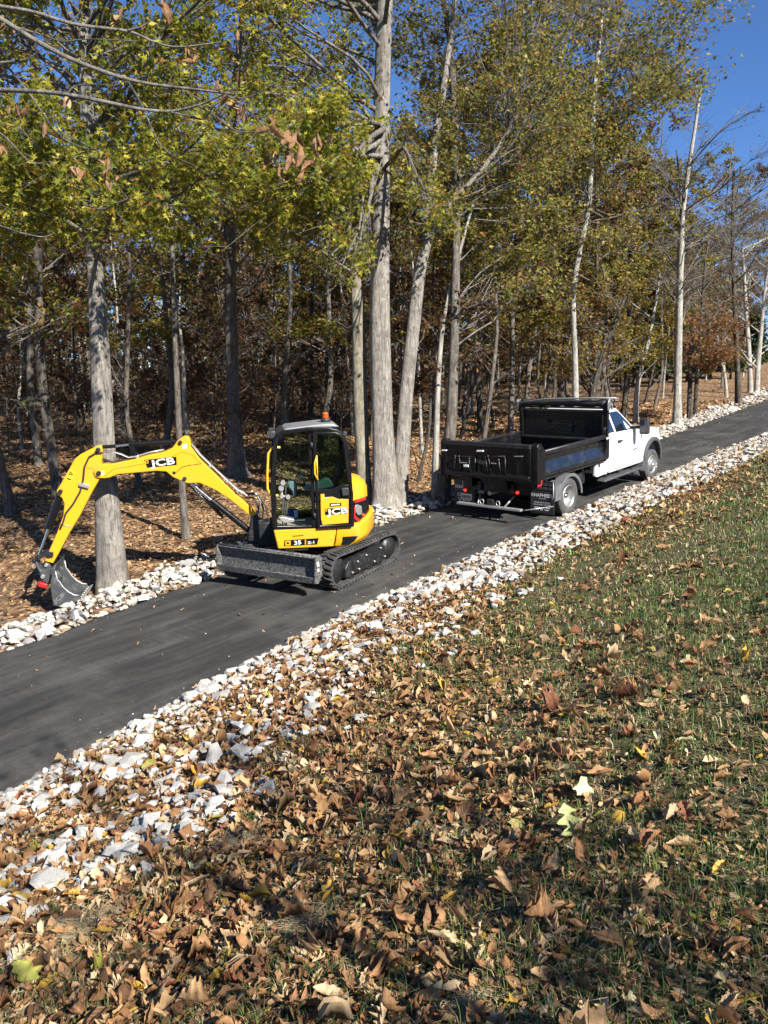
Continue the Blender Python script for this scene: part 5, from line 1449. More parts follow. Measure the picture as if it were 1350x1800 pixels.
# dark trunk further in
p, r = px_path([(418, 840, 33), (413, 760, 25), (408, 640, 22), (404, 470, 20), (402, 300, 18)], top=17)
bl = px_blobs(24, (280, 560), (20, 400), p[0][1], (-3, 3), (0.7, 1.1), 260) + px_blobs(36, (100, 700), (-600, 60), p[0][1], (-4, 4), (1.0, 1.6), 330)
build_tree('oak_tree', 'dark stout trunk with spreading root flare between boom and excavator cab', p[0], p, r, 'mid', bl, 'green', (0.08, 0.14), LSTAR, sides=18)
# the clump behind the excavator
p, r = px_path([(680, 894, 50), (675, 820, 41), (672, 740, 38), (668, 600, 36), (669, 450, 34), (671, 300, 30), (672, 150, 29), (677, 0, 27)], top=20)
Y5 = p[0][1]
bl = px_blobs(26, (420, 700), (190, 430), Y5, (-5.0, -1.5), (0.55, 0.95), 400) + px_blobs(6, (500, 640), (410, 490), Y5, (-4.5, -2.5), (0.4, 0.6), 170) + px_blobs(7, (680, 800), (300, 400), Y5, (-3.5, -1.0), (0.4, 0.7), 160) + px_blobs(18, (400, 680), (-40, 190), Y5, (-2, 3.0), (0.6, 1.0), 300) + px_blobs(34, (280, 900), (-800, -20), Y5, (-4, 4), (1.1, 1.7), 340)
build_tree('oak_tree', 'tallest thick pale grey trunk in the clump behind the excavator', p[0], p, r, 'grey', [b_ for b_ in bl if not (b_[1] < Y5 + 0.5 and abs(675 + FPX * b_[0] / (b_[1] * math.cos(PITCH) - (b_[2] - 4) * math.sin(PITCH)) - 672) < 52)], 'green', (0.08, 0.145), LSTAR, sides=22, flare=0.5, zmin=px_at(670, 300, Y5)[2])
p, r = px_path([(641, 888, 27), (636, 780, 25), (632, 700, 24), (630, 560, 22), (624, 450, 20), (612, 390, 16), (600, 320, 12)], y=Y5 + 0.25, top=9)
f1, fr1 = px_path([(628, 470, 12), (633, 390, 10), (640, 300, 8), (640, 200, 6)], y=Y5 + 0.2)
bl = px_blobs(12, (470, 640), (250, 420), Y5, (-1.0, 1.5), (0.5, 0.9), 240)
f1[0] = px_at(628, 470, Y5 + 0.22)
build_tree('oak_tree', 'lichen-covered slimmer trunk touching the clump behind the excavator cab', p[0], p, r, 'lichen', bl, 'green', (0.10, 0.16), LSTAR, sides=16, flare=0.4, forks=[(f1, fr1)])
p, r = px_path([(700, 884, 28), (706, 790, 26), (714, 680, 25), (727, 570, 23), (737, 470, 22), (748, 410, 21), (775, 368, 17), (815, 335, 12), (860, 290, 9), (900, 220, 6)], y=Y5 + 0.3)
f1, fr1 = px_path([(745, 425, 20), (752, 360, 17), (765, 250, 14), (785, 120, 11), (800, 0, 9)], y=Y5 + 0.4); f1[0] = px_at(745, 425, Y5 + 0.3)
bl = px_blobs(42, (700, 1010), (20, 400), Y5, (-0.5, 4.5), (0.8, 1.25), 420) + px_blobs(20, (650, 1100), (-450, 20), Y5, (-2, 5), (1.2, 1.8), 260)
build_tree('oak_tree', 'trunk leaning towards the truck and arching into an olive crown', p[0], p, r, 'grey', bl, 'olive', (0.075, 0.14), LSTAR, sides=18, flare=0.6, forks=[(f1, fr1)], thin=0.5, zmin=px_at(740, 420, Y5)[2])
# pale stem and bent trunk just behind the tailgate
p, r = px_path([(765, 884, 15), (766, 800, 12), (768, 720, 10.5), (771, 640, 9), (778, 560, 7), (800, 470, 5)], top=7)
bl = px_blobs(9, (700, 860), (520, 640), p[0][1], (-0.6, 1.5), (0.4, 0.6), 70)
build_tree('sapling', 'thin pale stem with hanging brown leaves left of the tailgate', p[0], p, r, 'pale', bl, 'brown', (0.12, 0.2), LOVAL, sides=10, flare=0.3)
p, r = px_path([(776, 886, 27), (784, 820, 22), (791, 770, 20), (795, 700, 19), (798, 600, 17), (801, 470, 15), (803, 350, 13)], top=14)
bl = px_blobs(20, (760, 980), (330, 560), p[0][1], (0.5, 4.5), (0.6, 1.0), 300) + px_blobs(16, (700, 1000), (-300, 330), p[0][1], (0, 5), (0.9, 1.4), 200)
build_tree('oak_tree', 'mottled trunk sweeping up from behind the black tailgate', p[0], p, r, 'mid', bl, 'olive', (0.10, 0.16), LOVAL, sides=16, flare=0.4, thin=0.55)
# tall olive oak whose stem shows above the truck
p, r = px_path([(1012, 770, 13), (1012, 690, 11), (1010, 600, 10), (1006, 520, 9.5), (1016, 450, 9), (1034, 380, 9), (1040, 280, 9), (1045, 150, 8)], y=27.0, top=19)
bl = px_blobs(34, (880, 1235), (-40, 180), 27.0, (-3, 4), (1.1, 1.6), 460) + px_blobs(18, (880, 1090), (170, 330), 27.0, (-3, 4), (1.0, 1.5), 420) + px_blobs(16, (900, 1130), (300, 480), 27.0, (-2, 3), (0.8, 1.3), 240) + px_blobs(22, (820, 1290), (-350, -40), 27, (-3, 4), (1.4, 2.0), 260)
build_tree('oak_tree', 'crooked pale stem above the truck carrying a tall olive crown', p[0], p, r, 'pale', bl, 'olive', (0.09, 0.16), LSTAR, sides=12, flare=0.4, thin=0.6, zmin=px_at(1030, 400, 27)[2])
# small many-stemmed tree behind the cab roof
p, r = px_path([(1036, 760, 16), (1040, 690, 13), (1052, 640, 9), (1075, 580, 7), (1100, 520, 5)], y=29.0)
fk = []
for l in ([(1040, 690, 9), (1062, 610, 7), (1068, 540, 6), (1060, 470, 4)], [(1038, 700, 8), (1055, 650, 6), (1090, 610, 5), (1130, 590, 3)], [(1036, 710, 8), (1046, 640, 6), (1050, 560, 4)]):
    a, b = px_path(l, y=29.0); a[0] = px_at(l[0][0], l[0][1], 29.0); fk.append((a, b))
bl = px_blobs(26, (960, 1130), (480, 650), 29.0, (-2, 2.5), (0.5, 0.9), 150)
build_tree('dogwood_tree', 'low many-stemmed dark tree with ochre leaves behind the cab roof', p[0], p, r, 'dark', bl, 'ochre', (0.10, 0.17), LOVAL, sides=10, flare=0.3, forks=fk)
p, r = px_path([(1117, 745, 9.5), (1118, 690, 8.5), (1126, 645, 8), (1138, 612, 7), (1148, 560, 6), (1160, 480, 4.5)], top=7)
bl = px_blobs(22, (1080, 1185), (470, 640), p[0][1], (-1.5, 2), (0.5, 0.8), 130)
build_tree('sapling', 'thin pale curved stem with yellow leaves beside the cab mirror', p[0], p, r, 'pale', bl, 'yellow', (0.10, 0.17), LOVAL, sides=10, flare=0.3)
# big pale trunk at the roadside with bare forked top
p, r = px_path([(1190, 750, 17), (1191, 700, 13.5), (1193, 600, 12.5), (1195, 500, 12), (1197, 430, 11.5), (1200, 370, 8.5), (1211, 290, 7), (1222, 225, 5.5), (1232, 150, 4)], top=9.5)
Y13 = p[0][1]; fk = []
for l in ([(1197, 430, 8), (1192, 360, 6.5), (1184, 262, 5.5)], [(1199, 440, 7), (1220, 395, 6), (1260, 360, 5), (1310, 330, 4), (1350, 318, 3)], [(1196, 500, 6), (1212, 470, 5), (1240, 420, 4.5), (1290, 385, 4), (1345, 345, 3)], [(1211, 290, 5), (1240, 250, 4), (1280, 215, 3), (1310, 190, 2)], [(1196, 470, 5), (1180, 450, 4), (1150, 430, 3)], [(1194, 560, 4), (1225, 520, 3.5), (1255, 505, 2.5)]):
    l = [(q[0], q[1], q[2] * 0.45) for q in l]; l = [(q[0] + random.gauss(0, 5), q[1] + random.gauss(0, 5), q[2]) for q in l]; a, b = px_path(l, y=Y13, dy=0.25); a[0] = px_at(l[0][0], l[0][1], Y13); fk.append((a, b))
bl = px_blobs(22, (1150, 1330), (180, 470), Y13, (-2, 3), (0.7, 1.1), 16) + px_blobs(8, (1150, 1250), (440, 560), Y13, (-1, 2), (0.5, 0.8), 60)
build_tree('birch_tree', 'tall pale trunk with bare forked top standing in the roadside rocks', p[0], p, r, 'pale', bl, 'dull', (0.09, 0.15), LOVAL, sides=14, flare=0.5, forks=fk, twigs=22, limb_bark='mid', stem_bark='mid')
# dark trunk by the road further up
p, r = px_path([(1298, 712, 11), (1296, 640, 9), (1292, 560, 8), (1289, 470, 7), (1287, 400, 6), (1290, 300, 4)], top=13)
bl = px_blobs(26, (1220, 1400), (250, 560), p[0][1], (-3, 3), (0.9, 1.4), 22)
build_tree('ash_tree', 'dark slender bare-twigged trunk where the driveway climbs away', p[0], p, r, 'dark', bl, 'dull', (0.1, 0.17), LOVAL, sides=12, flare=0.4, twigs=24)
for i, (l, lab) in enumerate((([(1319, 690, 9), (1318, 640, 8), (1312, 560, 7), (1308, 480, 5)], 'upright pale trunk of the close pair beyond the driveway bend'), ([(1330, 690, 10), (1332, 640, 8.5), (1338, 580, 7), (1345, 500, 5)], 'outward-leaning pale trunk of the close pair beyond the driveway bend'))):
    p, r = px_path(l, top=12)
    bl = px_blobs(14, (1240, 1420), (380, 620), p[0][1], (-3, 4), (0.9, 1.4), 70)
    build_tree('ash_tree', lab, p[0], p, r, 'pale', bl, 'ochre' if i else 'dull', (0.12, 0.2), LOVAL, sides=10, flare=0.4)
p, r = px_path([(1212, 738, 10), (1212, 690, 8.5), (1215, 620, 7), (1218, 560, 5)], top=6.5)
bl = px_blobs(22, (1180, 1290), (545, 650), p[0][1], (-1.5, 2.5), (0.55, 0.9), 150)
build_tree('maple_tree', 'small dark-stemmed tree with rust-orange leaves behind the pale trunk', p[0], p, r, 'dark', bl, 'rust', (0.11, 0.18), LSTAR, sides=10, flare=0.3)
p, r = px_path([(1222, 731, 8), (1224, 680, 7), (1228, 620, 6), (1234, 540, 5)], top=9)
bl = px_blobs(12, (1190, 1300), (420, 580), p[0][1], (-1, 3), (0.6, 1.0), 70)
build_tree('sapling', 'slender dark stem close beside the rust-leaved tree', p[0], p, r, 'dark', bl, 'brown', (0.1, 0.17), LOVAL, sides=8, flare=0.3)
p, r = px_path([(1277, 698, 6), (1275, 660, 5.5), (1268, 630, 5), (1262, 600, 4)], top=7.5)
bl = px_blobs(12, (1220, 1310), (520, 625), p[0][1], (-2, 2), (0.7, 1.0), 90)
build_tree('sapling', 'thin pale stem leaning over the leafy slope under rusty leaves', p[0], p, r, 'pale', bl, 'rust', (0.12, 0.2), LOVAL, sides=8, flare=0.3)
# ------------------------------------------------------------ the woods behind
def generic(seed, H, r, bark, palette, z0, rad, nb, leaves, leaf=(0.16, 0.26), twigs=7, dead=0):
    """a woodland tree at the origin, used as pattern for its copies"""
    g = np.random.default_rng(seed)
    n = 7; zz = np.linspace(0, H, n)
    wob = np.cumsum(g.normal(size=(n, 2)) * 0.13 * H / 15, axis=0); wob[0] = 0
    path = [np.array([wob[i, 0], wob[i, 1], zz[i]]) for i in range(n)]
    radii = list(r * (1 - 0.85 * (zz / H) ** 0.9))
    bl = []
    for i in range(nb):
        h = g.uniform(z0, H * 1.02); k_ = (h - z0) / (H - z0)
        R = rad * (0.45 + 0.75 * math.sin(math.pi * min(1, 0.15 + 0.8 * k_)))
        a = g.uniform(0, 6.283); d = R * math.sqrt(g.uniform(0.05, 1))
        bl.append((d * math.cos(a), d * math.sin(a), h, g.uniform(0.6, 1.15) * min(1.0, rad / 2.2), leaves * g.uniform(0.5, 1.4)))
    for i in range(dead):
        a = g.uniform(0, 6.283); d = g.uniform(0.8, 1.8); bl.append((d * math.cos(a), d * math.sin(a), g.uniform(1.5, z0), 0.5, 3))
    limbs, tw, lv = crown(np.array(bl), path, radii, palette, leaf, LOVAL, 1.0, twigs, g)
    tm = trunk_mesh(path, radii, 9, 0.6, g)
    V, F = tw; V2, F2 = limbs_arrays(limbs, 4)
    wm = np_mesh('twigs', np.concatenate([V, V2]), np.concatenate([F, F2 + len(V)]), smooth=True)
    cm = np_mesh('crown', lv[0], lv[1], lv[2])
    tm.materials.append(BARK[bark]); wm.materials.append(BARK['twig']); cm.materials.append(LEAF)
    return tm, wm, cm
KIND = {
    'tall_dark': [generic(11, 17, .17, 'dark', 'olive', 5.5, 2.8, 30, 210), generic(12, 19, .18, 'mid', 'brown', 6.0, 3.2, 32, 210), generic(13, 15, .10, 'dark', 'brown', 4.0, 2.4, 26, 190, dead=4)],
    'tall_mid': [generic(21, 18, .15, 'mid', 'olive', 5.0, 2.8, 28, 180, dead=4), generic(22, 16, .11, 'mid', 'dull', 5.5, 2.2, 22, 80, dead=5)],
    'pale': [generic(31, 14, .09, 'pale', 'ochre', 5.5, 2.0, 20, 90), generic(32, 13, .08, 'pale', 'olive', 5.0, 1.8, 18, 90)],
    'brush': [generic(41, 5.5, .035, 'mid', 'brown', 1.0, 1.5, 22, 80, (0.10, 0.17)), generic(42, 7.0, .045, 'dark', 'brown', 1.6, 1.8, 26, 95, (0.10, 0.18)), generic(43, 4.0, .03, 'mid', 'brown', 0.6, 1.2, 16, 90, (0.10, 0.16)), generic(44, 6.0, .04, 'dark', 'brown', 1.2, 1.5, 20, 80, (0.1, 0.17))],
    'bright': [generic(51, 7.0, .06, 'mid', 'ochre', 1.8, 2.0, 26, 110, (0.14, 0.22)), generic(52, 9.0, .07, 'pale', 'yellow', 2.5, 2.2, 26, 90, (0.14, 0.22)), generic(53, 11, .09, 'mid', 'ochre', 3.2, 2.4, 28, 110, (0.14, 0.22))],
}
BARKWORD = {'tall_dark': 'dark-barked', 'tall_mid': 'brown-grey', 'pale': 'pale-barked', 'brush': '', 'bright': ''}
def place_word(x, y):
    u = 675 + FPX * x / y
    near = 'close' if y < 24 else ('further in' if y < 42 else 'deep in')
    if u < 470: return near + ' behind the excavator boom'
    if u < 625: return near + ' behind the excavator cab'
    if u < 760: return near + ' behind the clump of big trunks'
    if u < 960: return near + ' behind the dump bed'
    if u < 1160: return near + ' behind the white cab'
    return near + ' beyond the roadside birch'
def plant(kind, x, y, name, label, group, scale=1.0, i=None, cat='tree'):
    if kind in ('tall_dark', 'tall_mid', 'pale'): label = f'{BARKWORD[kind]} ' + label
    label = label + ', ' + place_word(x, y)
    ms = KIND[kind]; tm, wm, cm = ms[random.randrange(len(ms)) if i is None else i]
    root = tag(empty(name, loc=(x, y, gz(x, y))), label, cat, group)
    root.rotation_euler = (random.gauss(0, 0.02), random.gauss(0, 0.02), random.uniform(0, 6.28))
    root.scale = (scale, scale, scale * random.uniform(0.9, 1.1))
    link('trunk', tm, None, root)
    tag(link('twigs', wm, None, root), kind='stuff'); tag(link('crown', cm, None, root), kind='stuff')
    return root
taken = []
def free(x, y, d):
    for a, b in taken:
        if (a - x) ** 2 + (b - y) ** 2 < d * d: return False
    taken.append((x, y)); return True
# trunks whose feet the photograph shows
for px_, py_, kind, sc, i in ((103, 868, 'tall_mid', 1.05, 0), (245, 853, 'tall_mid', 0.8, 1), (146, 800, 'tall_dark', .7, 2), (60, 775, 'tall_dark', .8, 0), (336, 748, 'tall_mid', 1.0, 0), (275, 735, 'tall_dark', .8, 2), (447, 762, 'tall_dark', .8, 2), (476, 750, 'tall_mid', .7, 1), (504, 748, 'pale', 1.0, 0), (545, 752, 'tall_dark', .9, 0), (572, 760, 'tall_dark', .8, 2), (22, 905, 'tall_mid', .9, 0)):
    P, t = hit(px_, py_); free(P[0], P[1], 0.5)
    plant(kind, P[0], P[1], 'woodland_tree', 'woodland trunk in leaf litter', 'trees in the shaded woods behind the excavator', sc, i)
for px_, py_, kind, sc, i in ((735, 846, 'tall_dark', .6, 2), (742, 800, 'pale', .8, 0), (845, 762, 'tall_dark', .9, 0), (868, 752, 'tall_dark', .7, 2), (897, 772, 'tall_mid', .8, 0), (830, 730, 'pale', .8, 1), (925, 745, 'tall_dark', .8, 1), (950, 735, 'tall_mid', .8, 1), (985, 735, 'tall_dark', .8, 0), (1080, 722, 'tall_dark', .7, 2), (1150, 718, 'tall_mid', .7, 1), (1165, 700, 'pale', .8, 1), (1060, 700, 'tall_dark', .8, 0)):
    P, t = hit(px_, py_); free(P[0], P[1], 0.5)
    plant(kind, P[0], P[1], 'grove_tree', 'upright trunk in the open leafy grove', 'trees in the open grove beyond the truck', sc, i)
def fill(n, pxr, yr, kinds, dmin, name, label, group, sc=(0.8, 1.1), clear=2.5):
    k_ = 0; tries = 0
    while k_ < n and tries < 4000:
        tries += 1
        y = math.sqrt(random.uniform(yr[0] ** 2, yr[1] ** 2)); u = (random.uniform(*pxr) - 675) / FPX
        x = u * y
        s, nn = to_sn(x, y)
        if nn < edge_far(s) + clear or not free(x, y, dmin): continue
        plant(random.choice(kinds), x, y, name, label, group, random.uniform(*sc)); k_ += 1
fill(70, (-140, 720), (24, 66), ['tall_dark', 'tall_mid', 'tall_mid', 'pale', 'pale'], 1.9, 'woodland_tree', 'woodland trunk in leaf litter', 'trees in the shaded woods behind the excavator', clear=9)
fill(75, (-140, 720), (25, 60), ['brush'], 1.3, 'brown_sapling', 'bushy brown-leaved sapling under the trees', 'brown saplings under the woods', (0.8, 1.3), clear=9)
fill(40, (700, 1420), (33, 80), ['tall_dark', 'tall_mid', 'tall_dark', 'pale'], 2.5, 'grove_tree', 'upright trunk in the open leafy grove', 'trees in the open grove beyond the truck', (0.7, 1.0), clear=4)
fill(9, (790, 1270), (27, 42), ['tall_dark', 'tall_mid'], 2.2, 'grove_tree', 'upright trunk in the open leafy grove', 'trees in the open grove beyond the truck', (0.7, 0.95), clear=3)
fill(26, (700, 1300), (34, 75), ['bright'], 2.6, 'autumn_tree', 'ochre or yellow leaved small tree', 'small autumn-coloured trees beyond the truck', (0.8, 1.2), clear=5)
# dark cedars at the back of the slope
def cedar(seed):
    g = np.random.default_rng(seed); H = 6.5
    n = 2600; h = g.uniform(0.08, 1, n) ** 0.8; a = g.uniform(0, 6.283, n)
    R = 1.7 * (1 - h) ** 0.7 * np.sqrt(g.uniform(0.25, 1.0, n)) * (1 + 0.2 * np.sin(a * 5 + h * 20))
    P = np.stack([R * np.cos(a), R * np.sin(a), h * H], 1)
    V, F, C = scatter(LOVAL, P, random_frames(n, 0.2, g), g.uniform(0.25, 0.5, n), pick('cedar', n, g))
    cm = np_mesh('crown', V, F, C); cm.materials.append(LEAF)
    tm = trunk_mesh([np.array([0, 0, 0.]), np.array([0, 0, H * 0.9])], [0.12, 0.02], 8, 0.4, g); tm.materials.append(BARK['dark'])
    return tm, cm
CED = [cedar(61), cedar(62)]
for i, (px_, y) in enumerate(((1140, 58), (1165, 62), (1200, 60), (1240, 66), (1275, 63), (1095, 64), (1310, 72))):
    x = (px_ - 675) / FPX * y
    root = tag(empty('cedar_tree', loc=(x, y, gz(x, y))), 'dense dark green cedar standing at the back of the slope', 'tree', 'dark cedars at the back of the slope')
    root.scale = (random.uniform(.8, 1.1),) * 2 + (random.uniform(.7, 1.05),); root.rotation_euler.z = random.uniform(0, 6)
    link('trunk', CED[i % 2][0], None, root); tag(link('crown', CED[i % 2][1], None, root), kind='stuff')
# the far wood: one mass of stems and leaves closing the view
g = np.random.default_rng(77)
n = 560
yy = g.uniform(66, 120, n); xx = (g.uniform(-500, 1900, n) - 675) / FPX * yy
s_, n_ = to_sn(xx, yy); ok = n_ > edge_far(s_) + 12; xx, yy = xx[ok], yy[ok]; n = len(xx)
zz = ground_z(xx, yy); hh = g.uniform(9, 17, n)
P0 = np.stack([xx, yy, zz - 0.3], 1); P1 = P0 + np.stack([g.normal(size=n) * 0.4, g.normal(size=n) * 0.4, hh], 1)
V, F = sticks(P0, P1, g.uniform(0.09, 0.2, n), np.full(n, 0.03))
wood = tag(link('far_wood', np_mesh('far_wood', V, F), BARK['mid']), 'far mass of bare stems and dull autumn foliage closing the view', 'woodland', kind='stuff')
m_ = 95
k_ = np.repeat(np.arange(n), m_); N = len(k_)
hz = g.uniform(0.03, 1.05, N) ** 1.15
P = P0[k_] + np.stack([g.normal(size=N) * 1.8, g.normal(size=N) * 1.8, hz * hh[k_]], 1)
col = np.where((g.uniform(size=N) < 0.35)[:, None], pick('brown', N, g), np.where((g.uniform(size=N) < 0.5)[:, None], pick('dull', N, g), pick('olive', N, g)))
V, F, C = scatter(LOVAL, P, random_frames(N, 0.3, g), g.uniform(0.45, 0.9, N), col)
tag(link('foliage', np_mesh('foliage', V, F, C), LEAF, wood), kind='stuff')
# ------------------------------------------------------------ rocks
def rock_material():
    m, nt, b = new_mat('white_limestone')
    L = nt.links.new
    v = coords(nt, 'Object')
    at = nd(nt, 'ShaderNodeAttribute', attribute_name='Col')
    n1 = noise(nt, v, 14, 8, 0.7); n2 = noise(nt, v, 60, 5, 0.7)
    r = ramp(nt, n1.outputs['Fac'], [(0.32, (0.6, 0.57, 0.52)), (0.5, (0.95, 0.945, 0.93)), (0.8, (1.1, 1.09, 1.06))])
    ml = nd(nt, 'ShaderNodeMix', data_type='RGBA', blend_type='MULTIPLY'); ml.inputs['Factor'].default_value = 1
    L(at.outputs['Color'], ml.inputs['A']); L(r.outputs[0], ml.inputs['B'])
    L(ml.outputs['Result'], b.inputs['Base Color'])
    b.inputs['Roughness'].default_value = 0.85; b.inputs['Specular IOR Level'].default_value = 0.25
    ad = nd(nt, 'ShaderNodeMath', operation='ADD'); L(n1.outputs['Fac'], ad.inputs[0]); L(n2.outputs['Fac'], ad.inputs[1])
    bump(nt, ad.outputs[0], b, 0.5, 0.02)
    return m
ROCK = rock_material()
def rock_shape(g):
    """angular broken stone: hull of points with a couple of sheared-off faces"""
    P = g.normal(size=(15, 3)); P /= np.linalg.norm(P, axis=1)[:, None]
    P *= g.uniform(0.75, 1.0, (15, 1)) * np.array([1.0, g.uniform(0.6, 0.9), g.uniform(0.42, 0.7)])
    for _ in range(2):
        nn = g.normal(size=3); nn /= np.linalg.norm(nn); d = P @ nn; lim = 0.5 * d.max(); P -= np.outer(np.clip(d - lim, 0, None), nn)
    bm = bmesh.new()
    for p in P: bm.verts.new(p)
    r = bmesh.ops.convex_hull(bm, input=bm.verts)
    bmesh.ops.delete(bm, geom=[x for x in set(r['geom_interior'] + r['geom_unused']) if isinstance(x, bmesh.types.BMVert)], context='VERTS')
    bmesh.ops.triangulate(bm, faces=bm.faces)
    bm.verts.ensure_lookup_table(); bm.verts.index_update()
    v = np.array([x.co for x in bm.verts]); f = np.array([[y.index for y in x.verts] for x in bm.faces]); bm.free()
    return v, f
g = np.random.default_rng(5)
SHAPES = [rock_shape(g) for _ in range(28)]
def strip_w(s): return np.interp(s, [-2, 1.3, 2.8, 5.3, 7, 9.9, 16, 30, 60], [3.6, 3.5, 3.5, 3.1, 2.8, 2.5, 2.9, 3.0, 3.0])
def yaw(n, g, tilt=0.5):
    a = g.uniform(0, 6.283, n); Rz = np.zeros((n, 3, 3)); Rz[:, 0, 0] = np.cos(a); Rz[:, 0, 1] = -np.sin(a); Rz[:, 1, 0] = np.sin(a); Rz[:, 1, 1] = np.cos(a); Rz[:, 2, 2] = 1
    b = g.normal(size=n) * tilt; Rx = np.zeros((n, 3, 3)); Rx[:, 0, 0] = 1; Rx[:, 1, 1] = np.cos(b); Rx[:, 1, 2] = -np.sin(b); Rx[:, 2, 1] = np.sin(b); Rx[:, 2, 2] = np.cos(b)
    return np.einsum('nij,njk->nik', Rx, Rz)
def project(P):
    """world points -> photograph pixels and depth"""
    q = P - CAM; cp, sp = math.cos(PITCH), math.sin(PITCH)
    dep = q[:, 1] * cp - q[:, 2] * sp; up = q[:, 1] * sp + q[:, 2] * cp
    dep_ = np.where(dep < 0.3, 0.3, dep)
    return 675 + FPX * q[:, 0] / dep_, 900 - FPX * up / dep_, dep
def in_view(P, m=160):
    a, b, d = project(P)
    return (d > 0.5) & (a > -m) & (a < 1350 + m) & (b > -m) & (b < 1800 + m)
rows = []
def add_rocks(n, fs, fd, size, side, layers, g):
    s = fs(n); d = fd(s)
    nn = edge_near(s) - d if side < 0 else edge_far(s) + d
    x, y = from_sn(s, nn)
    R = np.exp(g.normal(size=n) * 0.42) * size * 0.5
    z = ground_z(x, y) + R * 0.08 + g.uniform(0, layers, n)
    rows.append(np.stack([x, y, z, R, np.full(n, side)], 1))
# near verge: clean and thick uphill, half drowned in leaves downhill
add_rocks(8000, lambda n: g.uniform(8.5, 33, n), lambda s: (g.beta(1.15, 1.25, len(s))) * (strip_w(s) + 0.1), 0.118, -1, 0.05, g)
add_rocks(1500, lambda n: g.uniform(33, 62, n), lambda s: g.uniform(0, 2.6, len(s)), 0.19, -1, 0.05, g)
add_rocks(1100, lambda n: g.uniform(-2, 9, n), lambda s: g.exponential(0.42, len(s)), 0.12, -1, 0.04, g)
# downhill: rocks in loose clusters
cs = g.uniform(-1, 9, 60); cd = g.uniform(0.3, 3.3, 60)
def clus(n): 
    global _ci
    _ci = g.integers(0, 60, n); return cs[_ci] + g.normal(size=n) * 0.22
add_rocks(800, clus, lambda s: np.clip(cd[_ci] + g.normal(size=len(s)) * 0.2, 0.05, 3.5), 0.12, -1, 0.04, g)
add_rocks(500, lambda n: g.uniform(-1, 9, n), lambda s: g.uniform(0.1, 1, len(s)) * strip_w(s), 0.10, -1, 0.05, g)
# fines between the bigger stones
add_rocks(5000, lambda n: g.uniform(-1, 30, n), lambda s: g.uniform(0, 1.0, len(s)) * strip_w(s), 0.042, -1, 0.02, g)
add_rocks(1500, lambda n: g.uniform(0, 30, n), lambda s: g.uniform(-0.05, 1.3, len(s)), 0.045, 1, 0.03, g)
# woods side: a low ridge of rocks
add_rocks(4600, lambda n: g.uniform(0, 40, n), lambda s: g.beta(1.5, 1.7, len(s)) * np.interp(s, [0, 8, 12, 25, 40], [1.25, 1.25, 1.1, 1.1, 1.3]) - 0.05, 0.14, 1, 0.12, g)
add_rocks(900, lambda n: g.uniform(40, 75, n), lambda s: g.uniform(0, 1.4, len(s)), 0.2, 1, 0.1, g)
A = np.concatenate(rows)
# a few pale slabs in the leaves
slab = []
for px_, py_, R in ((205, 1462, .13), (255, 1455, .14), (150, 1512, .15), (185, 1512, .13), (240, 1485, .17), (290, 1480, .16), (40, 1590, .14), (20, 1630, .15), (60, 1610, .12), (150, 1555, .12), (395, 1395, .16), (360, 1420, .14), (270, 1275, .12), (600, 1110, .09), (140, 1355, .10), (460, 1325, .12), (420, 1370, .16), (30, 1685, .13), (120, 1620, .10), (330, 1380, .1), (575, 1230, .1), (520, 1300, .11), (240, 1275, .12), (480, 1110, .09)):
    P, t = hit(px_, py_); slab.append((P[0], P[1], P[2] + R * 0.08, R * 0.78, -1))
A = np.concatenate([A, np.array(slab)])
A = A[in_view(A[:, :3], 250)]
# keep clear of machines and trunks: nothing under the wheels
pa, pb, dep = project(A[:, :3])
vis = (pa > 0) & (pa < 1350) & (pb > 0) & (pb < 1800)
score = np.where(vis, A[:, 3] / dep, 0)
order = np.argsort(-score)
Rm = yaw(len(A), g, 0.35)
base = np.array([0.46, 0.45, 0.43]) * (1 + g.normal(size=(len(A), 1)) * 0.2)
base[g.uniform(size=len(A)) < 0.12] *= np.array([0.62, 0.60, 0.57])
base[g.uniform(size=len(A)) < 0.42] *= np.array([0.90, 0.82, 0.70])
base = np.clip(base, 0.15, 0.68)
kind = g.integers(0, len(SHAPES), len(A))
RM = []; RM_H = [v[:, 2] for v, f in SHAPES]
for i, (v, f) in enumerate(SHAPES):
    me = np_mesh('rock', v, f, np.tile(np.clip(np.array([0.46, 0.45, 0.43]) * g.uniform(0.7, 1.2), 0, 0.68), (len(v), 1)))
    me.materials.append(ROCK); RM.append(me)
top = order[:300]; rest = order[300:]
for i in top:
    o = link('limestone_rock', RM[kind[i]])
    o.matrix_world = Matrix.Translation(A[i, :3]) @ Matrix(Rm[i].tolist()).to_4x4() @ Matrix.Scale(float(A[i, 3]), 4)
    hz_ = np.ptp(RM_H[kind[i]]); form = 'flat' if hz_ < 0.95 else ('blocky' if hz_ > 1.15 else 'wedge-shaped')
    big = 'large ' if A[i, 3] > 0.115 else ('small ' if A[i, 3] < 0.09 else '')
    if A[i, 4] < 0:
        si, ni_ = to_sn(A[i, 0], A[i, 1]); di = float(edge_near(si)) - ni_
        where = 'at the near edge of the driveway' if di < 0.6 else ('half sunk in brown leaves on the verge' if di < 2.2 else 'where the verge meets the grass bank')
    else: where = 'in the ridge beside the woods, opposite the grass bank'
    tag(o, f'{big}{form} white limestone rock {where}', 'rock', 'white limestone rocks beside the driveway')
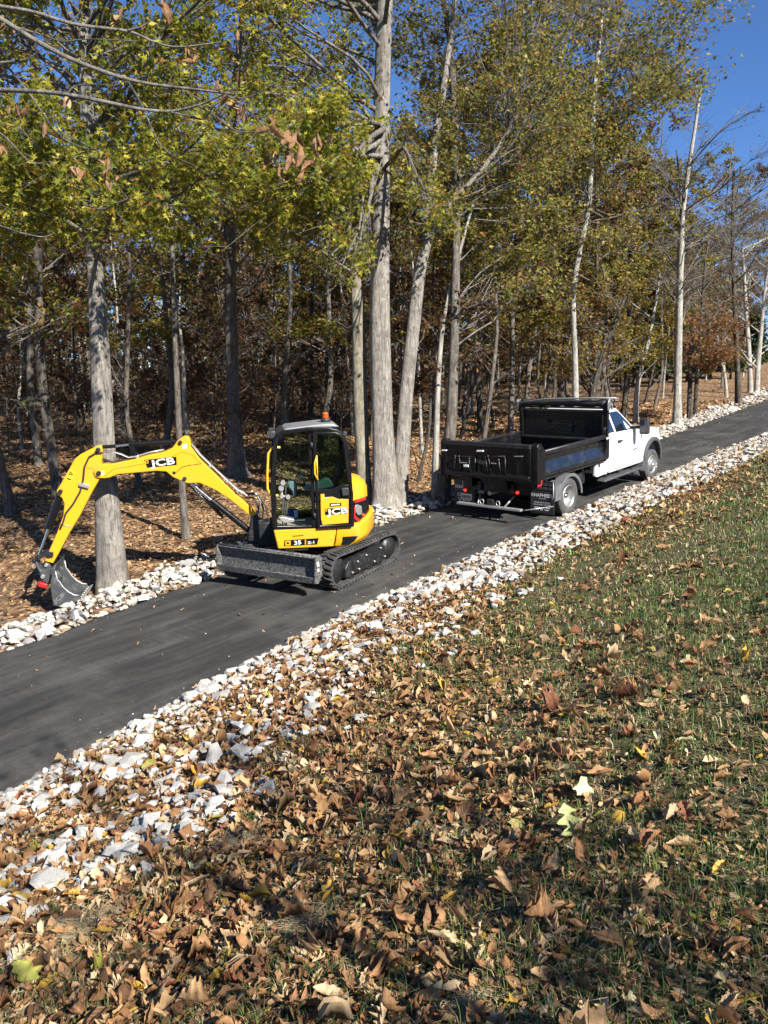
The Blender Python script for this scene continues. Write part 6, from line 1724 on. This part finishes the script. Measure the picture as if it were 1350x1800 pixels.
for side, nm, lab in ((-1, 'rock_verge', 'spread of smaller white limestone rocks between driveway and grass bank'), (1, 'rock_ridge', 'ridge of smaller white limestone rocks along the woods side')):
    Vs = []; Fs = []; Cs = []; k0 = 0
    for q, sh in enumerate(SHAPES):
        idx = rest[(kind[rest] == q) & (A[rest, 4] == side)]
        if not len(idx): continue
        V, F, C = scatter(sh, A[idx, :3], Rm[idx], A[idx, 3], base[idx])
        Vs.append(V); Fs.append(F + k0); Cs.append(C); k0 += len(V)
    tag(link(nm, np_mesh(nm, np.concatenate(Vs), np.concatenate(Fs), np.concatenate(Cs)), ROCK), lab, 'rocks', kind='stuff')

# ------------------------------------------------------------ fallen leaves
DRY = pal((5, .35, .19, .085), (3.5, .26, .13, .058), (4.5, .45, .29, .15), (2.5, .15, .07, .034), (3, .52, .38, .23), (1, .22, .08, .04), (0.6, .48, .30, .05), (0.25, .28, .27, .05))
PAL['dry'] = DRY
PAL['floor'] = pal((5, .31, .18, .085), (4, .23, .125, .058), (4, .39, .255, .14), (2, .15, .075, .04), (2, .44, .32, .20))
def leaf_grid(n, rows, g, kind):
    """unit leaves as 3-column grids: returns local verts (n,k,3), faces, uv"""
    v = np.linspace(0, 1, rows)
    if kind == 'oval': w = 0.235 * np.sin(np.pi * v ** 0.85) ** 0.85
    elif kind == 'oak':
        env = np.sin(np.pi * np.clip(v * 0.93 + 0.04, 0, 1)) ** 0.7
        w = 0.36 * env * (0.58 + 0.42 * np.cos(v * np.pi * 2 * 3.5 + 0.5))
    else:                                          # broad, toothed
        w = 0.44 * np.sin(np.pi * v ** 0.75) ** 0.6 * (0.78 + 0.22 * np.cos(v * np.pi * 2 * 3))
    w[0] = 0.012; w[-1] = 0.006
    w = w[None, :] * g.uniform(0.75, 1.2, (n, 1))
    cup = g.normal(0.6, 0.6, (n, 1)); k_ = g.normal(0.8, 1.1, (n, 1)); tw = g.normal(0, 0.8, (n, 1))
    k_ = np.where(np.abs(k_) < 0.05, 0.05, k_)
    yy = np.sin(k_ * v[None, :]) / k_; zz = (1 - np.cos(k_ * v[None, :])) / k_
    out = np.zeros((n, rows, 3, 3))
    for c, sx in enumerate((-1, 0, 1)):
        x = w * sx; lift = np.abs(sx) * w * cup * 1.1
        ang = tw * (v[None, :] - 0.5)
        out[:, :, c, 0] = x * np.cos(ang) * (1 - 0.25 * np.abs(cup)) - lift * np.sin(ang)
        out[:, :, c, 1] = yy + (g.normal(size=(n, rows)) * 0.03 if sx else 0)
        out[:, :, c, 2] = zz + lift * np.cos(ang) + x * np.sin(ang) + g.normal(size=(n, rows)) * (0.035 if sx else 0.015)
    out[:, :, :, 1] -= 0.5 * yy[:, -1][:, None, None]
    out[:, :, :, 2] -= zz.mean(1)[:, None, None]
    i, j = np.meshgrid(np.arange(rows - 1), np.arange(2), indexing='ij'); q = (i * 3 + j).ravel()
    F = np.stack([q, q + 1, q + 4, q + 3], 1)
    uv = np.stack(np.broadcast_arrays(np.array([-1.0, 0, 1.0])[None, :], v[:, None]), 2).reshape(-1, 2)
    return out.reshape(n, rows * 3, 3), F, uv
def leaf_crisp(g, kind):
    """one dried leaf: ragged edge, ridged between the side veins, rim rolled up"""
    rows, cols = (15, 7) if kind == 'oval' else (21, 7)
    v = np.linspace(0, 1, rows); u = np.linspace(-1, 1, cols)
    if kind == 'oval': w = g.uniform(0.19, 0.27) * np.sin(np.pi * v ** g.uniform(0.75, 1.05)) ** 0.85
    elif kind == 'oak': w = 0.36 * np.sin(np.pi * np.clip(v * 0.93 + 0.04, 0, 1)) ** 0.7 * (0.60 + 0.40 * np.cos(v * np.pi * 7 + g.uniform(0, 1)))
    else: w = 0.42 * np.sin(np.pi * v ** 0.75) ** 0.6 * (0.8 + 0.2 * np.cos(v * np.pi * 6 + g.uniform(0, 1)))
    w[0] = 0.010; w[-1] = 0.005
    wl = w * (1 + g.normal(size=rows) * 0.09); wr = w * (1 + g.normal(size=rows) * 0.09)
    U, Vv = np.meshgrid(u, v)
    W = np.where(U < 0, wl[:, None], wr[:, None])
    x = U * W
    cup = g.normal(0.5, 0.45); roll = g.uniform(0.0, 1.3, 2); k_ = g.normal(0.6, 0.8); tw = g.normal(0, 0.6)
    if abs(k_) < 0.05: k_ = 0.05
    au = np.abs(U)
    rl = np.where(U < 0, roll[0], roll[1])
    z = W * (cup * au ** 1.5 + rl * np.clip(au - 0.55, 0, 1) ** 1.2)
    x = x * (1 - 0.22 * abs(cup) * au - 0.3 * rl * np.clip(au - 0.55, 0, 1))
    z = z + 0.016 * np.abs(np.sin(np.pi * 7 * (Vv - 0.22 * au))) * au + np.cumsum(g.normal(size=(rows, 1)) * 0.008, 0) + g.normal(size=(rows, cols)) * 0.012 * (0.3 + au)
    yy = np.sin(k_ * Vv) / k_ - np.sin(k_ * Vv) * 0 ; zz = (1 - np.cos(k_ * Vv)) / k_
    an = tw * (Vv - 0.5)
    X = x * np.cos(an) - z * np.sin(an); Z = x * np.sin(an) + z * np.cos(an)
    Y = yy - np.sin(k_ * Vv) * Z; Z2 = zz + np.cos(k_ * Vv) * Z
    P = np.stack([X, Y - 0.5 * yy[-1, 0], Z2 - zz.mean()], 2).reshape(-1, 3)
    i, j = np.meshgrid(np.arange(rows - 1), np.arange(cols - 1), indexing='ij'); q = (i * cols + j).ravel()
    F = np.stack([q, q + 1, q + cols + 1, q + cols], 1)
    return P, F, np.stack([U, Vv], 2).reshape(-1, 2)
def ground_frames(x, y, n, g, tilt):
    e = 0.05
    nx = -(ground_z(x + e, y) - ground_z(x - e, y)) / (2 * e); ny = -(ground_z(x, y + e) - ground_z(x, y - e)) / (2 * e)
    z = np.stack([nx, ny, np.ones(n)], 1) + g.normal(size=(n, 3)) * np.asarray(tilt).reshape(-1, 1); z[:, 2] = np.abs(z[:, 2]) + 0.05
    z /= np.linalg.norm(z, axis=1)[:, None]
    a = g.normal(size=(n, 3)); xx = np.cross(a, z); xx /= np.linalg.norm(xx, axis=1)[:, None]
    return np.stack([xx, np.cross(z, xx), z], 2)
def leaf_mesh(name, P, R, size, col, rows, g, kinds=('oval', 'oak', 'broad'), wts=(0.62, 0.2, 0.18)):
    Vs = []; Fs = []; Cs = []; Us = []; k0 = 0
    ch = g.choice(len(kinds), len(P), p=np.array(wts) / sum(wts))
    for q, kd in enumerate(kinds):
        ix = np.where(ch == q)[0]
        if not len(ix): continue
        rr = rows if kd == 'oval' else (rows + 4 if rows > 5 else rows)
        lv, f, uv = leaf_grid(len(ix), rr, g, kd)
        V = np.einsum('nij,nkj->nki', R[ix], lv) * size[ix][:, None, None] + P[ix][:, None, :]
        K = lv.shape[1]
        Fs.append((f[None] + (np.arange(len(ix)) * K)[:, None, None]).reshape(-1, 4) + k0)
        Vs.append(V.reshape(-1, 3)); Cs.append(np.repeat(col[ix], K, 0)); Us.append(np.tile(uv, (len(ix), 1))); k0 += len(ix) * K
    return np_mesh(name, np.concatenate(Vs), np.concatenate(Fs), np.concatenate(Cs), np.concatenate(Us), smooth=True)
g = np.random.default_rng(21)
def leaf_density(x, y):
    """leaves per square metre: thick in the verge downhill, thinner over the grass"""
    s, n = to_sn(x, y); d = edge_near(s) - n; W = strip_w(s)
    b = bumps(x * 0.9 + 3, y * 0.9)
    verge = (d > 0) & (d < W + 0.25)
    low = np.clip((10.5 - s) / 3.0, 0.30, 1) * (1 + 0.5 * np.clip(b, -1, 1))
    dv = 430 * low * np.clip(d / 0.35, 0.25, 1)
    fade = np.exp(-np.clip(d - W, 0, None) / 1.1)
    left = np.clip((1.6 - x) / 2.6, 0, 1)
    dg = 105 + 240 * fade * np.clip((9 - s) / 5, 0.1, 1) + 380 * left + 110 * b + 60 * np.sin(x * 4.1 + y) * np.sin(y * 3.7) - 40 * np.clip((y - 4) / 4, 0, 1)
    return np.where(verge, dv, np.clip(dg, 25, None)) * (d > -0.05)
def sample_bank(n, yr, g):
    y = g.uniform(*yr, n); x = (g.uniform(-160, 1510, n) - 675) / FPX * y * 1.02
    return x, y
def bank_leaves(yr, size, rows, g, cut=1.0):
    area = (yr[1] ** 2 - yr[0] ** 2) / 2 * (1670 / FPX) * 1.02
    n = int(area * 700)
    y = np.sqrt(g.uniform(yr[0] ** 2, yr[1] ** 2, n)); x = (g.uniform(-160, 1510, n) - 675) / FPX * y * 1.02
    k_ = g.uniform(size=n) * 700 < leaf_density(x, y) * cut
    x, y = x[k_], y[k_]; n = len(x)
    sz = np.clip(np.exp(g.normal(size=n) * 0.45) * size, 0.022, 0.15)
    R = ground_frames(x, y, n, g, g.uniform(0.05, 0.38, n))
    P = np.stack([x, y, ground_z(x, y) + sz * g.uniform(0.06, 0.34, n)], 1)
    return P, R, sz, pick('dry', n, g, 0.2)
P, R, sz, col = bank_leaves((1.2, 6.0), 0.064, 7, g)
pa, pb, dep = project(P)
vis = (pa > 20) & (pa < 1330) & (pb > 20) & (pb < 1790)
s_, n_ = to_sn(P[:, 0], P[:, 1])
score = np.where(vis, sz / dep, 0) * g.uniform(0.6, 1.4, len(P))
order = np.argsort(-score)
top, rest = order[:288], order[288:]
TL = []; TLOOK = []
def leaf_colour(c):
    r, g_, b_ = c
    if g_ / r > 0.8: return 'yellow-green'
    if g_ / r > 0.55 and b_ / r < 0.2: return 'golden yellow'
    if g_ / r < 0.42: return 'reddish brown'
    return 'dark brown' if r < 0.22 else ('pale tan' if r > 0.37 else 'mid brown')
for q in range(36):
    kd = ('oval', 'oval', 'oval', 'oak', 'broad')[q % 5]
    lv1, f, uv = leaf_crisp(g, kd); lv = lv1[None]
    c1 = pick('dry', 1, g, 0.15); TLOOK.append((leaf_colour(c1[0]), {'oval': 'narrow curled', 'oak': 'lobed', 'broad': 'broad toothed'}[kd]))
    me = np_mesh('leaf', lv[0], f, np.tile(c1, (lv.shape[1], 1)), uv, smooth=True); me.materials.append(BIGLEAF); TL.append(me)
for q, i in enumerate(top):
    o = link('fallen_leaf', TL[q % 36])
    o.matrix_world = Matrix.Translation(P[i]) @ Matrix(R[i].tolist()).to_4x4() @ Matrix.Scale(float(sz[i]) * 0.9, 4)
    d_ = edge_near(s_[i]) - n_[i] - strip_w(s_[i])
    c_, k_ = TLOOK[q % 36]
    big = 'large ' if sz[i] > 0.125 else ('small ' if sz[i] < 0.085 else '')
    where = 'among the white rocks of the verge' if d_ < 0 else ('in the thick litter above the verge' if d_ < 1.2 else 'on the thin grass of the bank')
    tag(o, f'{big}{c_} {k_} fallen leaf lying {where}', 'leaf', f'{c_} fallen leaves on the near bank')
tag(link('leaf_litter', leaf_mesh('leaf_litter', P[rest], R[rest], sz[rest], col[rest], 6, g), DEADLEAF), 'litter of smaller dry brown leaves covering the near bank', 'leaves', kind='stuff')
P, R, sz, col = bank_leaves((6.0, 11.0), 0.06, 4, g, 1.35)
P2, R2, sz2, col2 = bank_leaves((11.0, 26.0), 0.08, 4, g, 0.9)
P, R, sz, col = np.concatenate([P, P2]), np.concatenate([R, R2]), np.concatenate([sz, sz2]), np.concatenate([col, col2])
tag(link('leaf_litter', leaf_mesh('leaf_litter', P, R, sz, col, 4, g), DEADLEAF), 'scatter of dry brown leaves over the upper bank and rock verge', 'leaves', kind='stuff')
# broken bits and older flattened leaves under the fresh ones
N = 42000
y = np.sqrt(g.uniform(1.2 ** 2, 15.0 ** 2, N)) ; y = np.where(g.uniform(size=N) < 0.45, g.uniform(1.2, 6.0, N), y)
x = (g.uniform(-160, 1510, N) - 675) / FPX * y * 1.02
k_ = g.uniform(size=N) * 420 < leaf_density(x, y) + 60 * (leaf_density(x, y) > 0)
x, y = x[k_], y[k_]; N = len(x)
szf = g.uniform(0.018, 0.05, N) * np.clip(y / 5, 1, 1.8)
P = np.stack([x, y, ground_z(x, y) + 0.004 + g.uniform(0, 0.012, N)], 1)
V, F, C = scatter((np.array([(0, -.5, .06), (.36, 0.05, -.05), (0, .5, .10), (-.3, -.05, .05)], float), np.array([(0, 1, 2), (0, 2, 3)])), P, ground_frames(x, y, N, g, g.uniform(0.05, 0.35, N)), szf, pick('dry', N, g, 0.2))
tag(link('leaf_fragments', np_mesh('leaf_fragments', V, F, C), leaf_material('leaf_fragment', 0.15)), 'broken bits of dry leaf matted under the litter on the near bank', 'leaves', kind='stuff')
# singular leaves
def one_leaf(px_, py_, size, c, label, kd='oak', spin=0.3, stand=0.55):
    Pq, t = hit(px_, py_); gg = np.random.default_rng(int(px_))
    lv1, f, uv = leaf_crisp(gg, kd); lv = lv1[None]; lv[0, :, 2] *= 0.35
    me = np_mesh('leaf', lv[0], f, np.tile(np.array(c), (lv.shape[1], 1)), uv, smooth=True); me.materials.append(BIGLEAF)
    o = link('fallen_leaf', me); o.location = (Pq[0], Pq[1], Pq[2] + size * 0.33); o.scale = (size * 1.15, size, size); o.rotation_euler = (stand, 0, spin)
    tag(o, label, 'leaf')
one_leaf(1002, 1470, 0.19, (.46, .52, .20), 'large pale green lobed oak leaf standing out on the grass bank', 'oak', 0.25, 0.6)
one_leaf(1128, 1338, 0.11, (.62, .40, .04), 'bright golden yellow leaf lying in the grass beyond the pale green leaf', 'broad', 1.2)
one_leaf(908, 1458, 0.10, (.55, .50, .16), 'small yellow-green leaf beside the pale green oak leaf', 'broad', -0.5, 0.7)
one_leaf(45, 1730, 0.17, (.36, .38, .08), 'large yellow-green leaf low on the leafy verge', 'broad', 0.9, 0.2)
one_leaf(345, 1365, 0.15, (.62, .28, .03), 'orange-yellow leaf curled on the rocky verge', 'oval', 1.0, 0.3)
one_leaf(630, 1726, 0.05, (.14, .30, .04), 'small fresh green leaf at the bottom of the bank', 'broad', 0.3, 0.8)
# woods floor and driveway
N = 95000
y = np.sqrt(g.uniform(9.0 ** 2, 44.0 ** 2, N)); x = (g.uniform(-120, 1470, N) - 675) / FPX * y
s_, n_ = to_sn(x, y); k_ = n_ > edge_far(s_) + 0.45 + 0.5 * g.uniform(size=N)
x, y = x[k_], y[k_]; N = len(x)
szf = g.uniform(0.06, 0.13, N) * np.clip(y / 20, 1, 1.7)
P = np.stack([x, y, ground_z(x, y) + szf * g.uniform(0.05, 0.3, N)], 1)
V, F, C = scatter((np.array([(0, -.5, .1), (.33, 0, -.05), (0, .5, .12), (-.33, 0, .02)], float), np.array([(0, 1, 2), (0, 2, 3)])), P, ground_frames(x, y, N, g, g.uniform(0.1, 0.6, N)), szf, pick('floor', N, g, 0.2))
FLOORLEAF = leaf_material('floor_leaf', 0.15)
tag(link('leaf_carpet', np_mesh('leaf_carpet', V, F, C), FLOORLEAF), 'thick carpet of brown leaves on the floor of the woods', 'leaves', kind='stuff')
N = 210
s_ = np.concatenate([g.uniform(0, 14, 60), g.uniform(14, 45, N - 60)]); k_ = g.beta(0.8, 0.8, N)
n_ = edge_near(s_) + (edge_far(s_) - edge_near(s_)) * (0.03 + 0.94 * k_)
x, y = from_sn(s_, n_); szf = g.uniform(0.04, 0.09, N)
R = ground_frames(x, y, N, g, np.full(N, 0.12))
P = np.stack([x, y, surf_z(x, y) + 0.012], 1)
tag(link('driveway_leaves', leaf_mesh('driveway_leaves', P, R, szf, pick('dry', N, g), 4, g), DEADLEAF), 'few dry leaves scattered on the dark driveway', 'leaves', kind='stuff')
N = 320
s_ = g.uniform(0, 30, N); e_ = g.exponential(0.25, N); e_ = np.where(g.uniform(size=N) < 0.3, g.uniform(0, 3, N), e_)
n_ = np.where(g.uniform(size=N) < 0.5, edge_near(s_) + e_, edge_far(s_) - e_); x, y = from_sn(s_, n_)
P = np.stack([x, y, surf_z(x, y) + 0.004], 1)
V, F, C = scatter(SHAPES[3], P, yaw(N, g), g.uniform(0.005, 0.016, N), np.tile(np.array([.45, .44, .42]), (N, 1)))
tag(link('stone_chips', np_mesh('stone_chips', V, F, C), ROCK), 'small white stone chips sprinkled on the driveway edges', 'stones', kind='stuff')

# ------------------------------------------------------------ grass on the bank
def grass_field(yr, per, h, w, g):
    area = (yr[1] ** 2 - yr[0] ** 2) / 2 * (1670 / FPX)
    n = int(area * per); y = np.sqrt(g.uniform(yr[0] ** 2, yr[1] ** 2, n)); x = (g.uniform(-160, 1510, n) - 675) / FPX * y * 1.02
    s, nn = to_sn(x, y); d = edge_near(s) - nn
    patch_ = bumps(x * 2.3, y * 2.3) + 0.8 * np.sin(x * 7 + 2 * np.sin(y * 5)) * np.sin(y * 6.3 + x)
    left = np.clip((1.0 - x) / 3.0, 0, 1)
    keep = (d > strip_w(s) - 0.25 + 0.25 * np.sin(s * 3)) & (g.uniform(size=n) < np.clip(0.72 + 0.40 * patch_ - 0.45 * left, 0.04, 1))
    x, y = x[keep], y[keep]; n = len(x)
    P = np.stack([x, y, ground_z(x, y) - 0.005], 1)
    a = g.uniform(0, 6.283, n); hh = h * np.exp(g.normal(size=n) * 0.35)
    dry = g.uniform(size=n) < np.clip(0.5 - 0.12 * bumps(x * 2.3, y * 2.3), 0.2, 0.9)
    hh = np.where(dry, hh * 0.7, hh); lean = np.where(dry, g.uniform(0.6, 1.6, n), g.uniform(0.1, 0.9, n))
    dx, dy = np.cos(a), np.sin(a); sx, sy = -dy, dx
    W = w * g.uniform(0.7, 1.3, n)
    up1 = hh * 0.55; o1 = up1 * lean * 0.45; o2 = hh * lean
    z = np.zeros(n)
    v0 = P + np.stack([sx * W, sy * W, z], 1); v1 = P - np.stack([sx * W, sy * W, z], 1)
    v2 = P + np.stack([dx * o1 + sx * W * .7, dy * o1 + sy * W * .7, up1], 1); v3 = P + np.stack([dx * o1 - sx * W * .7, dy * o1 - sy * W * .7, up1], 1)
    v4 = P + np.stack([dx * o2, dy * o2, np.where(dry, up1 * 1.05, hh * (1 - 0.25 * lean))], 1)
    V = np.stack([v0, v1, v2, v3, v4], 1).reshape(-1, 3)
    f = np.array([(0, 1, 3), (0, 3, 2), (2, 3, 4)])
    F = (f[None] + (np.arange(n) * 5)[:, None, None]).reshape(-1, 3)
    green = np.array([.085, .14, .036]) * np.exp(g.normal(size=(n, 1)) * 0.3) + g.normal(size=(n, 3)) * np.array([.012, .006, .003])
    straw = np.array([.34, .27, .16]) * np.exp(g.normal(size=(n, 1)) * 0.35)
    C = np.clip(np.where(dry[:, None], straw, green), 0.006, 0.5)
    return V, F, np.repeat(C, 5, 0)
Vs = []; Fs = []; Cs = []; k0 = 0
for yr, per, h, w in (((1.2, 3.2), 5200, 0.055, 0.0018), ((3.2, 6.0), 2900, 0.058, 0.0026), ((6.0, 10.0), 1250, 0.065, 0.0042), ((10, 26), 260, 0.075, 0.009)):
    V, F, C = grass_field(yr, per, h, w, g); Vs.append(V); Fs.append(F + k0); Cs.append(C); k0 += len(V)
GRASSM = leaf_material('grass_blade', 0.3)
tag(link('bank_grass', np_mesh('bank_grass', np.concatenate(Vs), np.concatenate(Fs), np.concatenate(Cs)), GRASSM), 'thin green and straw-coloured grass growing on the near bank', 'grass', kind='stuff')

# tufts of dead pale grass on the verge
def dead_tuft(px_, py_, R, n, label):
    P, t = hit(px_, py_); gg = np.random.default_rng(int(px_ + py_))
    a = gg.uniform(0, 6.283, n); d = R * np.abs(gg.normal(size=n)) * 0.6; b = gg.uniform(0, 6.283, n)
    L = gg.uniform(0.4, 1.0, n) * R * 0.7; x = P[0] + d * np.cos(a); y = P[1] + d * np.sin(a)
    p0 = np.stack([x, y, ground_z(x, y) + gg.uniform(0, 0.025, n)], 1)
    p1 = p0 + np.stack([np.cos(b) * L, np.sin(b) * L, gg.uniform(-0.05, 0.16, n) * L + 0.004], 1)
    V, F = sticks(p0 - P, p1 - P, gg.uniform(0.0010, 0.0018, n), np.full(n, 0.0006))
    C = np.repeat(np.array([.42, .35, .23]) * np.exp(gg.normal(size=(n, 1)) * 0.25), 6, 0)
    o = link('dead_grass_tuft', np_mesh('dead_grass_tuft', V, F, C), GRASSM); o.location = P; tag(o, label, 'grass tuft', kind='stuff')
dead_tuft(525, 1625, 0.11, 900, 'pale mat of dead grass amid the leaves in the middle of the bank')
dead_tuft(425, 1480, 0.14, 900, 'pale mat of dead grass beside the flat slabs of the verge')
dead_tuft(150, 1640, 0.20, 1100, 'broad pale mat of dead grass low on the verge')
dead_tuft(820, 1785, 0.08, 600, 'small pale mat of dead grass at the foot of the bank')
# ------------------------------------------------------------ bare branches reaching in from the left, close to the camera
YN = 6.0
tb = np.array([-3.75, 5.6]); tz = gz(*tb)
path = [np.array([tb[0], tb[1], tz]), np.array([tb[0] + .05, tb[1], tz + 2.2]), np.array([tb[0], tb[1] + .1, tz + 4.2]), np.array([tb[0] - .1, tb[1], tz + 6.5])]
NEAR = tag(empty('buckeye_tree', loc=path[0]), 'bare grey branches with a few shrivelled brown leaves reaching over the scene', 'tree')
link('trunk', trunk_mesh(np.array(path) - path[0], [0.11, 0.09, 0.075, 0.04], 14, 0.5), BARK['grey'], NEAR)
BR = [
    ([(-330, -150), (-120, -40), (0, 32), (60, 70), (120, 103), (200, 133), (260, 148), (350, 158), (415, 166)], 8.5, 0.0),
    ([(-330, 120), (-150, 150), (0, 158), (100, 162), (190, 180), (250, 193), (300, 197), (350, 186), (392, 166)], 7.0, -0.2),
    ([(-330, -90), (-100, -10), (0, 12), (60, 20), (130, 45), (230, 53), (270, 75), (310, 85), (385, 75)], 6.5, 0.15),
    ([(-330, -60), (-100, 50), (0, 102), (40, 148), (70, 190), (100, 240), (150, 262), (162, 263)], 4.0, 0.2),
    ([(-330, 80), (-120, 180), (0, 230), (30, 262), (50, 285), (100, 292)], 3.2, -0.3),
    ([(-330, 330), (-150, 380), (0, 395), (30, 408), (75, 418), (92, 412)], 4.0, 0.1),
    ([(225, 143), (250, 185), (262, 215), (280, 255), (305, 275), (345, 292)], 3.0, 0.0),
    ([(350, 186), (380, 205), (415, 233), (450, 233), (470, 229)], 3.0, -0.2),
    ([(300, 197), (335, 205), (360, 212), (372, 190), (398, 168), (408, 132)], 2.6, -0.2),
    ([(120, 162), (130, 150), (165, 148), (205, 152), (222, 138)], 2.6, -0.2),
    ([(115, 45), (140, 25), (150, 0), (152, -20)], 3.0, 0.15),
    ([(225, 53), (255, 45), (282, 22)], 2.6, 0.15),
    ([(20, 45), (70, 60), (110, 75), (150, 68), (200, 70), (245, 72)], 2.6, 0.05),
    ([(0, 110), (50, 105), (75, 85)], 3.2, 0.05),
    ([(380, 166), (430, 175), (470, 155), (500, 140)], 2.4, 0.0),
    ([(400, 168), (440, 195), (475, 235), (505, 262), (535, 290)], 2.6, 0.0),
    ([(150, 102), (150, 82), (165, 68)], 2.2, 0.0),
]
for pts, w, dy in BR:
    n = len(pts)
    cur = np.array([px_at(a, b, YN + dy + 0.12 * math.sin(i * 1.3)) for i, (a, b) in enumerate(pts)])
    if pts[0][0] < -300:
        cur[0] = at_height(path, [0.11, 0.09, 0.075, 0.04], max(cur[0][2], tz + 1.0))[0]
    # smooth the course
    t = np.arange(n); tt = np.linspace(0, n - 1, n * 4)
    c = np.stack([np.interp(tt, t, cur[:, i]) for i in range(3)], 1)
    for _ in range(3): c[1:-1] = 0.25 * c[:-2] + 0.5 * c[1:-1] + 0.25 * c[2:]
    r = 0.5 * w * YN / FPX * np.linspace(1.25, 0.38, len(c))
    V, F = limbs_arrays([(c - path[0], r)], 7)
    link('branch', np_mesh('branch', V, F, smooth=True), BARK['twig'] if w < 5 else BARK['grey'], NEAR)
g = np.random.default_rng(9)
NL = []
for q in range(7):
    lv1, f, uv = leaf_crisp(g, 'oval'); lv = lv1[None]; lv[0, :, 0] *= 0.85
    me = np_mesh('leaf', lv[0], f, np.tile(np.array([(.20, .10, .045), (.27, .15, .07), (.15, .075, .035), (.36, .24, .13), (.22, .11, .05), (.18, .09, .04), (.30, .18, .09)][q]), (lv.shape[1], 1)), uv, smooth=True)
    me.materials.append(BIGLEAF); NL.append(me)
def hang(px_, py_, n, spread, size, dy=0.0):
    for _ in range(n):
        q = px_at(px_ + g.normal() * spread, py_ + g.normal() * spread * 0.8, YN + dy + g.normal() * 0.08)
        o = link('leaf', NL[g.integers(7)], None, NEAR)
        o.location = q - path[0]; sc = size * g.uniform(0.75, 1.25) * 0.92; o.scale = (sc,) * 3
        o.rotation_euler = (math.radians(-90) + g.normal() * 0.5, g.normal() * 0.6, g.uniform(0, 6.28))
for a in ((492, 240, 6, 13, .15), (520, 290, 6, 16, .16), (560, 248, 5, 13, .15), (480, 275, 3, 8, .14), (398, 182, 4, 9, .14), (428, 198, 3, 8, .13), (375, 146, 3, 8, .10), (342, 98, 4, 9, .13), (415, 72, 2, 6, .12), (290, 18, 3, 7, .13), (205, 35, 3, 8, .12), (115, 180, 3, 6, .12), (45, 185, 2, 6, .11), (78, 222, 2, 6, .12), (155, 300, 4, 12, .13), (195, 320, 3, 10, .12), (12, 50, 2, 8, .12), (10, 200, 2, 6, .11), (425, 145, 3, 7, .11), (5, 262, 2, 5, .1), (185, 290, 2, 6, .1)):
    hang(*a)

# a small tree behind the viewpoint whose shade falls over the foot of the bank
g = np.random.default_rng(31)
bx_, by_ = 4.1, -2.9; bz_ = gz(bx_, by_)
pth = [np.array([bx_, by_, bz_]), np.array([bx_ + .1, by_, bz_ + 2.0]), np.array([bx_, by_ + .1, bz_ + 4.0]), np.array([bx_ + .1, by_, bz_ + 6.2])]
bl = []
for i in range(26):
    a = g.uniform(0, 6.283); d = 2.3 * math.sqrt(g.uniform()); bl.append((bx_ + d * math.cos(a), by_ + d * math.sin(a), bz_ + g.uniform(3.0, 6.4), g.uniform(0.4, 0.7), 15))
build_tree('dogwood_tree', 'small thin-leaved tree on the grass bank behind the viewpoint', pth[0], pth, [0.06, 0.05, 0.035, 0.015], 'mid', bl, 'ochre', (0.09, 0.15), LOVAL, sides=10, flare=0.4, g=g)
